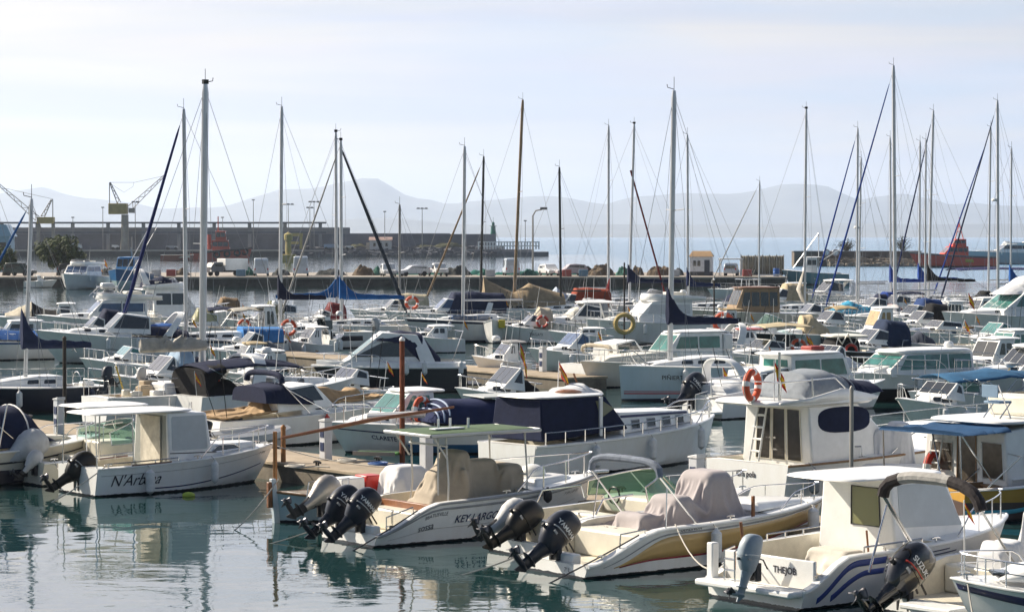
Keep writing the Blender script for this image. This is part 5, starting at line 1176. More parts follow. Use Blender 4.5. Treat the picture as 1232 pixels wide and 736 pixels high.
# navy tent
b = B6 = Boat('motorboat', 'white boat closed in by a navy canvas tent with pale straps', 'motorboat', 690, 542, 498, 205, B=2.5, fs=.75, fb=.95, rake=.6, cock=(.05,.5), cf=.3, boot=(.03,.12,.25), zt=.3, nick='navy tent boat')
x0, x1, xk = b.xat(640,1.2,0), b.xat(505,1.2,0), b.xat(528,1.9,0); zt = b.zat(xk, 0, 480)
b.tent('canopy', canvas((.014,.022,.075)), [(x0,1.12,1.0,.9,zt-.25),(lerp(x0,xk,.5),1.15,1.0,.9,zt),(xk,1.1,.95,.95,zt+.02),(x1,.85,.6,1.0,1.12)], amp=.03, sq=.5, nx=24)
b.tubes('canopy_strap', mat('strap_blue', (.30,.38,.55), .6), [[(lerp(xk,x1,q), 1.05*math.cos(a)*(1-.25*q), lerp(.95,1.0,q)+(zt-.9)*(1-.8*q)*abs(math.sin(a))**.5) for a in [math.pi*i/12 for i in range(13)]] for q in (.1,.35,.6)], .03)
b.box('roof_board', mat('roof_grey', (.42,.44,.44), .6, var=.3), x0-.3, x0+2.0, -.8, .8, zt+.02, zt+.08, .03); b.pulpit(.6,.4)
# wooden cabin boat wearing a dark canvas
b = B7 = Boat('motor_launch', 'white traditional launch with dark navy canvas house and row of small square windows', 'launch', 640, 575, 846, 41, B=2.7, fs=.86, fb=1.30, rake=.45, top=(.82,.83,.82), rail=gel, railr=.045, cock=(.04,.2), cf=.5, tm=.5, pw=2.6, nick='navy canvas launch')
x0, x1, x2 = b.xat(650,1.8,-1), b.xat(724,2.6,-.8), b.xat(757,1.5,-1); zt = b.zat((x0+x1)/2, -.7, 478)
nv = canvas(NAVY); c = Cab(b, [(x0, .95), (x2, 1.15), (x1+.05, zt), (x0+.05, zt)], 1.10, .95, .92, nv, 'canopy', .05)
c.window([(x1-.35, zt-.12), (x1-.1, zt-.12), (x1+.35, 1.75), (x1-.2, 1.5)], mat('window_olive_sheet', (.20,.20,.12), .2)); roof(b, x0-.1, x1+.2, 1.02, .92, zt, .07, gel, parent=c.o, camber=.05)
MB().box(x1-.30, x1-.20, -1.06, -1.0, zt-1.1, zt).build('door_post', gel, c.o); b.tent('rolled_sheet', whc, [(x1-.9,.5,.4,zt+.06,zt+.22),(x1-.2,.6,.4,zt+.06,zt+.34),(x1+.35,.5,.3,zt+.02,zt+.14)], nx=8, amp=.06); MB().ball((x0+1.7, -.3, zt+.10), .5, .3, .1).build('roof_bundle', wood, b.root)
x3 = b.xat(838,1.4,-.8); tr = Cab(b, [(x2-.25, 1.0), (x3, 1.2), (x3-.25, 1.55), (x2-.25, 1.62)], .95, .82, .8, gel, 'trunk_cabin', .05)
for q in (.08,.33,.58,.80): xx = lerp(x2, x3-.3, q); tr.window([(xx,1.12+q*.08),(xx+.34,1.13+q*.08),(xx+.34,1.38+q*.06),(xx,1.37+q*.06)], glass_d, frame=steel)
tr.window([(x2-.2,1.46),(x3-.3,1.46),(x3-.3,1.52),(x2-.2,1.53)], mat('stripe_navy', (.015,.02,.09)), 'stripe'); b.siderail(.05,.93,.34,.05,.02,10,'bulwark_rail',False); b.pulpit(.8,.5,.05,.02,.08); b.flag(x1-.5, .5, zt, .95, .75, lean=-.05); b.tubes('oar', wood, [[(x1-.2,.3,zt+.1),(x1-.6,.3,zt+.75)], [(x1,.1,zt+.1),(x1-.25,.1,zt+.6)]], .03)
for t_, l_ in ((.26,'navy topped white fender below the launch canvas'),(.52,'small fender between the two square windows of the launch'),(.80,'white fender near the bow of the navy canvas launch')): fender(b, t_, l_, L=.6, r=.11, drop=.12)
# flybridge trawler
b = B8 = Boat('trawler_yacht', 'white flybridge trawler yacht with three dark door panels and navy oval window cover', 'trawler yacht', 942, 608, 1217, HD, B=3.25, fs=.98, fb=1.5, rake=.9, rail=teak, railr=.03, cock=(.02,.26), cf=.45, nick='flybridge trawler')
x0 = b.xat(974, 1.8, -1.15); zr = b.zat(x0, -1.0, 488); xe = b.xat(1062,1.7,-1.2); xt = b.xat(1030, zr, -1.1)
c = Cab(b, [(x0, .5), (xe+.6, 1.1), (xe+.35, 1.45), (xt+.1, zr), (x0, zr)], 1.28, 1.12, .92, gel, 'cabin', .05)
dk = mat('door_smoked', (.035,.032,.03), .15, var=.3, spec=.7)
for f0, f1 in ((.60,.18),(.12,-.26),(-.32,-.72)): c.front(4, dk, 1, 'cabin_door', lo=.06, hi=.74, yr=(f1, f0), frame=gelc)
xa_, xb2 = b.xat(986,2,-1.2), b.xat(1050,2,-1.2); za, zb_ = b.zat(xa_,-1.2,522), b.zat(xa_,-1.2,491)
c.window([(lerp(xa_,xb2,.5+.5*math.copysign(abs(math.cos(a))**.65, math.cos(a))), lerp(za,zb_,.5+.5*math.copysign(abs(math.sin(a))**.7, math.sin(a)))) for a in [2*math.pi*i/28 for i in range(28)]], canvas(NAVY), 'window_cover'); c.front(2, glass_d, 3)
# fly deck: long overhang with a swept bulwark
xl, xr = b.xat(893, zr, 0), b.xat(1040, zr, -1.1); pr = []
fl = roof(b, xl, xr+.5, 1.36, 1.2, zr+.002, .14, gel, 'fly_deck', .0, 6)
xp = b.xat(1004, zr+.6, -1.0); zp = b.zat(xp, -1.0, 467)
for sg in (1, -1):
    mb = MB(); mb.loft([[(xl+.05, sg*1.28, zr+.12), (xl+.05, sg*1.22, zr+.12)], [(lerp(xl,xp,.5), sg*1.30, zr+.20), (lerp(xl,xp,.5), sg*1.22, zr+.20)], [(xp, sg*1.22, zp), (xp, sg*1.14, zp)], [(xp+.3, sg*1.20, zp-.02), (xp+.3, sg*1.1, zp-.02)], [(xr+.45, sg*1.1, zr+.16), (xr+.45, sg*1.0, zr+.16)]], caps=False, closed=False)
    lo_ = [(x_, y_, zr+.08) for x_, y_ in ((xl+.05,1.28),(lerp(xl,xp,.5),1.30),(xp,1.22),(xp+.3,1.2),(xr+.45,1.1))]; hi_ = [(xl+.05,zr+.13),(lerp(xl,xp,.5),zr+.22),(xp,zp),(xp+.3,zp-.02),(xr+.45,zr+.16)]
    mb = MB(); mb.loft([[(x_, sg*y_, z_) for x_, y_, z_ in lo_], [(x_, sg*y_, h_[1]) for (x_, y_, z_), h_ in zip(lo_, hi_)]], caps=False, closed=False); mb.build('fly_bulwark', gel, fl, solid=.06)
MB().loft([[(xp+.25, -1.18, zp-.02), (xp+.25, 1.18, zp-.02)], [(xr+.5, -1.1, zr+.14), (xr+.5, 1.1, zr+.14)]], caps=False, closed=False).build('fly_windshield', gel, fl, solid=.05)
x5, x6 = b.xat(940,3,0), b.xat(1012,3,0); cz = b.zat(x5,0,447)
b.tent('fly_cover', mat('canvas_slate_light', (.24,.27,.31), .85, var=.2, scale=3, bump=.02, bscale=6), [(x5-.1,.95,.8,zr+.15,zr+.35),(x5+.2,1.0,.8,zr+.2,cz),(lerp(x5,x6,.5),1.0,.8,zr+.2,cz+.05),(x6-.5,1.0,.75,zr+.3,cz-.12)], nx=14, amp=.03, sq=.5)
b.tent('fly_cover', canvas(NAVY), [(x6-.6,1.03,.85,zr+.2,cz-.1),(x6-.1,1.02,.8,zr+.2,cz-.25),(x6+.55,.95,.6,zr+.25,zr+.5)], nx=8, amp=.02, sq=.5)
b.tubes('fly_rail', steel, [[(xl+.1,-1.25,zr+.2),(xl+.12,-1.25,zr+.62),(xp-.2,-1.22,zp+.28),(xp+.2,-1.2,zp)], [(xl+.1,1.25,zr+.2),(xl+.12,1.25,zr+.62),(xp-.2,1.22,zp+.28)], [(xl+.12,-1.25,zr+.62),(xl+.12,1.25,zr+.62)], [(xl+1.2,-1.27,zr+.2),(xl+1.2,-1.24,zr+.7)]], .02)
b.tubes('fly_ladder', gel, [[(x0-.45,.62,.5),(x0-.10,.55,zr)], [(x0-.45,.28,.5),(x0-.10,.25,zr)]] + [[(lerp(x0-.45,x0-.10,q),.62,lerp(.5,zr,q)),(lerp(x0-.45,x0-.10,q),.26,lerp(.5,zr,q))] for q in (.2,.36,.52,.68,.84)], .028)
b.letter_stern('Cra pola', .35, .62, .20, ink, .1, .006); b.pulpit(.34,.6,.1,.02,.1,True); trunk(b, .18*b.L, .46*b.L, .4, 1.2, wf=.45); b.tubes('mast_pole', steel, [[(xl+.5,-.8,zr),(xl+.5,-.8,zr+1.35)]], .035)
b.flag(xl+.42, -.7, zr, 1.15, .8, lean=-.02, dx=.0)
lifering(b.world(xl+.05, -.30, zr+.52), 'orange life ring at the rear rail of the flybridge trawler', .33, rz=1.0)
fender(b, .07, 'grey fender at the stern corner of the flybridge trawler', L=.6, r=.13, m=greyr)
# tender with covered seats, its rounded bow beside the trawler
b = B9 = Boat('inflatable_boat', 'white rigid inflatable with grey tubes and folded white covers in front of the trawler', 'inflatable boat', 1140, 598, 962, 186, B=2.1, fs=.72, fb=.80, rake=.35, top=(.74,.75,.77), rail=mat('tube_white', (.66,.67,.69), .5), railr=.17, cock=(.06,.8), cf=.3, pw=3.2, nick='white inflatable')
b.letter('7ª PM-1-457-01', .72, .75, .15, ink, 0, .003); x0 = b.xat(1075, 1.2, 0)
b.drape('console_cover', whc, x0-.6, x0+.8, .70, .62, [(x0-.15,0,.2,.4,b.zat(x0,0,508),.08),(x0+.35,0,.2,.35,b.zat(x0,0,515),.08)], nx=44, ny=40, slack=1.08, seed=9, steps=130)
b.tubes('bow_rail', steel, [[(1.7,.6,.75),(1.6,.6,1.25),(.4,.75,1.3),(.35,.75,.8)], [(1.7,-.6,.75),(1.6,-.6,1.25),(.4,-.75,1.3)]], .02); b.tubes('grab_frame', steel, [[(x0+1.2,.5,.5),(x0+1.1,.5,1.3),(x0+1.1,-.5,1.3),(x0+1.2,-.5,.5)]], .02)
b.flag(b.xat(1018,1,.3), .4, .6, 1.75, .62, lean=-.09)
# right hand cabin boat with blue awning
b = B10 = Boat('cabin_cruiser', 'white cabin cruiser with cream rear bulkhead, open brown door and blue awning', 'cabin cruiser', 1212, 622, 1470, HD, B=3.0, fs=.9, fb=1.4, rake=.9, cock=(.04,.26), cf=.4, nick='blue awning cruiser')
x0 = b.xat(1204, 1.6, -1.1); zr = b.zat(x0, -1.0, 519)
c = Cab(b, [(x0, .45), (x0+3.6, 1.1), (x0+3.0, 1.6), (x0+2.3, zr+.15), (x0, zr)], 1.35, 1.22, .92, gel, 'cabin', .05)
dk2 = mat('door_brown_glass', (.09,.075,.06), .15, var=.6, scale=3, spec=.7)
c.front(4, dk2, 1, 'window', lo=.22, hi=.66, yr=(.30,.86), frame=gel); c.front(4, dk2, 1, 'cabin_door', lo=.03, hi=.80, yr=(-.28,.18), frame=teak); c.front(4, dk2, 1, 'window', lo=.18, hi=.72, yr=(-.92,-.42), frame=gel)
aw = canvas((.025,.075,.17)); b.tent('awning', aw, [(x0-1.6,1.25,1.2,zr-.02,zr+.10),(x0-.8,1.28,1.2,zr-.02,zr+.12),(x0+.05,1.28,1.2,zr+.0,zr+.14)], nx=12, amp=.08, sq=.6)
b.tubes('awning_pole', steel, [[(x0-1.5,1.2,.9),(x0-1.55,1.2,zr)],[(x0-1.5,-1.2,.9),(x0-1.55,-1.2,zr)],[(x0-.5,-1.25,.9),(x0-1.5,-1.2,zr)],[(x0-.5,.2,.5),(x0-.35,.75,zr)]], .02)
b.tubes('fly_ladder', gel, [[(x0-.35,.95,.6),(x0-.06,.9,zr)],[(x0-.35,.62,.6),(x0-.06,.6,zr)]] + [[(lerp(x0-.35,x0-.06,q),.95,lerp(.6,zr,q)),(lerp(x0-.35,x0-.06,q),.62,lerp(.6,zr,q))] for q in (.2,.4,.6,.8)], .022)
roof(b, x0-.1, x0+2.9, 1.3, 1.15, zr+.15, .10, gel, 'fly_deck', .0, 6, parent=c.o); b.box('fly_console', gelc, x0+1.6, x0+2.3, -.7, .7, zr+.25, zr+.75, .08)
for y in (-.3,): b.box('deck_chair', mat('chair_blue', (.20,.30,.42), .7), x0+.6, x0+1.05, y-.25, y+.25, zr+.60, zr+.66, .02); b.tubes('chair_frame', steel, [[(x0+.6,y+s_*.25,zr+.25),(x0+1.0,y+s_*.25,zr+.62)] for s_ in (1,-1)] + [[(x0+1.0,y+s_*.25,zr+.25),(x0+.55,y+s_*.25,zr+1.05)] for s_ in (1,-1)], .018); b.box('chair_back', mat('chair_blue', (.20,.30,.42)), x0+.53, x0+.56, y-.25, y+.25, zr+.75, zr+1.05, .01)
b.siderail(.05,.5,.5,.06,.018,5); b.pulpit(.5,.6)
lifering(b.world(-b.L/2-.05, 1.0, 1.0), 'red and white life ring behind the swoosh striped boat roof', .36, m=red_m, rz=.9)
# small ochre boat
b = Boat('rowing_boat', 'ochre yellow rowing boat with brown stripe and cyan edge beside the swoosh striped boat', 'rowing boat', 1158, 628, 1262, 8, B=1.7, fs=.75, fb=.95, rake=.4, top=(.50,.28,.05), boot=(.09,.06,.05), zt=.45, up=(.50,.28,.05), zu=.6, cock=(.05,.85), cf=.3, cm=mat('boat_inside_brown', (.28,.16,.07), .6, var=.3), nick='ochre boat'); b.ribbon('cyan_edge', mat('paint_cyan', (.08,.42,.52), .5), .0, .97, .18, .32); b.box('thwart', teak, -.3, .0, -.7, .7, .7, .75, .01); b.tubes('bimini_frame', steel, [[(-.6,-.8,.8),(.2,-.75,1.5),(.2,.75,1.5),(-.6,.8,.8)]], .02)

# ------------------------------------------------------------------ third row
# dark hulled cruiser
b = C1 = Boat('cabin_cruiser', 'dark hulled express cruiser with white topsides and navy hood, moored off the second pontoon', 'cabin cruiser', 563, 471, 402, 187, B=2.9, fs=1.05, fb=1.12, rake=.95, top=(.012,.013,.02), anti=(.012,.012,.014), rail=gel, railr=.05, cock=(.06,.42), cf=.5, nick='dark hulled cruiser')
zd = b.zs(.5); xw0, xw1 = b.xat(418,1.3,0), b.xat(458,2.4,0); zt = b.zat(xw1, 0, 399); xs_ = b.xat(522, 1.4, 0); xb_ = b.xat(505,2,0)
MB().loft([[(x_, sg*b.w(b.T(x_))*.99*k_, b.zs(b.T(x_))-.03+z_) for x_, in [(q,) for q in [lerp(-b.L/2+.1, b.L/2+.75, i/20) for i in range(21)]]] for sg, k_, z_ in ((1,1,0),(1,.97,.20),(1,.86,.26))], caps=False, closed=False).build('gunwale', gel, b.root); MB().loft([[(x_, -b.w(b.T(x_))*.99*k_, b.zs(b.T(x_))-.03+z_) for x_ in [lerp(-b.L/2+.1, b.L/2+.75, i/20) for i in range(21)]] for k_, z_ in ((1,0),(.97,.20),(.86,.26))], caps=False, closed=False).build('gunwale', gel, b.root)
c = Cab(b, [(xb_-.5, zd), (xw0+.4, zd+.12), (xw0, zd+.30), (xw1, zt), (xb_+.2, zt-.1)], 1.15, .98, .85, gel, 'windscreen_frame', .03); c.front(2, glass_g, 3, lo=.1, hi=.72, ins=.06); c.window([(xb_-.1, zd+.42),(lerp(xw0,xw1,.15), zd+.42),(xw1-.0, zt-.42),(xb_+.5, zt-.40)], glass_d)
b.tent('canopy', canvas((.018,.024,.06)), [(xs_-.2,1.1,1.0,1.2,1.45),(xb_,1.14,1.0,1.2,zt-.05),(lerp(xb_,xw1,.5),1.12,.95,zt-.45,zt+.06),(xw1+.25,1.0,.75,zt-.32,zt-.1)], nx=16, amp=.02, sq=.5)
b.tent('front_hood', mat('hood_grey', (.42,.44,.50), .6), [(xw1-.35,1.02,.82,zt-.36,zt+.03),(lerp(xw1,xw0,.18),.98,.8,zt-.38,zt-.10),(lerp(xw1,xw0,.36),.95,.75,zt-.55,zt-.42)], nx=6, amp=.01, sq=.55); arch(b, xs_+.3, 1.2, 1.1, zt-.15, lean=.5, wd=.5)
trunk(b, .05*b.L, .47*b.L, .30, 1.1, wf=.4, ports=0); b.pulpit(.5,.5,.08,.018,.1); b.box('swim_platform', mat('platform_dark', (.05,.05,.06), .5), -b.L/2-.6, -b.L/2, -1.2, 1.2, .25, .33, .03); b.tubes('outrigger', steel, [[(-b.L/2+.9,1.1,.6),(-b.L/2+.2,1.2,2.6)]], .018)
for t_, l_ in ((.40,'pale fender midway along the dark hull'),(.28,'pale blue fender behind the rusty red post'),(.04,'white fender at the stern of the dark hulled cruiser')): fender(b, t_, l_, L=.55, r=.11, drop=-.25)
# pale blue sailing yacht with navy sail cover
b = C2 = sail('pale blue hulled sailing yacht with red waterline stripes and navy sail cover', 935, 478, 748, 208, 2.9, (806, 811, 109), nick='pale blue yacht', mr=.105, top=(.40,.52,.60), boot=(.02,.03,.06), zt=.10, boom=.48, cover=NAVY, bz=1.75, jib=None, fs=1.3, fb=1.45, rake=.12, pw=1.6, spr=1, dodge=None)
b.letter('PIÑIERT', .78, .62, .24, ink, 0, .002); b.letter_stern('PIÑIERT', .6, .6, .2); lifering(b.world(-.42*b.L, 1.1, 1.6), 'dark red horseshoe life ring on the pale blue yacht', .25, m=red_m)
b.ribbon('stripe', mat('stripe_red', (.40,.03,.05), .4), .0, .985, .20, .235); b.ribbon('stripe', mat('stripe_red', (.40,.03,.05)), .0, .985, .265, .285)
b.flag(-.47*b.L, .3, 1.2, .9, .5)
# boat with big outboard beside it
b = C3 = express('motorboat', 'white sports boat with radar arch and dark blue outboard beside the pale blue yacht', 868, 505, 990, HD, 2.5, nick='sports boat with radar arch', ar=True, h=.5, aft=False, canv=whc)
b.motor(.55, 46, 1.05, mat('cowl_navy', (.012,.016,.03)), mat('cowl_grey', (.4,.42,.45)), text='YAMAHA', z=.75)
b.box('swim_platform', gel, -b.L/2-.6, -b.L/2+.02, -1.1, -.1, .2, .3, .03); b.tubes('stern_ladder', steel, [[(-b.L/2-.6,-.8,.3),(-b.L/2-.6,-.8,.9),(-b.L/2,-.8,1.0)],[(-b.L/2-.6,-.3,.3),(-b.L/2-.6,-.3,.9),(-b.L/2,-.3,1.0)]], .02)
# cream foredeck pilothouse
b = C4 = Boat('motorboat', 'cream decked motorboat with small green windowed wheelhouse, bow towards the pontoon', 'motorboat', 868, 462, 712, 214, B=2.7, fs=.95, fb=1.2, rake=.6, top=(.74,.70,.62), deckm=gelc, cock=(.05,.25), cf=.4, nick='cream decked boat'); L = b.L; zd = b.zs(.5)
x0, x1 = b.xat(850,1.8,0), b.xat(790,1.8,0); zt = b.zat(x0, 0, 399); house(b, x0-.3, x1, zd+.1, zt-zd-.1, .85, .8, 0, None, glass_g, 2, .9, None, (.4,.1)); trunk(b, x1-.5, .47*L, .5, 1.05, gelc, wf=.5); b.pulpit(.35,.5,.08,.018,.1)
b.box('fly_seat', gel, x0-.9, x0-.4, -.8, .8, zd, zd+1.2, .08)
b = C5 = express('motorboat', 'white motorboat with folded beige awning hoop near the grey power pedestal', 706, 462, 800, HD, 2.3, nick='beige hoop boat', ports=0, aft=False)
b.hoop('folded_bimini', canvas(BEIGE), .05*b.L, .95, -.25*b.L, b.zat(-.2*b.L, 0, 415), 1.05, .10, 1.0, lx=.25*b.L)
b = C6 = pilot('motorboat', 'white wheelhouse boat with green windows behind the trawler flybridge', 905, 503, 1050, HD, 2.6, nick='green windowed wheelhouse boat', gm=glass_g, h=1.35, x=(-.2,.25), rake=.6); b.box('roof_box', mat('life_raft_red', (.35,.05,.04), .6), .1, .8, -.3, .3, b.zd+1.45, b.zd+1.62, .05)
# green glazed cruiser, bow left
b = C7 = Boat('motorboat', 'white wheelhouse cruiser with large green windows all round, bow towards the photo middle', 'motorboat', 1190, 478, 1036, 214, B=2.9, fs=.95, fb=1.2, rake=.7, anti=(.012,.013,.016), boot=(.012,.013,.016), zt=.50, rail=gel, cock=(.05,.3), cf=.4, nick='green glazed cruiser')
zd = b.zs(.5); x0, x1 = b.xat(1150,1.7,0), b.xat(1052,1.7,0); zt = b.zat((x0+x1)/2, 0, 424)
house(b, x0, x1, zd+.05, zt-zd-.05, 1.12, .85, 0, None, glass_g, 3, .92, None, (.15,.25), 2, band=(.22,.95), th=.16); trunk(b, x1-.4, .46*b.L, .34, 1.05, wf=.45); b.pulpit(.35,.6,.08,.018,.09,True); b.radar(x0+.6,.2,zt+.2,.2); b.siderail(.05,.32,.6,.06,.016,4)
fender(b, .62, 'white fender on the green glazed cruiser', L=.5, drop=.1)
# blue awning boat with the gull
b = C8 = Boat('motorboat', 'white open motorboat under a wide blue awning with a gull standing on it', 'motorboat', 1290, 505, 1112, 205, B=2.8, fs=.9, fb=1.15, rake=.7, cock=(.05,.55), cf=.35, nick='wide blue awning boat'); zt = b.zat(b.xat(1190,2,0), 0, 443)
b.bimini(b.xat(1260,2,0), b.xat(1122,2,0), 1.25, zt, canvas((.035,.12,.24)), .25, sag=.10, drop=.18, legs=[(b.xat(1240,2,0),.3),(b.xat(1200,2,0),.3),(b.xat(1135,2,0),.3)]); b.windscreen(.2*b.L, .36*b.L, 1.0, .6, .45, .4, z=1.1); b.pulpit(.5,.45); trunk(b, .15*b.L,.46*b.L,.3,1.0,wf=.4); clutter(b, -.4*b.L, .1*b.L, .8, .35, 9, 2)
b.tubes('awning_pole', steel, [[(b.xat(1128,2,0),1.2,1.0),(b.xat(1150,2,0),1.2,zt-.3)],[(b.xat(1175,2,0),1.25,1.0),(b.xat(1150,2,0),1.25,zt-.3)]], .022)
gp = b.world(b.xat(1215,2.4,.6), .6, zt-.05)
g = empty('gull', gp, 2.6, 'white gull standing on the wide blue awning', 'gull'); mb = MB()
mb.loft([[(x_, r_*math.cos(2*math.pi*j/12), z_ + r_*1.05*math.sin(2*math.pi*j/12)) for j in range(12)] for x_, z_, r_ in ((-.30,.20,.01),(-.2,.20,.05),(-.05,.19,.095),(.08,.20,.10),(.16,.24,.075),(.20,.30,.05),(.23,.36,.048),(.27,.385,.045),(.31,.38,.02),(.36,.365,.008))]); mb.build('body', gel, g)
for sg in (1,-1): MB().loft([[(.10,sg*.09,.22),(.10,sg*.10,.24)],[(-.1,sg*.11,.19),(-.1,sg*.10,.27)],[(-.38,sg*.04,.20),(-.38,sg*.03,.22)]], caps=False, closed=False).build('wing', mat('gull_grey', (.35,.36,.38), .8), g, solid=.015); MB().tube([(.02,sg*.04,.12),(.02,sg*.04,0),(.07,sg*.04,0)], .008, 5).build('leg', fl_y, g)
b = C9 = express('cabin_cruiser', 'white cruiser with rounded grey-white hardtop behind the wide blue awning', 1330, 478, 1165, 200, 3.0, nick='rounded hardtop cruiser', top='hard', h=.75, k=1.2, cat='cabin cruiser')
# navy sailing yacht on the photo's edge
b = C10 = sail('navy hulled sailing yacht with white deck and tapering navy sail cover', 132, 492, -60, 214, 2.6, (30, 38, 239), nick='navy hulled yacht', top=(.012,.015,.035), mr=.075, boom=.45, cover=(.02,.03,.075), bz=1.5, jib=BLUE, win=2, spr=0, jibr=.06, fs=.9, fb=1.05, dodge=None)
b.motor(.5, 30, .5, cover=mat('cover_navy_small', (.03,.04,.06), .8), z=1.2)
fender(b, .12, 'dark fender at the stern of the navy hulled yacht', L=.45, m=fend_n)
post(78, 512, 408, dkpost, 'dark slim mooring post beside the white power pedestal', .075)
post(484, 588, 410, rust, 'tall rusty red mooring post with white cap and life ring', .075, cap=gel)
post(341, 592, 516, bleach, 'short weathered wooden post at the end of the pontoon', .07)
post(1024, 640, 470, mat('post_galvanised', (.33,.32,.30), .5, .4), 'grey galvanised post behind the swoosh striped boat', .05)

a_, c_ = at_y(338, 527, 60.5), at_y(546, 489.5, 64); m_ = (a_+c_)/2; o = MB().tube([a_-m_, (a_*.5+c_*.5)-m_+Vector((0,0,.05)), c_-m_], [.035,.055,.03], 8).build('wooden_yard', wood, loc=m_); tag(o, 'long reddish wooden yard slung above the pontoon past the rusty red post', 'spar')
a_, c_ = at_y(441, 501, 63), at_y(511, 498.5, 63.5); m_ = (a_+c_)/2; e = empty('gangway', m_, 0, 'narrow white gangway raised beside the rusty red post', 'gangway'); MB().tube([a_-m_, c_-m_], .055, 8).build('rail', gel, e); MB().tube([a_-m_+Vector((0,.3,.02)), c_-m_+Vector((0,.3,.02))], .055, 8).build('rail', gel, e); MB().box((a_-m_).x, (c_-m_).x, .02, .28, -.06, .0).build('tread', greyr, e)
a_, c_ = on_z(428, 541, .75), on_z(478, 549, .60); m_ = (a_+c_)/2; d_ = (c_-a_); e = empty('gangplank', m_, math.atan2(d_.y, d_.x), 'bright green gangplank lying from the pontoon to the green windscreen cabin boat', 'gangplank'); MB().box(-d_.length/2, d_.length/2, -.19, .19, -.03, .03).build('plank', mat('plank_green', (.10,.30,.06), .7, var=.25, scale=5), e, bevel=.01)
for sg in (1,-1): MB().box(-d_.length/2, d_.length/2, sg*.21-.018, sg*.21+.018, -.05, .06).build('edge_rail', alud, e)
for i, (px, py, lb) in enumerate([(355,563,'grey rope coiled near the weathered post on the pontoon'),(418,556,'pale rope coiled beside the green gangplank'),(455,560,'blue hose coiled on the pontoon behind the twin engines'),(108,523,'dark rope coiled on the pontoon beside the dark mooring post')]):
    p = on_z(px, py, .525); mb = MB(); n_ = 60; mb.tube([((.12+.16*k/n_)*math.cos(k*.62), (.12+.16*k/n_)*math.sin(k*.62), .03+.05*abs(math.sin(k*.21))) for k in range(n_)] + [(.5,.3,.02),(.9,.1,.02)], .02, 5); o = mb.build('coiled_line', [rope_m, rope_m, mat('hose_blue', (.03,.10,.30), .5), roped][i], loc=p); tag(o, lb, 'rope coil', 'lines coiled on the pontoon')
# ------------------------------------------------------------------ the boats further out, row upon row
CV = canvas
D1 = b = express('cabin_cruiser', 'large white cruiser with swept dark windscreen and navy covers', 236, 436, 72, 196, 3.5, nick='large white cruiser', fs=1.25, fb=1.75, rake=1.3, h=.85, k=1.3, cat='cabin cruiser', gm=glass_d, ports=3, anti=(.012,.013,.016), ar=-.9, canv=CV(NAVY))
b.ribbon('stripe', inkb, .12, .62, .45, .475); fender(b, .38, 'white fender high on the large white cruiser', L=.6, drop=.0); b.tubes('anchor', steel, [[(b.L/2-.9, 1.0*b.near, .95), (b.L/2-.5, .95*b.near, .7)], [(b.L/2-.6,.98*b.near,.85),(b.L/2-.75,.98*b.near,.6)]], .03)
b = flyboat('cabin_cruiser', 'white sport fishing yacht with tall tubular lookout tower and rounded pale flybridge', 215, 410, 62, 197, 3.6, nick='sport fishing yacht', gm=glass_b, fs=1.2, fb=1.7)
tz = b.zat(.1*b.L, 0, 345); b.tubes('lookout_tower', steel, [[(sx*1.0+.05*b.L, sy*1.0, b.zf+.2), (sx*.5+.05*b.L, sy*.55, tz)] for sx in (-1,1) for sy in (-1,1)] + [[(-.6+.05*b.L,-.6,tz),(.6+.05*b.L,-.6,tz),(.6+.05*b.L,.6,tz),(-.6+.05*b.L,.6,tz),(-.6+.05*b.L,-.6,tz)]] + [[(.05*b.L+sx*.75, sy*.8, lerp(b.zf,tz,.5)) for sx, sy in ((-1,-1),(1,-1),(1,1),(-1,1),(-1,-1))]], .035); b.box('tower_seat', gel, .05*b.L-.4, .05*b.L+.4, -.5, .5, tz-.15, tz+.25, .1); b.tubes('outrigger', steel, [[(0,1.2,b.zf),(-2.5,1.6,b.zf+4.5)],[(0,-1.2,b.zf),(-2.5,-1.6,b.zf+4.5)]], .025)
b = sail('white sailing yacht with dark blue furled foresail and bright blue cockpit canvas', 348, 434, 158, 194, 3.3, (224, 221, 131), nick='dark blue furled yacht', mr=.10, top=(.60,.66,.70), stripe=NAVY, boom=.0, cover=None, jib=(.012,.022,.11), spr=1, win=4, radar=False, jibr=.085, fs=1.1, fb=1.35); b.tent('cockpit_screen', CV((.05,.20,.50)), [(-.46*b.L,1.35,1.3,1.0,1.75),(-.2*b.L,1.4,1.35,1.0,1.8)], nx=4, amp=.02, sq=.3)
lifering(b.world(-b.L/2, .9, 1.75), 'orange life ring at the stern of the bright blue canvas yacht', .36, rz=.2); b.letter('7ª PM-4-12-98', .52, .35, .2); lifering(b.world(b.L/2+.3, .3, 1.5), 'small red life ring at the bow of the dark blue furled yacht', .2, m=red_m, bands=False)
MB().ball((.30*b.L, .2, 1.75), .9, .5, .28, 14, 6).build('dinghy_bundle', CV((.05,.14,.42)), b.root)
b = sail('sailing yacht under long royal blue canvas at the photo edge', 66, 432, -90, 200, 3.0, (-30, -30, 150), nick='royal blue canvas yacht', stripe=BLUE, boom=0, cover=None, jib=(.02,.10,.30)); b.tent('boat_cover', CV((.02,.10,.33)), [(-.45*b.L,1.3,.5,1.0,1.5),(.3*b.L,1.2,.4,1.2,1.75)], nx=10, amp=.04)
b = pilot('motorboat', 'low white motorboat with dark side windows in front of the canvas tent', 78, 424, -30, 196, 2.6, nick='low white motorboat', h=.9)
b = Boat('motorboat', 'white boat under a pointed cream and black canvas tent', 'motorboat', 85, 402, -10, 190, B=3.2, fs=1.0, fb=1.3, nick='canvas tent boat'); xa, xm, xe = b.xat(76,2,0), b.xat(38,3,0), b.xat(6,1.2,0); zt = b.zat(xm,0,363)
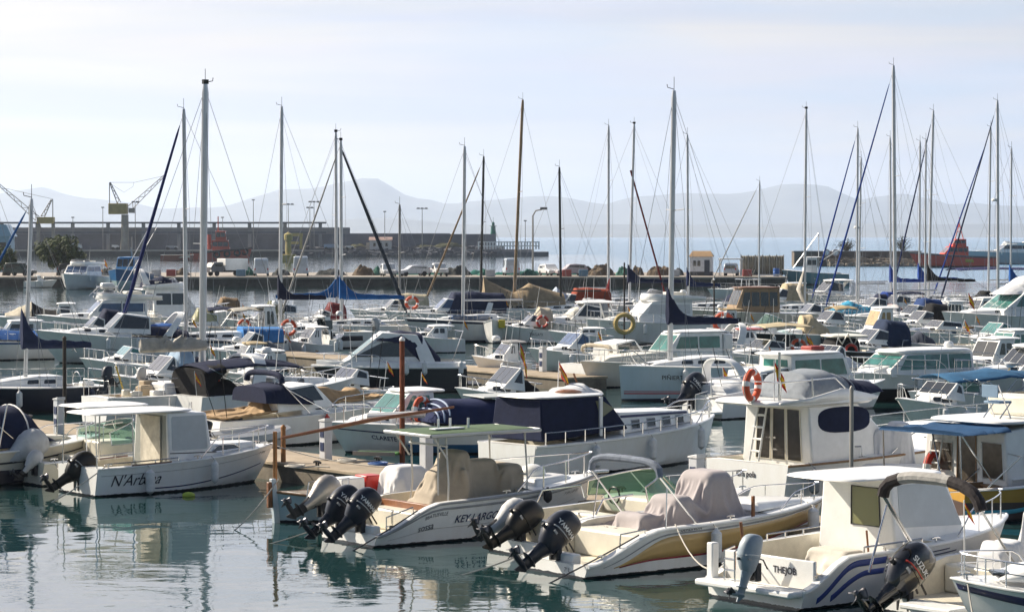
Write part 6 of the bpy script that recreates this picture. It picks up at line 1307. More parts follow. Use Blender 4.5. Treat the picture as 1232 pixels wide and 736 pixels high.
b.tent('canopy', CV(BLACK), [(xa,1.3,1.1,1.2,1.6),(lerp(xa,xm,.6),1.4,1.0,1.2,zt-.5),(xm+.02,1.4,.6,1.2,zt)], nx=10, amp=.03, sq=.9); b.tent('canopy', CV((.55,.50,.40)), [(xm,1.42,.6,1.2,zt+.02),(lerp(xm,xe,.5),1.2,.4,1.25,lerp(zt,1.4,.5)),(xe,.8,.2,1.25,1.4)], nx=10, amp=.03, sq=.9); house(b, xa-.6, xa+.5, 1.0, 1.0, 1.2, .2, n=1)
b = flyboat('cabin_cruiser', 'white motor yacht with cream rear bulkhead and four dark upright windows', 158, 404, 262, 20, 3.8, nick='cream bulkhead motor yacht', fs=1.2, fb=1.6, h=1.7, fm=gel, canv=CV(NAVY)); arch(b, b.xa+.3, 1.3, b.zf+.3, b.zf+1.3, lean=-.3)
b = express('motorboat', 'motorboat with yellowish clear side curtains and navy awning', 292, 412, 205, 190, 3.0, nick='yellowish curtain boat', top='bimini', topm=CV(NAVY), gm=mat('vinyl_yellow', (.42,.40,.22), .25, var=.3)); b.tent('canopy', mat('vinyl_yellow', (.42,.40,.22)), [(-.1*b.L,1.1,1.0,1.3,2.1),(.12*b.L,1.05,.9,1.3,2.15),(.2*b.L,.9,.6,1.3,1.5)], nx=6, amp=.02, sq=.5)
b = pilot('fishing_boat', 'white fishing boat with small upright wheelhouse and open aft shelter frame', 278, 424, 352, 16, 2.9, nick='small upright wheelhouse boat', h=1.7, x=(.02,.24), rake=.2, cat='fishing boat', canv=CV((.4,.38,.34)))
lifering(b.world(-.3*b.L, -1.2, 1.5), 'orange life ring on the fishing boat with upright wheelhouse', .32)
b = sail('white sailing yacht with black and blue sail cover, moored beside the fishing boat', 452, 418, 300, 200, 3.1, (337, 339, 128), nick='black and blue covered yacht', mr=.10, boom=.38, cover=(.012,.016,.04), bz=1.9, win=3, jib=None); b.ribbon('stripe', ink, .10, .55, .45, .75); b.motor(.6, 15, .6, mat('cowl_grey', (.4,.42,.45)), z=1.2)
b = sail('white sailing yacht with bright blue boom cover sloping towards its mast and dark furled jib', 322, 408, 480, 12, 3.0, (405, 404, 159), nick='sloping blue cover yacht', mr=.09, boom=.46, cover=(.01,.09,.28), bz=1.7, jib=(.03,.04,.055), spr=1, jibr=.10, mtop=True)
b = sail('white sailing yacht with blue mast skirt and grey furled foresail', 505, 410, 348, 194, 3.2, (411, 410, 169), nick='blue mast skirt yacht', mr=.095, boom=.5, cover=(.012,.10,.32), bz=1.7, jib=(.40,.38,.36), spr=2, mtop=True); lifering(b.world(-.44*b.L, 1.0, 2.4), 'orange life ring above the stern rail beside the blue boom cover', .36)
b = sail('small sailing yacht with short grey mast behind the dark hulled cruiser', 540, 396, 440, 195, 2.6, (481, 481, 246), nick='short grey mast yacht', mr=.08, mm=alud, boom=.3, cover=None, bz=1.2, fs=.8, fb=1.0)
b = sail('long white sailing yacht with navy sheer stripe and blue side windows', 640, 411, 505, 189, 3.2, (557, 559, 176), nick='navy sheer stripe yacht', mr=.10, stripe=NAVY, top=(.70,.70,.69), boot=(.02,.03,.08), boom=.55, cover=None, bz=1.25, gm=glass_b, win=4, fs=1.25, fb=1.5, rake=1.0, spr=0); b.box('coach_windows', glass_b, -.12*b.L, .22*b.L, -B_ if False else -1.07, 1.07, b.za+.08, b.za+.34, .03)
fender(b, .28, 'dark fender on the navy sheer striped yacht', L=.7, m=fend_n)
b = express('cabin_cruiser', 'cream and navy topped cruiser with sloping blue windscreen behind the navy striped yacht', 615, 398, 478, 190, 3.2, nick='blue windscreen cruiser', top='canvas', topm=CV((.02,.028,.065)), gm=glass_b, ar=True, fs=1.1, fb=1.4, cat='cabin cruiser', h=.75)
b = express('motorboat', 'small cream motorboat with pale canvas hood behind the blue windscreen cruiser', 520, 391, 435, 192, 2.8, nick='pale hood boat', top='canvas', topm=CV((.52,.46,.33)), gm=glass_d)
b = sail('sailing yacht with dark thin mast and brown furled foresail', 650, 385, 520, 192, 3.0, (578, 582, 188), nick='brown furled yacht', mr=.085, mm=mat('mast_black', (.03,.03,.03), .5), boom=.0, cover=None, jib=(.28,.20,.13), jibr=.07)
b = sail('traditional sailing boat with tall varnished wooden mast and tan awning', 690, 388, 560, 190, 3.2, (618, 629, 120), nick='wooden masted boat', mr=.105, mm=mastwood, boom=0, cover=None, spr=1)
b.tent('awning', CV((.34,.26,.17)), [(-.42*b.L,1.4,1.2,1.2,2.2),(-.1*b.L,1.45,1.0,1.2,3.0),(.05*b.L,1.4,.9,1.3,2.3),(.3*b.L,1.2,.2,1.6,3.3),(.33*b.L,1.1,.1,1.6,3.6)], nx=14, amp=.04, sq=.8)
# tender hanging end-on by the blue striped yacht
b = Boat('tender', 'little white tender seen end on, with a yellow patch on its bow', 'tender', 612, 411, 600, 262, B=1.5, fs=1.0, fb=1.5, rake=.3, nick='end on tender', length=2.6); MB().box(1.05,1.3,.35,.75,.95,1.45).build('bow_patch', mat('patch_yellow', (.65,.50,.04), .6), b.root, bevel=.03)
b = express('motorboat', 'white motorboat with red life ring and beige hood between tender and grey cruiser', 668, 413, 612, 188, 2.6, nick='beige hood boat', h=.5, top='canvas', topm=CV(BEIGE)); lifering(b.world(-.2*b.L, 1.25, 1.35), 'red life ring on the side of the beige hooded boat', .32, m=red_m); b.letter('ZAGATI', .5, .5, .25)
b = express('cabin_cruiser', 'white cabin cruiser with black side windows and pale hardtop, bow towards the tender', 760, 412, 648, 194, 3.2, nick='black windowed cruiser', top='hard', fs=1.15, fb=1.45, h=.85, k=1.2, cat='cabin cruiser', anti=(.012,.014,.02), ports=2); b.letter('7ª PM-5-88', .82, .75, .16); b.tent('front_hood', CV((.62,.60,.55)), [(.0,1.1,.9,1.5,2.3),(.12*b.L,1.0,.7,1.5,2.1),(.2*b.L,.9,.5,1.5,1.7)], nx=6, amp=.02)
b = express('motorboat', 'tan cabined motorboat with red rear hood beside the pale blue draped sail', 740, 385, 640, 190, 3.0, nick='red hooded boat', top='canvas', topm=CV((.30,.06,.03)), h=.8); b.tent('draped_sail', mat('canvas_pale_blue', (.40,.47,.58), .8, var=.15), [(.05*b.L,.9,.4,1.6,1.9),(.2*b.L,1.0,.5,1.6,2.6),(.34*b.L,.7,.2,1.5,1.8)], nx=10, amp=.06)
b = pilot('motorboat', 'small white dory with plumb transom beside the black windowed cruiser', 740, 420, 674, 186, 2.2, nick='small white dory', h=.3, trk=0, rake=.3); b.letter('Mascarat', .45, .4, .24)
b = sail('sailing yacht with black slim mast behind the black windowed cruiser', 745, 388, 620, 192, 3.0, (675, 673, 201), nick='black slim mast yacht', mr=.085, mm=mat('mast_black', (.03,.03,.03)), boom=.4, cover=None, bz=1.4)
b = flyboat('cabin_cruiser', 'white high sided motor yacht with plain rounded cabin front beside tan life ring', 868, 414, 722, 196, 3.6, nick='high sided motor yacht', fs=1.25, fb=1.6, h=1.25, gm=mat('window_white_cover', (.66,.66,.66), .5), canv=None); b.letter('7ª PM-2-40', .86, .72, .18)
post(751, 425, 318, dkpost, 'slim dark post carrying the tan life ring', .05); lifering(on_z(751, 425, 0) + Vector((0, -.2, at_y(751, 389, on_z(751,425,0).y).z)), 'tan life ring on the slim dark post', .50, m=ring_t, bands=False)
post(859, 428, 337, dkpost, 'slim dark post carrying the red and white life ring', .05, cap=gel); lifering(on_z(870, 428, 0) + Vector((0, -.2, at_y(870, 388, on_z(870,428,0).y).z)), 'red and white life ring beside the slim dark post', .48)
b = sail('sailing yacht with pale mast and grey boom beside the far quay', 795, 378, 690, 192, 3.1, (732, 732, 151), nick='pale mast grey boom yacht', mr=.10, boom=.35, boomdir=1, cover=None, bz=1.2, spr=2)
b = sail('sailing yacht with navy pointed sail cover and dark red furled foresail', 860, 382, 690, 194, 3.2, (757, 763, 149), nick='dark red furled yacht', mr=.10, boom=.40, cover=(.014,.02,.055), bz=1.9, jib=None, spr=1, mtop=True); xj = b.xm; MB().tube([b.D(b.L*-.18)[:2] + (1.3,), (xj-.1,0,b.zat(xj,0,205))], .075, 8).build('furled_staysail', CV((.16,.02,.02)), b.root)
b = sail('sailing yacht with short navy sail cover beside a grey tubular gantry', 925, 385, 790, 192, 3.1, (828, 827, 162), nick='short navy cover yacht', mr=.09, boom=.30, cover=(.014,.025,.08), bz=1.7, spr=1, dodge=NAVY)
b.tubes('gantry', steel, [[(-.38*b.L,sy*1.0,1.0),(-.36*b.L,sy*1.0,3.2)] for sy in (1,-1)] + [[(-.30*b.L,sy*1.0,1.0),(-.32*b.L,sy*1.0,3.2)] for sy in (1,-1)] + [[(-.42*b.L,1.0,3.2),(-.26*b.L,1.0,3.2),(-.26*b.L,-1.0,3.2),(-.42*b.L,-1.0,3.2),(-.42*b.L,1.0,3.2)]], .04)
b = Boat('motor_launch', 'long pale launch with row of round portholes and brown wheelhouse roof', 'launch', 985, 402, 815, 192, B=3.6, fs=1.4, fb=1.8, rake=.8, top=(.62,.58,.50), nick='porthole launch'); c = house(b, -.22*b.L, .10*b.L, 1.4, 1.7, 1.3, .5, 0, mat('wheelhouse_wood', (.30,.20,.11), .5, var=.3), glass_d, 4, .9, mat('roof_brown', (.17,.08,.04), .5), (.2,.3), 3, band=(.3,.85))
for q in (.55,.62,.69,.76): b.ribbon('porthole', glass_d, q, q+.025, .45, .72)
b = Boat('motorboat', 'black hulled motorboat with white cabin and pale green windscreen', 'motorboat', 985, 424, 868, 194, B=2.9, fs=1.05, fb=1.3, rake=.9, top=(.012,.013,.018), anti=(.45,.50,.50), boot=(.45,.50,.50), zt=.34, cock=(.08,.4), cf=.4, nick='black hulled motorboat'); trunk(b, -.05*b.L,.45*b.L,.42,1.15,wf=.45,ports=2); b.windscreen(-.1*b.L,.12*b.L,1.15,.8,.65,.6,clear_g,z=1.55); b.pulpit(.45,.5); fender(b, .45, 'pale fender on the black hulled motorboat', L=.6)
b = Boat('motorboat', 'grey green hulled motorboat with tan folded seat cover', 'motorboat', 1010, 424, 932, 190, B=2.7, fs=1.0, fb=1.2, rake=.8, top=(.42,.50,.48), cock=(.08,.5), cf=.4, nick='grey green motorboat'); b.tent('seat_cover', CV((.55,.45,.30)), [(-.35*b.L,1.0,.7,1.0,1.4),(-.1*b.L,1.05,.7,1.0,2.15),(.06*b.L,.9,.5,1.1,2.1),(.1*b.L,.8,.4,1.1,1.3)], nx=12, amp=.04, sq=.5); trunk(b,.1*b.L,.45*b.L,.25,1.0); fender(b, .25, 'black fender on the grey green motorboat', L=.7, m=rubber)
b = Boat('motorboat', 'dark motorboat with black curtains hung from a white hardtop frame', 'motorboat', 1062, 448, 985, 192, B=2.8, fs=1.0, fb=1.2, top=(.02,.02,.025), cock=(.06,.6), cf=.4, nick='black curtain boat'); zt = b.zat(0,0,405); roof(b, -.30*b.L, .40*b.L, 1.2, 1.0, zt, .1, gelc, 'hard_top'); b.tent('curtain', CV(BLACK), [(-.10*b.L,1.1,1.0,.9,zt-.05),(.30*b.L,1.05,.9,.9,zt-.05),(.42*b.L,.7,.5,.9,1.2)], nx=8, amp=.02, sq=.4); b.tubes('top_frame', gelc, [[(.3*b.L,1.15,zt),(.22*b.L,1.12,1.4),(.12*b.L,1.12,1.9),(.02*b.L,1.12,1.3),(-.05*b.L,1.15,zt)]], .05)
lifering(b.world(.2, 1.2, 1.1), 'dark red life ring on the black curtain boat', .25, m=red_m, bands=False)
b = pilot('motorboat', 'cabin boat with tan curtained windows and beige folded hood', 1095, 420, 1028, 192, 2.9, nick='tan curtained cabin boat', h=1.5, gm=mat('curtain_tan', (.40,.29,.15), .6, var=.3)); b.hoop('folded_hood', CV(GREYC), -.4*b.L, 1.0, -.3*b.L, 2.5, 1.1, .12)
b = sail('sailing yacht with scoop of white cloth at the foot of its mast', 1010, 388, 900, 194, 3.1, (968, 970, 131), nick='white scoop yacht', mr=.095, boom=.3, cover=None, bz=1.3, spr=1, mtop=True); MB().loft([[(b.xm+.1,.1,b.zd+2.6),(b.xm+.1,-.1,b.zd+2.6)],[(b.xm+.5,.5,b.zd+1.2),(b.xm+.5,-.5,b.zd+1.2)],[(b.xm+.1,.3,b.zd+.2),(b.xm+.1,-.3,b.zd+.2)]], caps=False, closed=False).build('wind_scoop', mat('sail_rolled', (.46,.43,.38)), b.root, solid=.02)
b = sail('sailing yacht with squat mast moored alone before the shelter on the quay', 955, 360, 860, 195, 2.8, (913, 914, 218), nick='squat mast yacht', mr=.08, boom=.3, cover=None, jib=(.50,.48,.46), jibr=.05)
b = express('cabin_cruiser', 'white cruiser with raked black windows beside the blue trawler', 1040, 374, 962, 196, 3.4, nick='raked black window cruiser', top='hard', h=.9, fs=1.3, fb=1.6, cat='cabin cruiser', ar=True)
b = express('motorboat', 'motorboat with tan cloth hood before the far quay', 975, 376, 905, 192, 3.0, nick='tan cloth hood boat', top='canvas', topm=CV((.46,.38,.26)), h=.8)
b = Boat('motorboat', 'white motorboat heaped with turquoise and blue covers', 'motorboat', 1062, 396, 985, 190, B=2.8, fs=1.0, fb=1.2, nick='turquoise cover boat', cock=(.1,.5), cf=.4); b.tent('boat_cover', CV((.05,.30,.48)), [(-.4*b.L,1.1,.8,1.0,1.5),(0,1.1,.7,1.0,2.0),(.4*b.L,.8,.3,1.1,1.3)], nx=12, amp=.07)
MASTS = [('sailing yacht with thin pale mast and blue furled foresail near the bare trees', 1095, 384, 985, (1031,1032,154), (.02,.06,.30), None, NAVY, .085),
 ('sailing yacht with short tan mast and deck radar', 1105, 380, 990, (1033,1036,190), None, None, (.01,.04,.22), .075),
 ('sailing yacht with the tallest mast, blue furled foresail and teal cockpit', 1165, 398, 1002, (1077,1075,79), (.02,.06,.28), None, None, .12),
 ('sailing yacht with bright blue bundle at its mast', 1140, 378, 1020, (1072,1071,165), None, (.02,.05,.25), None, .08),
 ('sailing yacht with blue mast boot and twin spreaders behind the swept cruiser', 1180, 374, 1050, (1106,1107,170), None, (.02,.06,.28), None, .085),
 ('sailing yacht with plain mast standing close to the blue booted one', 1190, 380, 1060, (1113,1114,168), None, None, None, .075),
 ('sailing yacht with black sail cover drooping over the boom', 1235, 378, 1080, (1117,1123,133), (.02,.03,.10), BLACK, BLACK, .10),
 ('sailing yacht with slim mast and bright blue furled sail nearest the red ship', 1268, 376, 1130, (1189,1192,153), (.02,.06,.30), None, None, .085),
 ('sailing yacht with thick mast and white radar beside the red ship', 1275, 384, 1140, (1201,1200,121), (.03,.04,.09), None, (.02,.07,.26), .11),
 ('sailing yacht with low mast at the right end of the harbour', 1285, 378, 1160, (1216,1217,178), None, (.02,.10,.35), None, .08)]
for i, (lb, xs, ys, xb, mst, jib, cov, dg, r_) in enumerate(MASTS):
    b = sail(lb, xs, ys, xb, 190 + (i*7) % 11, 3.0 + .1*(i % 3), mst, nick=lb, mr=r_, boom=.38 if cov else .32, cover=cov, jib=jib, dodge=dg, spr=1 + i % 2, radar=i in (1, 8), bz=1.8, jibr=.06, stripe=[None, NAVY, None, BLUE][i % 4], win=2 + i % 3, group=None)
b = sail('sailing yacht with thin mast and blue furled foresail at the left photo edge', 30, 392, -70, 196, 3.0, (-20, -20, 170), nick='left edge yacht', jib=(.02,.10,.32), boom=0, cover=None)
b = flyboat('motor_yacht', 'big white motor yacht with swept domed top and green side glass', 1340, 412, 1150, 200, 4.4, nick='domed motor yacht', gm=glass_g, fs=1.5, fb=2.0, h=1.5, x=(-.3,.26), rake=1.6, cat='motor yacht'); zt = b.zf
b.tent('fly_cover', mat('cover_white_cloth', (.66,.67,.70)), [(b.xa+.4,1.5,1.2,zt-.1,zt+.9),(lerp(b.xa,b.xb_,.5),1.65,1.2,zt-.1,zt+1.25),(b.xb_-.8,1.5,1.0,zt-.15,zt+.9),(b.xb_+.9,.9,.5,zt-.2,zt-.05)], nx=14, amp=.05, sq=.7); b.flag(b.xat(1158,2,1.5), 1.5, 1.6, 1.6, 1.1)
b = express('motorboat', 'white motorboat with dark navy roll bar hood below the domed motor yacht', 1310, 438, 1190, 202, 3.0, nick='navy roll bar boat', ar=False, h=.55); b.hoop('folded_hood', CV(BLACK), -.1*b.L, 1.1, -.2*b.L, 2.6, 1.2, .13); b.flag(.1*b.L, 1.1, 1.3, .9, .6)
b = Boat('motorboat', 'low white motorboat crowded with fishing rods and rails', 'motorboat', 1195, 438, 1085, 192, B=2.8, fs=.95, fb=1.15, cock=(.06,.6), cf=.35, nick='rods and rails boat'); clutter(b, -.45*b.L, .2*b.L, 1.0, .5, 14, 5); b.siderail(.05,.6,.7); b.pulpit(.5,.6); b.tent('tender_cover', CV((.05,.06,.09)), [(.15*b.L,.7,.4,1.0,1.3),(.3*b.L,.8,.5,1.1,1.7),(.42*b.L,.5,.2,1.1,1.3)], nx=8, amp=.04); b.flag(-.1*b.L, .8, 1.0, 1.3, .8, lean=.3)
b = express('motorboat', 'long low cream motorboat in front of the domed motor yacht', 1190, 420, 1090, 194, 2.9, nick='long low cream boat', h=.4, top=None, deckm=gelc); clutter(b, -.4*b.L, 0, .9, .9, 6, 8)
b = express('motorboat', 'white motorboat with navy tonneau under the long navy boom', 975, 452, 880, 200, 2.7, nick='navy tonneau boat', canv=CV(NAVY), h=.45); lifering(b.world(-.3*b.L, 1.3, 1.4), 'orange life ring above the navy tonneau', .3); b.flag(-.45*b.L, .5, 1.0, 1.0, .7)
b = pilot('motorboat', 'white motorboat with beige awning in front of the black hulled one', 990, 452, 870, 196, 2.6, nick='beige awning boat', h=.4, trk=.4); b.bimini(-.40*b.L, .15*b.L, 1.2, 2.5, CV((.50,.42,.28)), .12)
b = express('motorboat', 'white motorboat with navy hood bundles right of the dark post', 1100, 440, 1010, 196, 2.8, nick='navy bundles boat', top='canvas', topm=CV((.02,.035,.08)), h=.6)
b = Boat('pontoon_boat', 'boat carrying a flat navy sun awning on a blue tubular frame', 'motorboat', 1250, 372, 1145, 194, B=3.2, fs=1.1, fb=1.3, nick='flat awning boat', cock=(.08,.7), cf=.4); b.bimini(-.45*b.L, .5*b.L, 1.5, b.zat(0,0,321), CV((.025,.03,.10)), .2); clutter(b, -.4*b.L, .3*b.L, 1.2, .5, 8, 1); b.tent('boat_cover', CV((.02,.07,.24)), [(-.5*b.L,1.2,1.0,1.0,2.2),(-.2*b.L,1.2,1.0,1.0,2.4)], nx=6, amp=.05)
# extra rows that close the gaps
FILL = [('express','plain white motorboat showing its stern between two sailing yachts',385,398,300,200,{}),('pilot','white boat with low cabin and grey engine cowl beside the black and blue covered yacht',395,425,345,20,{}),('express','motorboat with pale blue cockpit cover near the left quay boats',250,396,180,192,{'canv':CV((.30,.38,.46))}),('express','motorboat with dark red cockpit cover among the right hand yachts',1090,388,1020,192,{'canv':CV((.16,.03,.04))}),('pilot','stubby white wheelhouse boat among the right hand yachts',1180,398,1110,196,{}),('express','motorboat with green windscreen squeezed beside the domed yacht',1240,430,1165,198,{'gm':glass_g}),('express','white motorboat with blue tonneau below the raked black windows',1010,398,945,190,{'canv':CV((.03,.12,.30))}),('pilot','tan roofed little cabin boat near the round portholes',905,412,845,194,{'roofm':CV((.40,.30,.18))}),('express','white motorboat with short radar arch behind the cream deck',905,440,820,200,{'ar':True}),('express','white motorboat with slate grey cockpit cover left of the dark hulled cruiser',345,446,262,196,{'canv':CV((.16,.17,.19))}),('pilot','little white cabin boat tied by the second pontoon end',402,432,352,204,{'h':.8}),('express','white sports boat with navy tonneau behind the stout grey mast',262,470,178,200,{'canv':CV(NAVY)}),('express','low white runabout with green screen beside the navy hulled yacht',196,462,120,202,{'gm':glass_g,'h':.4}),('pilot','white cabin boat with tan roof behind the yacht with rolled sail',330,462,268,198,{'roofm':CV((.42,.34,.22)),'h':.9}),('express','cream motorboat with black hood among the right hand boats',1150,410,1075,194,{'top':'canvas','topm':CV(BLACK)}),('pilot','white harbour boat with dark windows in front of the turquoise trawler',985,366,925,192,{}),('express','motorboat with cream bimini right of the shelter',940,388,880,196,{'top':'bimini','topm':CV((.5,.44,.32))}),('express','motorboat with dark blue hood left of the domed yacht',1140,400,1068,198,{'top':'canvas','topm':CV((.02,.05,.16))}),('pilot','white boat with pale green wheelhouse glass by the photo edge',1262,448,1180,204,{'gm':glass_g}),('express','white motorboat with grey sprayhood by the wooden masted boat',735,400,660,190,{'top':'canvas','topm':CV((.3,.31,.33))}),('pilot','half hidden white cabin boat behind the white dory',800,402,742,192,{}),('express','motorboat with brown hood by the sport fishing yacht',292,398,226,194,{'top':'canvas','topm':CV((.22,.15,.09))}),('express','white motorboat with pale blue hood left of the tan canvas cover',238,486,160,206,{'top':'canvas','topm':CV((.30,.40,.52))}),('pilot','small white wheelhouse boat with black windows behind the navy awning',352,478,285,204,{'h':1.0}),('express','white cuddy boat with bow rail in front of the dark hulled cruiser',470,497,385,206,{'h':0.4}),('express','white open boat with black cockpit cover beyond the navy tent',655,505,575,204,{'canv':CV(BLACK)}),('pilot','white fishing boat with grey wheelhouse roof under the long pontoon edge',640,456,585,198,{'roofm':CV((.3,.3,.31)),'h':0.8}),('express','white sports cruiser with tinted screen left of the pale blue yacht',735,447,655,202,{'gm':glass_b}),('express','white motorboat with burgundy hood among the left sailing yachts',420,408,355,194,{'top':'canvas','topm':CV((.14,.025,.03))}),('pilot','low cream cabin boat before the navy striped yacht',560,424,490,196,{'h':0.6}),('express','white runabout with navy hood before the sport fishing yacht',150,420,80,198,{'top':'canvas','topm':CV(NAVY)}),('express','white boat with olive hood right of the yellowish curtains',345,405,285,194,{'top':'canvas','topm':CV((.12,.13,.07))}),('express','white cruiser with silver cover left of the green glazed cruiser',1040,468,965,204,{'canv':whc}),('pilot','white boat with twin dark side windows below the flat navy awning',1225,392,1150,196,{}),('express','white cruiser with navy bimini among the thick of the right hand masts',1120,384,1045,194,{'top':'bimini','topm':CV(NAVY)}),('express','white day boat with tan bimini before the turquoise covers',1040,410,965,196,{'top':'bimini','topm':CV((.42,.33,.2))}),('pilot','white half cabin with red roof edge behind the beige awning boat',930,432,865,196,{'roofm':paint((.4,.06,.04)),'h':0.7}),('express','white speedboat with dark screen beneath the wide blue awning',1180,520,1105,208,{'h':0.4}),('express','white motorboat with grey hood at the extreme right edge',1290,462,1215,202,{'top':'canvas','topm':CV((.25,.26,.28))}),('pilot','white half cabin boat showing behind the green glazed cruiser',1245,462,1160,208,{})]
for st, lb, xs, ys, xb, hd, kw in FILL: (express if st == 'express' else pilot)('motorboat', lb, xs, ys, xb, hd, 2.6, nick=lb, **kw)
# loose flags on canes and the slim poles that carry them
for px, pyb, pyt, lb in ((628,470,412,'red and yellow flag on a cane at the near edge of the second pontoon'),):
    p = on_z(px, pyb, .3); e = empty('flag_cane', p, 0, lb, 'flag'); h_ = at_y(px-4, pyt, p.y).z - .3
    MB().tube([(0,0,0),(-.1,0,h_)], .015, 5).build('cane', gel, e); mb = MB()
    for q0, q1, mi in ((0,.25,0),(.25,.75,1),(.75,1,0)):
        mb.cur = mi; mb.grid(lambda a, c, q0=q0, q1=q1: (-.1 + a*.35 + .05*math.sin(a*5), .04*math.sin(a*8), h_ - lerp(q0,q1,c)*.5 - a*1.0), 6, 3)
    mb.build('flag', [fl_r, fl_y], e, solid=.006)
# ------------------------------------------------------------------ far quay
QZ = 1.32; q0 = on_z(600, 345.3, 0).y; xr_ = on_z(945, 345, 0).x
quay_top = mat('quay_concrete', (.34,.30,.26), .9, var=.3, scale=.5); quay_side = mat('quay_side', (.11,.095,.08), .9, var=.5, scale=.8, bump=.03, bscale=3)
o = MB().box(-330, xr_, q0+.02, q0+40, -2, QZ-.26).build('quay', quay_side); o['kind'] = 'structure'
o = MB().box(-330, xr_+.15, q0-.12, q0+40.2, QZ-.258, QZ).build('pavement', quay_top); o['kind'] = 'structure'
def Q(px, dy=10.0): return Vector((at_y(px, 330, q0+dy).x, q0+dy, QZ))
dkrub = mat('tyre', (.02,.02,.022), .8)
def car(name, px, w_px, h, label, col, dy=8, rz=0.0, kind='car', cat='car', L=None):
    p = Q(px, dy); W = w_px*(q0+dy)/F_PX; e = empty(name, p, rz, label, cat, 'vehicles parked on the far quay'); pm = paint(col, .25)
    # x along the vehicle (front at +x), y across
    if kind == 'van': L = L or 5.0; pr = [(-L/2,.35),(L/2,.35),(L/2,.95),(L/2-.75,1.15),(L/2-1.45,h-.15),(L/2-1.8,h),(-L/2+.15,h),(-L/2,h-.2)]
    elif kind == 'pickup': L = L or 4.9; pr = [(-L/2,.45),(L/2,.45),(L/2,.95),(L/2-1.2,1.05),(L/2-1.7,h-.05),(-.2,h-.02),(-.45,1.05),(-L/2,1.0)]
    elif kind == 'lorry': L = L or 5.6; pr = [(.9,.5),(L/2,.5),(L/2,1.2),(L/2-.5,h-.5),(1.0,h-.45),(.9,h-.6)]
    else: L = L or 4.2; pr = [(-L/2,.35),(L/2,.32),(L/2,.72),(L/2-1.1,.92),(L/2-1.75,h-.05),(L/2-2.6,h),(-L/2+.35,h-.1),(-L/2,.95)]
    wd = 1.75 if kind != 'van' else 2.0
    b_ = MB().loft([[(x,-wd/2*(1 if z < 1.0 else .88),z) for x, z in pr],[(x,wd/2*(1 if z < 1.0 else .88),z) for x, z in pr]]).build('body', pm, e, bevel=.08)
    if kind == 'lorry': MB().box(-L/2,.75,-1.05,1.05,.75,h).build('cargo_box', gel, e, bevel=.03); MB().box(-L/2,L/2-.4,-.5,.5,.5,.72).build('chassis', rubber, e)
    gz0, gz1 = (1.0, h-.25) if kind != 'lorry' else (1.25, h-.75)
    xs0 = {'van': (L/2-2.3, L/2-1.15), 'pickup': (-.15, L/2-1.55), 'lorry': (1.15, L/2-.6)}.get(kind, (-L/2+.5, L/2-1.65))
    for sg in (1,-1): MB().box(xs0[0], xs0[1], sg*wd*.44-.06, sg*wd*.44+.06, gz0, gz1).build('window', glass_d, e, bevel=.02)
    xf_ = L/2-.95 if kind == 'van' else (L/2-1.45 if kind != 'lorry' else L/2-.22)
    MB().loft([[(xf_,-wd*.38,gz0),(xf_,wd*.38,gz0)],[(xf_-.55 if kind != 'lorry' else xf_-.2,-wd*.36,gz1),(xf_-.55 if kind != 'lorry' else xf_-.2,wd*.36,gz1)]], caps=False, closed=False).build('windscreen', glass_d, e, solid=.12)
    if kind in ('car','van'): MB().box(-L/2-.02,-L/2+.2,-wd*.36,wd*.36,1.0 if kind == 'car' else 1.35,h-.3).build('rear_window', glass_d if kind == 'car' else paint(tuple(v*.8 for v in col)), e, bevel=.02)
    for x in (-L/2+.8, L/2-.85):
        for sg in (1,-1): wv = MB().lathe([(.1,-.1),(.33,-.1),(.34,0),(.33,.1),(.1,.1)], (x, sg*(wd/2-.1), .34), 'y', 14).build('wheel', dkrub, e)
    for sg in (1,-1): MB().box(L/2-.06,L/2+.02,sg*wd*.36-.15,sg*wd*.36+.15,.62,.8).build('headlight', gel, e, bevel=.02); MB().box(-L/2-.03,-L/2+.05,sg*wd*.42-.08,sg*wd*.42+.08,.8,1.05).build('tail_light', red_m, e, bevel=.01)
    return e
AW = R(90)
LB = (.55,.62,.70)
car('van', 314, 19, 2.35, 'pale high roofed van seen from behind, nearest the box lorry', LB, 8, R(97), 'van', 'van'); car('van', 362, 23, 2.6, 'larger pale van with a roof rack seen from behind', LB, 8, R(94), 'van', 'van', 5.6); car('van', 615, 19, 2.3, 'pale van standing behind the wooden mast', LB, 12, R(95), 'van', 'van')
car('lorry', 272, 30, 2.3, 'small lorry with white cargo box beside a dark green heap', (.12,.12,.13), 8, R(-140), 'lorry', 'lorry')
car('parked_car', 467, 20, 1.7, 'silver off road car facing the water', (.50,.52,.55), 6, R(-80), 'car'); car('parked_car', 497, 26, 1.45, 'white hatchback parked side on beside the pickup', (.66,.67,.70), 6, R(-160), 'car'); car('pickup_truck', 527, 26, 1.75, 'white pickup with loaded bed', (.6,.6,.6), 6, R(-75), 'pickup', 'pickup')
car('parked_car', 661, 22, 1.55, 'white estate car facing the water beside the silver one', (.66,.66,.66), 10, R(-70), 'car'); car('parked_car', 687, 28, 1.6, 'silver and red car half hidden by the black mast', (.42,.36,.38), 8, R(-165), 'car')
car('parked_car', 24, 22, 1.8, 'dark green off road car beneath the small tree', (.03,.05,.045), 9, R(-20), 'car'); car('parked_car', 92, 32, 1.75, 'black people carrier beneath the round pine', (.02,.022,.028), 8, R(-12), 'car', L=4.7); car('parked_car', 880, 20, 1.7, 'pale van like car inside the white shelter', (.5,.55,.6), 9, R(80), 'car')
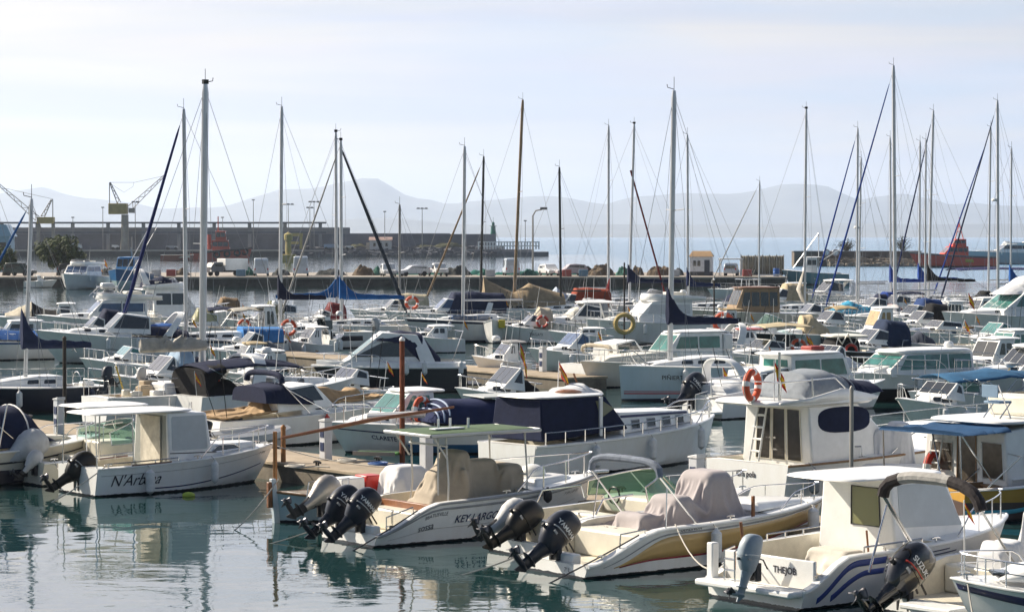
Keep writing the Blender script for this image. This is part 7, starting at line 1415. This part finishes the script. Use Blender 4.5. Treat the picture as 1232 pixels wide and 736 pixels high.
def mound(name, px, wpx, hpx, label, m, cat, group=None, dy=13, seed=0, kind=None):
    p = Q(px, dy); s_ = (q0+dy)/F_PX; rx, h = wpx*s_/2*.92, hpx*s_*.72; mb = MB()
    def fn(a, b):
        an = 2*math.pi*a; r_ = b; n_ = noise.fractal(Vector((math.cos(an)*r_*2+seed, math.sin(an)*r_*2, seed)), .8, 2, 4)
        return (rx*r_*math.cos(an)*(1+.15*n_), max(rx*.6,1.0)*r_*math.sin(an)*(1+.15*n_), h*(1-r_**2.6)*(1+.45*n_) if b < 1 else -.05)
    mb.grid(fn, 40, 12); o = mb.build(name, m, loc=p, smooth=40); tag(o, label, cat, group, kind); return o
nb, ng, nd = mat('net_brown', (.15,.11,.075), .95, var=.5, scale=1.5, bump=.08, bscale=4), mat('net_green', (.03,.13,.10), .95, var=.5, scale=1.5, bump=.08, bscale=4), mat('net_dark', (.045,.05,.05), .95, var=.5, scale=1.5, bump=.08, bscale=4)
for i, (px, wp, hp, mt, lb) in enumerate([(296,30,12,ng,'dark green heap of netting beside the box lorry'),(338,24,10,nd,'low dark heap of netting between the two pale vans'),(398,44,11,nd,'long dark heap of netting right of the larger van'),(437,30,15,nb,'brown heap of netting before the breakwater rocks'),(455,20,12,ng,'green heap of netting behind the silver off road car'),(551,40,13,nd,'dark heap with spars beside the pickup'),(585,26,9,ng,'flat green heap left of the wooden mast'),(637,24,9,ng,'flat green heap right of the wooden mast'),(708,22,12,nd,'grey heap of netting beside the silver and red car'),(724,38,16,nb,'tall brown rounded heap of netting'),(750,22,12,ng,'green heap between the two brown ones'),(767,18,13,nb,'small brown heap of netting'),(793,34,16,nb,'wide brown heap of netting left of the hut'),(816,16,10,nd,'low dark heap beside the hut'),(905,18,8,nd,'dark coils of rope before the corrugated fence'),(936,12,9,nd,'black tyres and coils beside the pale blue trawler'),(130,26,10,nd,'dark heap behind the white motor yacht'),(216,30,9,nb,'brown heap with crates beside the blue and white trawler')]):
    mound('net_heap', px, wp, hp, lb, mt, 'netting', 'heaps of fishing net on the far quay', 12 + i % 3, i*1.7)
# green net strip
mb = MB(); a, c = Q(470,16), Q(735,16)
mb.grid(lambda u_, v_: (lerp(a.x,c.x,u_), a.y + v_*1.5, QZ + .01 + .5*math.sin(math.pi*v_)*(1+.6*noise.noise(Vector((u_*60,v_,1))))), 80, 6); o = mb.build('net_strip', mat('net_emerald', (.02,.16,.13), .95, var=.4), smooth=60); tag(o, 'long low strip of emerald net laid along the far quay', 'netting')
# hut, shelter, fence
p = Q(844,10); s_ = (q0+10)/F_PX; e = empty('hut', p, R(-8), 'small white hut with brown pitched roof, two panes and a dark door', 'hut'); w_, h_ = 27*s_, 23*s_
MB().box(-w_/2,w_/2,-1.2,1.2,.55,h_).build('wall', paint((.68,.70,.74)), e); MB().box(-w_/2-.03,w_/2+.03,-1.23,1.23,0,.548).build('plinth', paint((.05,.05,.055)), e)
MB().loft([[(-w_/2-.15,-1.35,h_+.002),(w_/2+.15,-1.35,h_+.002),(w_/2+.15,1.35,h_+.002),(-w_/2-.15,1.35,h_+.002)],[(-w_/2+.3,-.1,h_+.75),(w_/2-.3,-.1,h_+.75),(w_/2-.3,.1,h_+.75),(-w_/2+.3,.1,h_+.75)]]).build('roof', mat('roof_tile', (.34,.22,.12), .9, var=.3, scale=5), e)
for x in (-.85,-.28): MB().box(x-.2,x+.2,-1.24,-1.18,1.3,2.0).build('window', glass_d, e)
MB().box(.45,1.15,-1.25,-1.17,.05,2.1).build('door', paint((.05,.06,.09)), e)
p = Q(879,9); e = empty('shelter', p, 0, 'open white shelter frame over a parked vehicle', 'shelter'); 
for x in (-1.4,1.4):
    for y in (-1.2,1.2): MB().tube([(x,y,0),(x,y,2.15)], .06, 6).build('post', gel, e)
MB().box(-1.55,1.55,-1.35,1.35,2.152,2.32).build('roof', gel, e, bevel=.02)
p = Q(917,16); e = empty('fence', p, R(-2), 'beige corrugated metal fence behind the blue barrel', 'fence'); w_ = 52*s_; mb = MB(); n_ = 72
mb.loft([[(lerp(-w_/2,w_/2,i/n_), .09*(1 if (i//2) % 2 else -1), z) for i in range(n_+1)] for z in (0,2.6)], caps=False, closed=False); mb.build('panel', mat('fence_beige', (.42,.37,.28), .7, var=.35, scale=1.2), e, solid=.02)
for i in range(7): MB().box(lerp(-w_/2,w_/2,i/6)-.07,lerp(-w_/2,w_/2,i/6)+.07,-.25,-.12,0,2.75).build('post', paint((.40,.38,.34)), e)
p = Q(934,5); o = MB().lathe([(.38,0),(.42,.05),(.42,.5),(.44,.52),(.42,.55),(.42,1.0),(.38,1.05),(.05,1.06)], (0,0,0), 'z', 14).build('barrel', paint((.02,.10,.36)), loc=p); tag(o, 'bright blue barrel at the end of the far quay', 'barrel')
for i, (px, dy) in enumerate([(188,4),(206,5),(290,4),(590,3),(682,3),(702,3),(812,4),(899,4)]):
    p = Q(px, dy); o = MB().box(-.6,.6,-.45,.45,0,.9).build('crate', paint([(.45,.47,.5),(.30,.06,.05),(.10,.20,.30)][i % 3]), loc=p, bevel=.05); tag(o, ['grey crate by the blue and white trawler','faded red crate near the brown heap','blue crate in front of the box lorry','grey crate left of the wooden mast','red crate before the silver and red car','blue crate right of the silver and red car','grey crate before the small hut','red crate at the foot of the shelter'][i], 'crate', 'crates on the far quay')
# trees
def tree(px, cx_w, ytop, ybot, label, seed, dy=12, n=9500):
    p = Q(px, dy); Y = q0+dy; zt, zb = at_y(px,ytop,Y).z-QZ, at_y(px,ybot,Y).z-QZ; rx = cx_w*Y/F_PX/2; r_ = random.Random(seed); e = empty('pine_tree', p, 0, label, 'tree', 'trees on the far quay')
    t = MB(); t.tube([(0,0,-.1),(.1,0,zb*.6),(-.1,0,zb+.4),(.1,.1,lerp(zb,zt,.5))], [.32,.26,.22,.08], 8)
    for k in range(7): a = k*.9; t.tube([(0,0,zb*.5+.1*k),(rx*.35*math.cos(a),rx*.35*math.sin(a),lerp(zb,zt,.3)),(rx*.7*math.cos(a),rx*.7*math.sin(a),lerp(zb,zt,.5))], [.13,.09,.03], 6)
    t.build('trunk', mat('bark', (.07,.05,.04), .95), e); cl = []
    for _ in range(64):
        a, q = r_.uniform(0,2*math.pi), r_.random()**.5; f = r_.uniform(.05,.95); rr = math.sqrt(max(0,1-(2*f-1)**2))*.5+.5*math.sqrt(max(0,1-f*f)); cl.append((rx*.88*q*rr*math.cos(a), rx*.88*q*rr*math.sin(a), lerp(zb,zt,f*.92), r_.uniform(.45,.95)))
    mb = MB()
    for _ in range(n):
        c = r_.choice(cl); d = Vector((r_.gauss(0,1),r_.gauss(0,1),r_.gauss(0,.8))).normalized()*c[3]*r_.uniform(.6,1.05); o_ = Vector(c[:3])+d; u_ = d.orthogonal().normalized()*r_.uniform(.11,.22); v_ = d.cross(u_).normalized()*r_.uniform(.08,.15)+d.normalized()*.06
        mb.cur = r_.randrange(3); mb.add([o_-u_,o_-v_*.6,o_+u_,o_+v_], [(0,1,2,3)])
    mb.build('crown', [mat('leaf_dark', (.045,.066,.022), .8, var=.3), mat('leaf_mid', (.068,.095,.030), .8, var=.3), mat('leaf_light', (.095,.12,.04), .8, var=.3)], e, smooth=5)
tree(70, 66, 284, 319, 'broad round topped pine on the far quay above the black car', 3); tree(5, 30, 299, 322, 'smaller round pine at the photo edge', 8, n=4500)
# boats lying at the far quay
b = Boat('fishing_trawler', 'blue and white fishing trawler lying bow on at the far quay', 'trawler', 184, 346.6, 178, 262, B=4.6, fs=1.9, fb=2.6, rake=.8, top=(.03,.14,.34), boot=(.42,.55,.58), zt=1.1, anti=(.4,.5,.52), length=9, nick='quay trawler'); house(b, -1.5, 1.2, 2.2, 1.7, 1.3, .3, 0, paint((.04,.18,.42)), glass_d, 2, .95, paint((.04,.18,.42)), (.2,.2), 3, band=(.45,.85)); b.tubes('mast', alud, [[(-1.8,0,2.2),(-1.8,0,6.5)],[(-1.8,0,4),(1.5,.8,5.2)]], .07); b.pulpit(.6,.5)
b = flyboat('cabin_cruiser', 'white motor yacht with sloping flybridge lying bow on at the far quay', 132, 346.6, 128, 258, 4.2, nick='quay motor yacht', length=10, fs=1.5, fb=2.0, gm=glass_b, h=1.3, anti=(.25,.3,.3), n=2); b.flag(-4.5, 1, 1.5, 2.2, 1.2)
b = pilot('fishing_boat', 'small white open fishing boat below the round pine', 28, 346, 62, 4, 2.0, nick='small quay boat', h=.6, x=(.0,.2), trk=0, fs=.8, fb=1.0, cat='fishing boat')
b = Boat('fishing_trawler', 'pale turquoise wooden trawler with white wheelhouse at the end of the far quay', 'trawler', 1022, 343, 951, 184, B=4.4, fs=1.5, fb=2.1, rake=1.2, top=(.20,.38,.44), anti=(.10,.05,.04), rail=gel, cock=(.06,.55), cf=.8, nick='turquoise trawler'); house(b, .05*b.L, .26*b.L, 1.7, 2.0, 1.2, .2, 0, gel, glass_d, 2, .95, None, (.8,.3), 3, band=(.5,.85)); b.tubes('mast', alu, [[(0,0,1.6),(0,0,7.2)],[(0,0,3),(-3.2,0,5)],[(0,0,7),(.45*b.L,0,2.3)]], .06); clutter(b, -.44*b.L, -.05*b.L, 1.5, 1.2, 16, 4)
# ------------------------------------------------------------------ breakwater far behind
BY = 825.0; K = BY/F_PX
def BX(px): return (px - PW/2)*K
def BZ(py): return CAM_H + (HOR - py)*K
wallm = mat('breakwater_concrete', (.155,.165,.20), .95, var=.4, scale=.12); wall2 = mat('breakwater_light', (.27,.27,.28), .95, var=.3, scale=.1); deckm_ = mat('apron_light', (.42,.39,.36), .9, var=.2, scale=.1); darkm = mat('apron_side', (.06,.06,.06), .95, var=.4, scale=.2)  # breakwater_concrete is paled and blued: distance haze put into the wall colour
e = empty('breakwater', (BX(270), BY, 0), 0, 'long grey harbour breakwater wall with stepped top across the far water', 'breakwater'); ox = BX(270)
def bbox(name, px0, px1, z0, z1, y0, y1, m): return MB().box(BX(px0)-ox, BX(px1)-ox, y0, y1, z0, z1).build(name, m, e)
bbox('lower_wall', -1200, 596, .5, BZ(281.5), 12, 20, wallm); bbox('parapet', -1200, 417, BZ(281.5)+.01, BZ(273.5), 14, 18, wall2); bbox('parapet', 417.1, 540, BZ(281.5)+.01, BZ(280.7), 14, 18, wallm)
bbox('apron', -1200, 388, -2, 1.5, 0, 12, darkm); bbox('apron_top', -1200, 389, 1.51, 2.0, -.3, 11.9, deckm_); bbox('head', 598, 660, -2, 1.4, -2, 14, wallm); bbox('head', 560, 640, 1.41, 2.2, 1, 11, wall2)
e2 = empty('colonnade', (BX(200), BY+9, 2.0), 0, 'long concrete colonnade with thin beam standing before the breakwater wall', 'colonnade'); ox2 = BX(200)
for i, px in enumerate(range(-90, 400, 43)): MB().box(BX(px)-ox2-.55, BX(px)-ox2+.55, -.5, .5, 0, BZ(269)-2).build('column', wall2, e2)
MB().box(BX(-120)-ox2, BX(390)-ox2, -.8, .8, BZ(269)-1.99, BZ(266.8)-2).build('beam', wallm, e2); MB().box(BX(-120)-ox2, BX(390)-ox2, -.6, .4, BZ(281)-2, BZ(278.6)-2).build('walkway', wallm, e2)
# armour rocks
def rocks(name, pts, n, m, seed, smin, smax):
    r_ = random.Random(seed); mb = MB()
    for _ in range(n):
        a = r_.random(); (x0,y0,z0),(x1,y1,z1),zh_,dp = pts; q = r_.random(); c = Vector((lerp(x0,x1,a), lerp(y0,y1,a)+dp*q, zh_*q**.8 - .2)); s_ = r_.uniform(smin,smax); vs_ = []
        for k in range(8): vs_.append(c + Vector((s_*(1 if k & 1 else -1)*r_.uniform(.5,1), s_*(1 if k & 2 else -1)*r_.uniform(.5,1), s_*(1 if k & 4 else -1)*r_.uniform(.4,.9))))
        mb.add(vs_, [(0,2,3,1),(4,5,7,6),(0,1,5,4),(1,3,7,5),(3,2,6,7),(2,0,4,6)])
    o = mb.build(name, m, smooth=10); o['kind'] = 'stuff'; return o
rkm = mat('armour_rock', (.12,.125,.145), .95, var=.5, scale=.3); rkl = mat('armour_rock_warm', (.27,.23,.18), .95, var=.4, scale=.3)
rocks('rocks', ((BX(352),BY-2,0),(BX(604),BY-2,0),2.6,12), 900, rkm, 4, .7, 1.5)
scr = mat('scrub', (.10,.10,.05), .95, var=.5, scale=.5)
for i, (px, wp, hp) in enumerate([(430,40,6),(540,50,8),(510,40,5)]):
    p = Vector((BX(px), BY+9, 2.2)); mb = MB(); rx = wp*K/2; h = hp*K
    mb.grid(lambda a, b: (rx*b*math.cos(6.2832*a), 2*b*math.sin(6.2832*a), h*(1-b*b)*(1+.5*noise.noise(Vector((b*4*math.cos(6.28*a)+i,b*4*math.sin(6.28*a),i))))), 30, 8); o = mb.build('scrub', scr, loc=p); tag(o, ['low scrub before the white house on the breakwater','tawny scrub near the breakwater end','dry scrub between house and light post'][i], 'shrub', 'scrub on the breakwater')
# house, fence, light, cranes, lamp posts
p = Vector((BX(457), BY+6, 2.0)); e = empty('house', p, 0, 'white house with shallow pinkish roof on the breakwater', 'house'); MB().box(-3.6,3.6,-2,2,0,3.2).build('wall', paint((.62,.58,.56)), e); MB().loft([[(-3.9,-2.3,3.202),(3.9,-2.3,3.202),(3.9,2.3,3.202),(-3.9,2.3,3.202)],[(-3.9,-.1,4.3),(3.9,-.1,4.3),(3.9,.1,4.3),(-3.9,.1,4.3)]]).build('roof', paint((.40,.27,.22)), e); MB().box(-4.8,-3.62,-1.5,1.5,0,2.4).build('annex', paint((.5,.42,.34)), e)
for x in (-2,0,2): MB().box(x-.4,x+.4,-2.04,-1.98,1.2,2.3).build('window', glass_d, e)
e = empty('white_fence', (BX(612), BY+3, 2.25), 0, 'white arched fence at the breakwater end', 'fence')
for i in range(22): MB().box(lerp(-10,10,i/21)-.25,lerp(-10,10,i/21)+.25,-.1,.1,0,2.2).build('post', gel, e)
for z in (.9,2.2): MB().box(-10.3,10.3,-.13,-.11,z,z+.35).build('rail', gel, e)
e = empty('beacon', (BX(593), BY+14, BZ(281)), 0, 'small green harbour light tower on the end of the breakwater wall', 'beacon'); gm_ = paint((.02,.16,.12)); MB().lathe([(1.1,-6),(.95,0),(.75,2.4)], (0,0,0), 'z', 12).build('tower', gm_, e); MB().lathe([(1.2,2.41),(1.2,2.6),(.5,2.62),(.5,3.6),(.1,4.0)], (0,0,0), 'z', 12).build('lantern', gm_, e); MB().tube([(0,0,4),(0,0,5.5)], .06, 5).build('antenna', gm_, e)
def lamp(px, ytop, Y, zb, label, heads=2, h2=None, curve=False):
    x = (px-PW/2)*Y/F_PX; z = CAM_H + (HOR-ytop)*Y/F_PX; e = empty('lamp_post', (x, Y, zb), 0, label, 'lamp post', 'lamp posts along the breakwater'); h = z-zb
    MB().tube([(0,0,0),(0,0,h)] if not curve else [(0,0,0),(0,0,h*.9),(.4,0,h*.98),(1.3,0,h)], [.16,.10] if not curve else [.16,.12,.1,.08], 7).build('pole', alud, e)
    for i in range(heads): xx = (i-(heads-1)/2)*1.3 + (1.5 if curve else 0); MB().box(xx-.5,xx+.5,-.25,.25,h-.05,h+.30).build('lamp_head', paint((.16,.16,.17)), e, bevel=.05)
    if heads > 1: MB().box(-.65*heads,.65*heads,-.06,.06,h-.18,h-.06).build('crossbar', alud, e)
for px, yt, hd_, lb in ((163,243,2,'lamp post beside the yellow crane'),(305,241,1,'single lamp post left of the black and blue yacht mast'),(347,246,3,'triple lamp post behind the yellow gantry'),(378,243,3,'tall triple lamp post right of the yellow gantry'),(373,250,2,'shorter twin lamp post right of the yellow gantry'),(463,255,1,'lamp post behind the white breakwater house'),(508,251,3,'triple lamp post between house and beacon'),(124,250,1,'lamp post left of the yellow crane'),(88,262,1,'short lamp post beside the low crane'),(268,262,1,'short lamp post above the red tug')): lamp(px, yt, BY+5, 2.0, lb, hd_)
lamp(641, 252, q0+20, QZ, 'curved street lamp on the far quay right of the wooden mast', 1, curve=True); lamp(632, 266, BY+6, 2.2, 'white light column on the breakwater end', 1)
yl = mat('crane_yellow', (.46,.34,.09), .6, var=.3, scale=.4); gy = mat('crane_grey', (.33,.31,.27), .6, var=.3, scale=.4); stl = mat('lattice_steel', (.24,.22,.20), .7)
def lattice(mb, a, c, w_, n=9, r=.13):
    a, c = Vector(a), Vector(c); d = (c-a).normalized(); u_ = d.cross(Vector((0,1,0))).normalized(); f = [lambda q, s_=s_: a.lerp(c,q) + u_*s_*w_*(1-.75*q) for s_ in (1,-1)]
    mb.tube([f[0](0),f[0](1)], r, 5); mb.tube([f[1](0),f[1](1)], r, 5)
    for i in range(n): mb.tube([f[i % 2](i/n), f[(i+1) % 2]((i+1)/n)], r*.7, 4)
e = empty('harbour_crane', (BX(146), BY+8, 2.0), 0, 'tall yellow pedestal crane with long raised jib on the breakwater', 'crane'); X_ = lambda px: BX(px)-BX(146); Z_ = lambda py: BZ(py)-2.0
MB().lathe([(1.6,0),(1.3,4),(1.2,Z_(258))], (0,0,0), 'z', 12).build('pedestal', gy, e); MB().box(X_(127),X_(149),-2,2,Z_(257.5),Z_(244.5)).build('machine_house', yl, e, bevel=.15); MB().box(X_(151),X_(158),-1.2,1.2,Z_(256),Z_(250)).build('cab', gy, e, bevel=.1)
mb = MB(); lattice(mb, (X_(150),0,Z_(252)), (X_(194.5),0,Z_(210.5)), .9, 12); mb.build('jib', stl, e); mb = MB(); lattice(mb, (X_(139),0,Z_(244)), (X_(128),0,Z_(219)), .6, 6, .16); mb.tube([(X_(127.5),0,Z_(245)),(X_(127.5),0,Z_(219))], .16, 5); mb.build('back_mast', stl, e)
mb = MB(); mb.tube([(X_(128),0,Z_(219)),(X_(158),0,Z_(219)),(X_(194),0,Z_(211))], .06, 4); mb.tube([(X_(128),0,Z_(220)),(X_(145),0,Z_(231)),(X_(156),0,Z_(224)),(X_(157),0,Z_(219))], .05, 4); mb.build('cable', stl, e)
e = empty('harbour_crane', (BX(50), BY+8, 2.0), 0, 'low portal crane with ochre cab and jib leaning out of the photo', 'crane'); X_ = lambda px: BX(px)-BX(50)
for px in (41,59): MB().box(X_(px)-.5,X_(px)+.5,-.6,.6,0,Z_(269)).build('portal_leg', gy, e)
MB().box(X_(40),X_(60),-1.8,1.8,Z_(269)+.01,Z_(261)).build('machine_house', yl, e, bevel=.12); mb = MB(); lattice(mb, (X_(40),0,Z_(263)), (X_(-12),0,Z_(217)), .9, 12); mb.build('jib', stl, e); mb = MB(); lattice(mb, (X_(46),0,Z_(261)), (X_(57),0,Z_(240)), .6, 6, .16); mb.tube([(X_(58.5),0,Z_(261)),(X_(58.5),0,Z_(239))], .16, 5); mb.build('back_mast', stl, e); mb = MB(); mb.tube([(X_(58),0,Z_(239)),(X_(0),0,Z_(226))], .06, 4); mb.build('cable', stl, e)
e = empty('gantry', (BX(353), BY+4, 2.0), 0, 'small yellow gantry frame before the breakwater wall', 'gantry'); yy = mat('gantry_yellow', (.42,.34,.10), .6, var=.2)
for x in (-2.2,2.2): MB().box(x-.45,x+.45,-.4,.4,0,4.5).build('gantry_leg', yy, e)
MB().box(-2.8,2.8,-.5,.5,4.51,5.6).build('beam', yy, e); MB().box(-1.4,1.4,-.5,.5,1.9,2.8).build('crossbar', yy, e)
p = at_y(347,318,640); e = empty('channel_marker', (p.x,640,0), 0, 'yellow channel marker post on a square base', 'marker'); MB().box(-1.9,1.9,-1.5,1.5,-.4,1.9).build('base', yy, e, bevel=.2); MB().lathe([(.8,1.91),(.7,5.5),(1.1,5.6),(1.1,7.0),(.2,7.6)], (0,0,0), 'z', 10).build('marker_post', yy, e)
p = at_y(6,300,560); e = empty('boat_shed', (p.x-1, 560, 0), 0, 'pale blue boat hoist shed at the photo edge behind the small pine', 'shed'); pb = paint((.30,.48,.60)); MB().box(-8,2.0,0,6,-.5,6.5).build('wall', pb, e)
MB().loft([[(-8,-.2,6.51),(2.6,-.2,6.51),(2.6,6.2,6.51),(-8,6.2,6.51)],[(-6,.5,9.2),(1.2,.5,9.2),(1.2,5.5,9.2),(-6,5.5,9.2)]]).build('upper_storey', pb, e)
for x in (-5,-2.5,-.2): MB().box(x,x+1.4,-.06,.04,3.5,5.2).build('window', glass_d, e)
for i, (px, wp, hp, lb, c_) in enumerate([(85,22,8,'pale works truck on the breakwater apron below the colonnade',(.6,.6,.58)),(137,8,6,'small white van on the breakwater apron',(.65,.67,.7)),(398,18,7,'blue and white lorry before the breakwater wall',(.25,.35,.5)),(205,14,5,'grey container on the breakwater apron',(.4,.4,.42)),(420,10,5,'white caravan on the breakwater by the rocks',(.62,.62,.62))]):
    e = empty('lorry', (BX(px), BY+4, 2.0), 0, lb, 'lorry'); w_, h_ = wp*K, hp*K; MB().box(-w_/2,w_*.22,-1.2,1.2,.7,h_).build('cargo_box', paint(c_), e, bevel=.05); MB().loft([[(w_*.24,y,.6),(w_/2,y,.6),(w_/2,y,h_*.55),(w_*.44,y,h_*.9),(w_*.24,y,h_*.9)] for y in (-1.1,1.1)]).build('cab', gel, e); 
    for x in (-w_*.35, w_*.36): MB().lathe([(.2,-1.25),(.5,-1.25),(.5,1.25),(.2,1.25)], (x,0,.5), 'y', 12).build('wheel', dkrub, e)
# red tug with barge
tugr = (.46,.06,.03)
b = Boat('tugboat', 'dark red harbour tug with black tyre fenders moored at the breakwater', 'tugboat', 228, 313, 299, 3, B=7, fs=2.2, fb=3.4, rake=1.0, top=tugr, anti=(.02,.02,.02), rail=rubber, railr=.3, tm=.5, pw=3, cock=(.05,.4), cf=1.3, nick='red tug'); tm_ = paint(tugr)
house(b, -.12*b.L, .18*b.L, 2.6, 2.8, 2.3, .4, 0, tm_, glass_d, 3, .9, tm_, (.2,.2)); house(b, -.06*b.L, .12*b.L, 5.5, 2.4, 1.5, .2, 0, tm_, glass_d, 2, .95, tm_, (.3,.3), 3, band=(.35,.85)); b.tubes('mast', tm_, [[(-.02*b.L,0,8),(-.02*b.L,0,12)],[(-.02*b.L,-1.2,10.5),(-.02*b.L,1.2,10.5)]], .15); b.tubes('funnel', tm_, [[(-.17*b.L,1,3),(-.17*b.L,1,7)],[(-.17*b.L,-1,3),(-.17*b.L,-1,7)]], .5, 10)
for q in (.45,.62,.78,.9):
    p_ = b.P(q, .6, -1); MB().tube([(p_[0]+.75*math.cos(a), p_[1]-.2, p_[2]+.75*math.sin(a)) for a in [2*math.pi*i/16 for i in range(16)]], .28, 8, closed=True).build('tyre_fender', dkrub, b.root)
b.tubes('tow_bar', gel, [[(-.45*b.L,-1,4.6),(.02*b.L,-1,4.4)]], .12)
b = Boat('barge', 'low rust red barge with square bow left of the tug', 'barge', 193, 313.5, 232, 3, B=6, fs=1.5, fb=1.6, rake=.3, top=(.30,.09,.05), anti=(.05,.02,.02), pw=6, cock=(.1,.9), cf=.8, nick='red barge'); clutter(b, -.3*b.L, .3*b.L, 1.5, .8, 5, 3)
# right hand mole with rocks, trees, rescue ship
MY = 540.0; KM = MY/F_PX; MX = lambda px: (px-PW/2)*KM; MZ = lambda py: CAM_H+(HOR-py)*KM
e = empty('mole', (MX(1060), MY, 0), 0, 'low brown stone mole behind the forest of masts', 'mole'); MB().box(MX(958)-MX(1060), MX(1112)-MX(1060), 4, 9, -1, MZ(303)).build('wall', mat('mole_stone', (.16,.125,.095), .95, var=.4, scale=.4, bump=.1, bscale=1.5), e); MB().box(MX(957)-MX(1060), MX(1113)-MX(1060), 3.8, 9.2, MZ(303)+.01, MZ(302)).build('coping', wall2, e)
rocks('boulders', ((MX(1000),MY-1,0),(MX(1114),MY-1,0),1.7,5), 420, rkl, 9, .4, .9)
def shrub(px, ytop, wpx, label, seed):
    Y = MY+6; zb = MZ(304); e = empty('shrub', ((px-PW/2)*Y/F_PX, Y, zb), 0, label, 'shrub', 'bare shrubs on the mole'); r_ = random.Random(seed); h = (304-ytop)*KM; w_ = wpx*KM/2; t = MB(); lf = MB()
    for k in range(44):
        a = r_.uniform(0,6.28); q = r_.uniform(.1,1); tip = (w_*q*math.cos(a), w_*.6*q*math.sin(a), h*r_.uniform(.55,1)*(1-.35*q)); t.tube([(0,0,0),(tip[0]*.4,tip[1]*.4,tip[2]*.6),tip], [.07,.045,.015], 4)
        for _ in range(12): c = Vector(tip)*r_.uniform(.25,1.05)+Vector((r_.gauss(0,.25),r_.gauss(0,.25),r_.gauss(0,.25))); s_ = r_.uniform(.05,.12); lf.add([c+Vector((-s_,0,0)),c+Vector((0,s_,-s_)),c+Vector((s_,0,0)),c+Vector((0,-s_*.3,s_))], [(0,1,2,3)])
    t.build('branches', mat('twig', (.16,.12,.08), .95), e); lf.build('foliage', mat('leaf_olive', (.10,.10,.05), .9, var=.4), e, smooth=5)
shrub(1018, 284, 32, 'pale bare shrub on the mole behind the blue furled sails', 1); shrub(1086, 282, 26, 'taller bare shrub on the mole left of the red ship', 2)
for px, lb in ((996,'round traffic sign on a post beside the turquoise trawler'),(1007,'second round sign on a post at the mole')):
    p = at_y(px, 325, MY); e = empty('round_sign', (p.x, MY+2.5, .8), 0, lb, 'sign', 'round signs at the mole'); MB().tube([(0,0,0),(0,0,MZ(304)-.8)], .07, 6).build('post', alud, e); MB().lathe([(.02,-.05),(.75,-.05),(.78,0),(.75,.05),(.02,.05)], (0,0,MZ(304)-.8), 'y', 18).build('sign_disc', paint((.5,.42,.40)), e); MB().lathe([(.02,.0),(.5,.0),(.02,.01)], (0,-.06,MZ(304)-.8), 'y', 18).build('sign_face', gel, e)
rd = (.68,.06,.02)
b = Boat('rescue_ship', 'bright red rescue ship with raked wheelhouse and lattice mast at the mole', 'rescue ship', 1200, 322, 1106, 186, B=5.5, fs=2.2, fb=3.2, rake=2.2, top=rd, anti=(.05,.02,.02), boot=(.05,.02,.02), zt=.4, rail=mat('rail_grey', (.12,.11,.11), .6), railr=.18, tm=.45, cock=(.04,.3), cf=1.2, nick='red rescue ship'); rm_ = paint(rd)
house(b, -.12*b.L, .20*b.L, 2.5, 1.9, 2.2, 1.4, 0, rm_, glass_d, 4, .9, rm_, (.2,.1), 3); house(b, -.10*b.L, .08*b.L, 4.5, 1.4, 1.6, .6, 0, rm_, glass_d, 2, .9, rm_, (.2,.1), 3); b.tubes('lattice_mast', rm_, [[(-.05*b.L-.6,0,5.9),(-.03*b.L,0,9.2),(-.03*b.L,0,10.5)],[(-.05*b.L+1.2,0,5.9),(-.03*b.L,0,9.2)],[(-.03*b.L,-1.1,7.6),(-.03*b.L,1.1,7.6)],[(-.03*b.L,-.9,8.6),(-.03*b.L,.9,8.6)]], .09); b.radar(-.03*b.L+.4,0,7.6,.45); b.ribbon('name_panel', mat('panel_yellow', (.55,.38,.05), .6), .30, .40, .45, .75)
b = flyboat('motor_yacht', 'white motor yacht with grey hull lying beyond the red rescue ship', 1280, 318, 1168, 188, 5.5, nick='yacht beyond rescue ship', top=(.34,.42,.46), fs=2.6, fb=3.2, h=1.9, gm=glass_d, rake=2.0, cat='motor yacht')
o = MB().tube([(0,0,0),(0,0,2.2)], .12, 6); p = at_y(729, 342, 205); 
e = empty('pennant', (p.x, 205, 1.0), 0, 'dark red triangular pennant hanging beside the pale mast', 'pennant'); MB().tube([(.35,0,-.3),(.35,0,2.2)], .03, 5).build('flagstaff', gel, e); MB().grid(lambda a, c: (.33-.75*c*(1-a*.9), .06*math.sin(c*6+a*3), 2.1-2.0*(1-a)), 8, 6).build('pennant_cloth', paint((.22,.02,.025), .9), e, solid=.01)
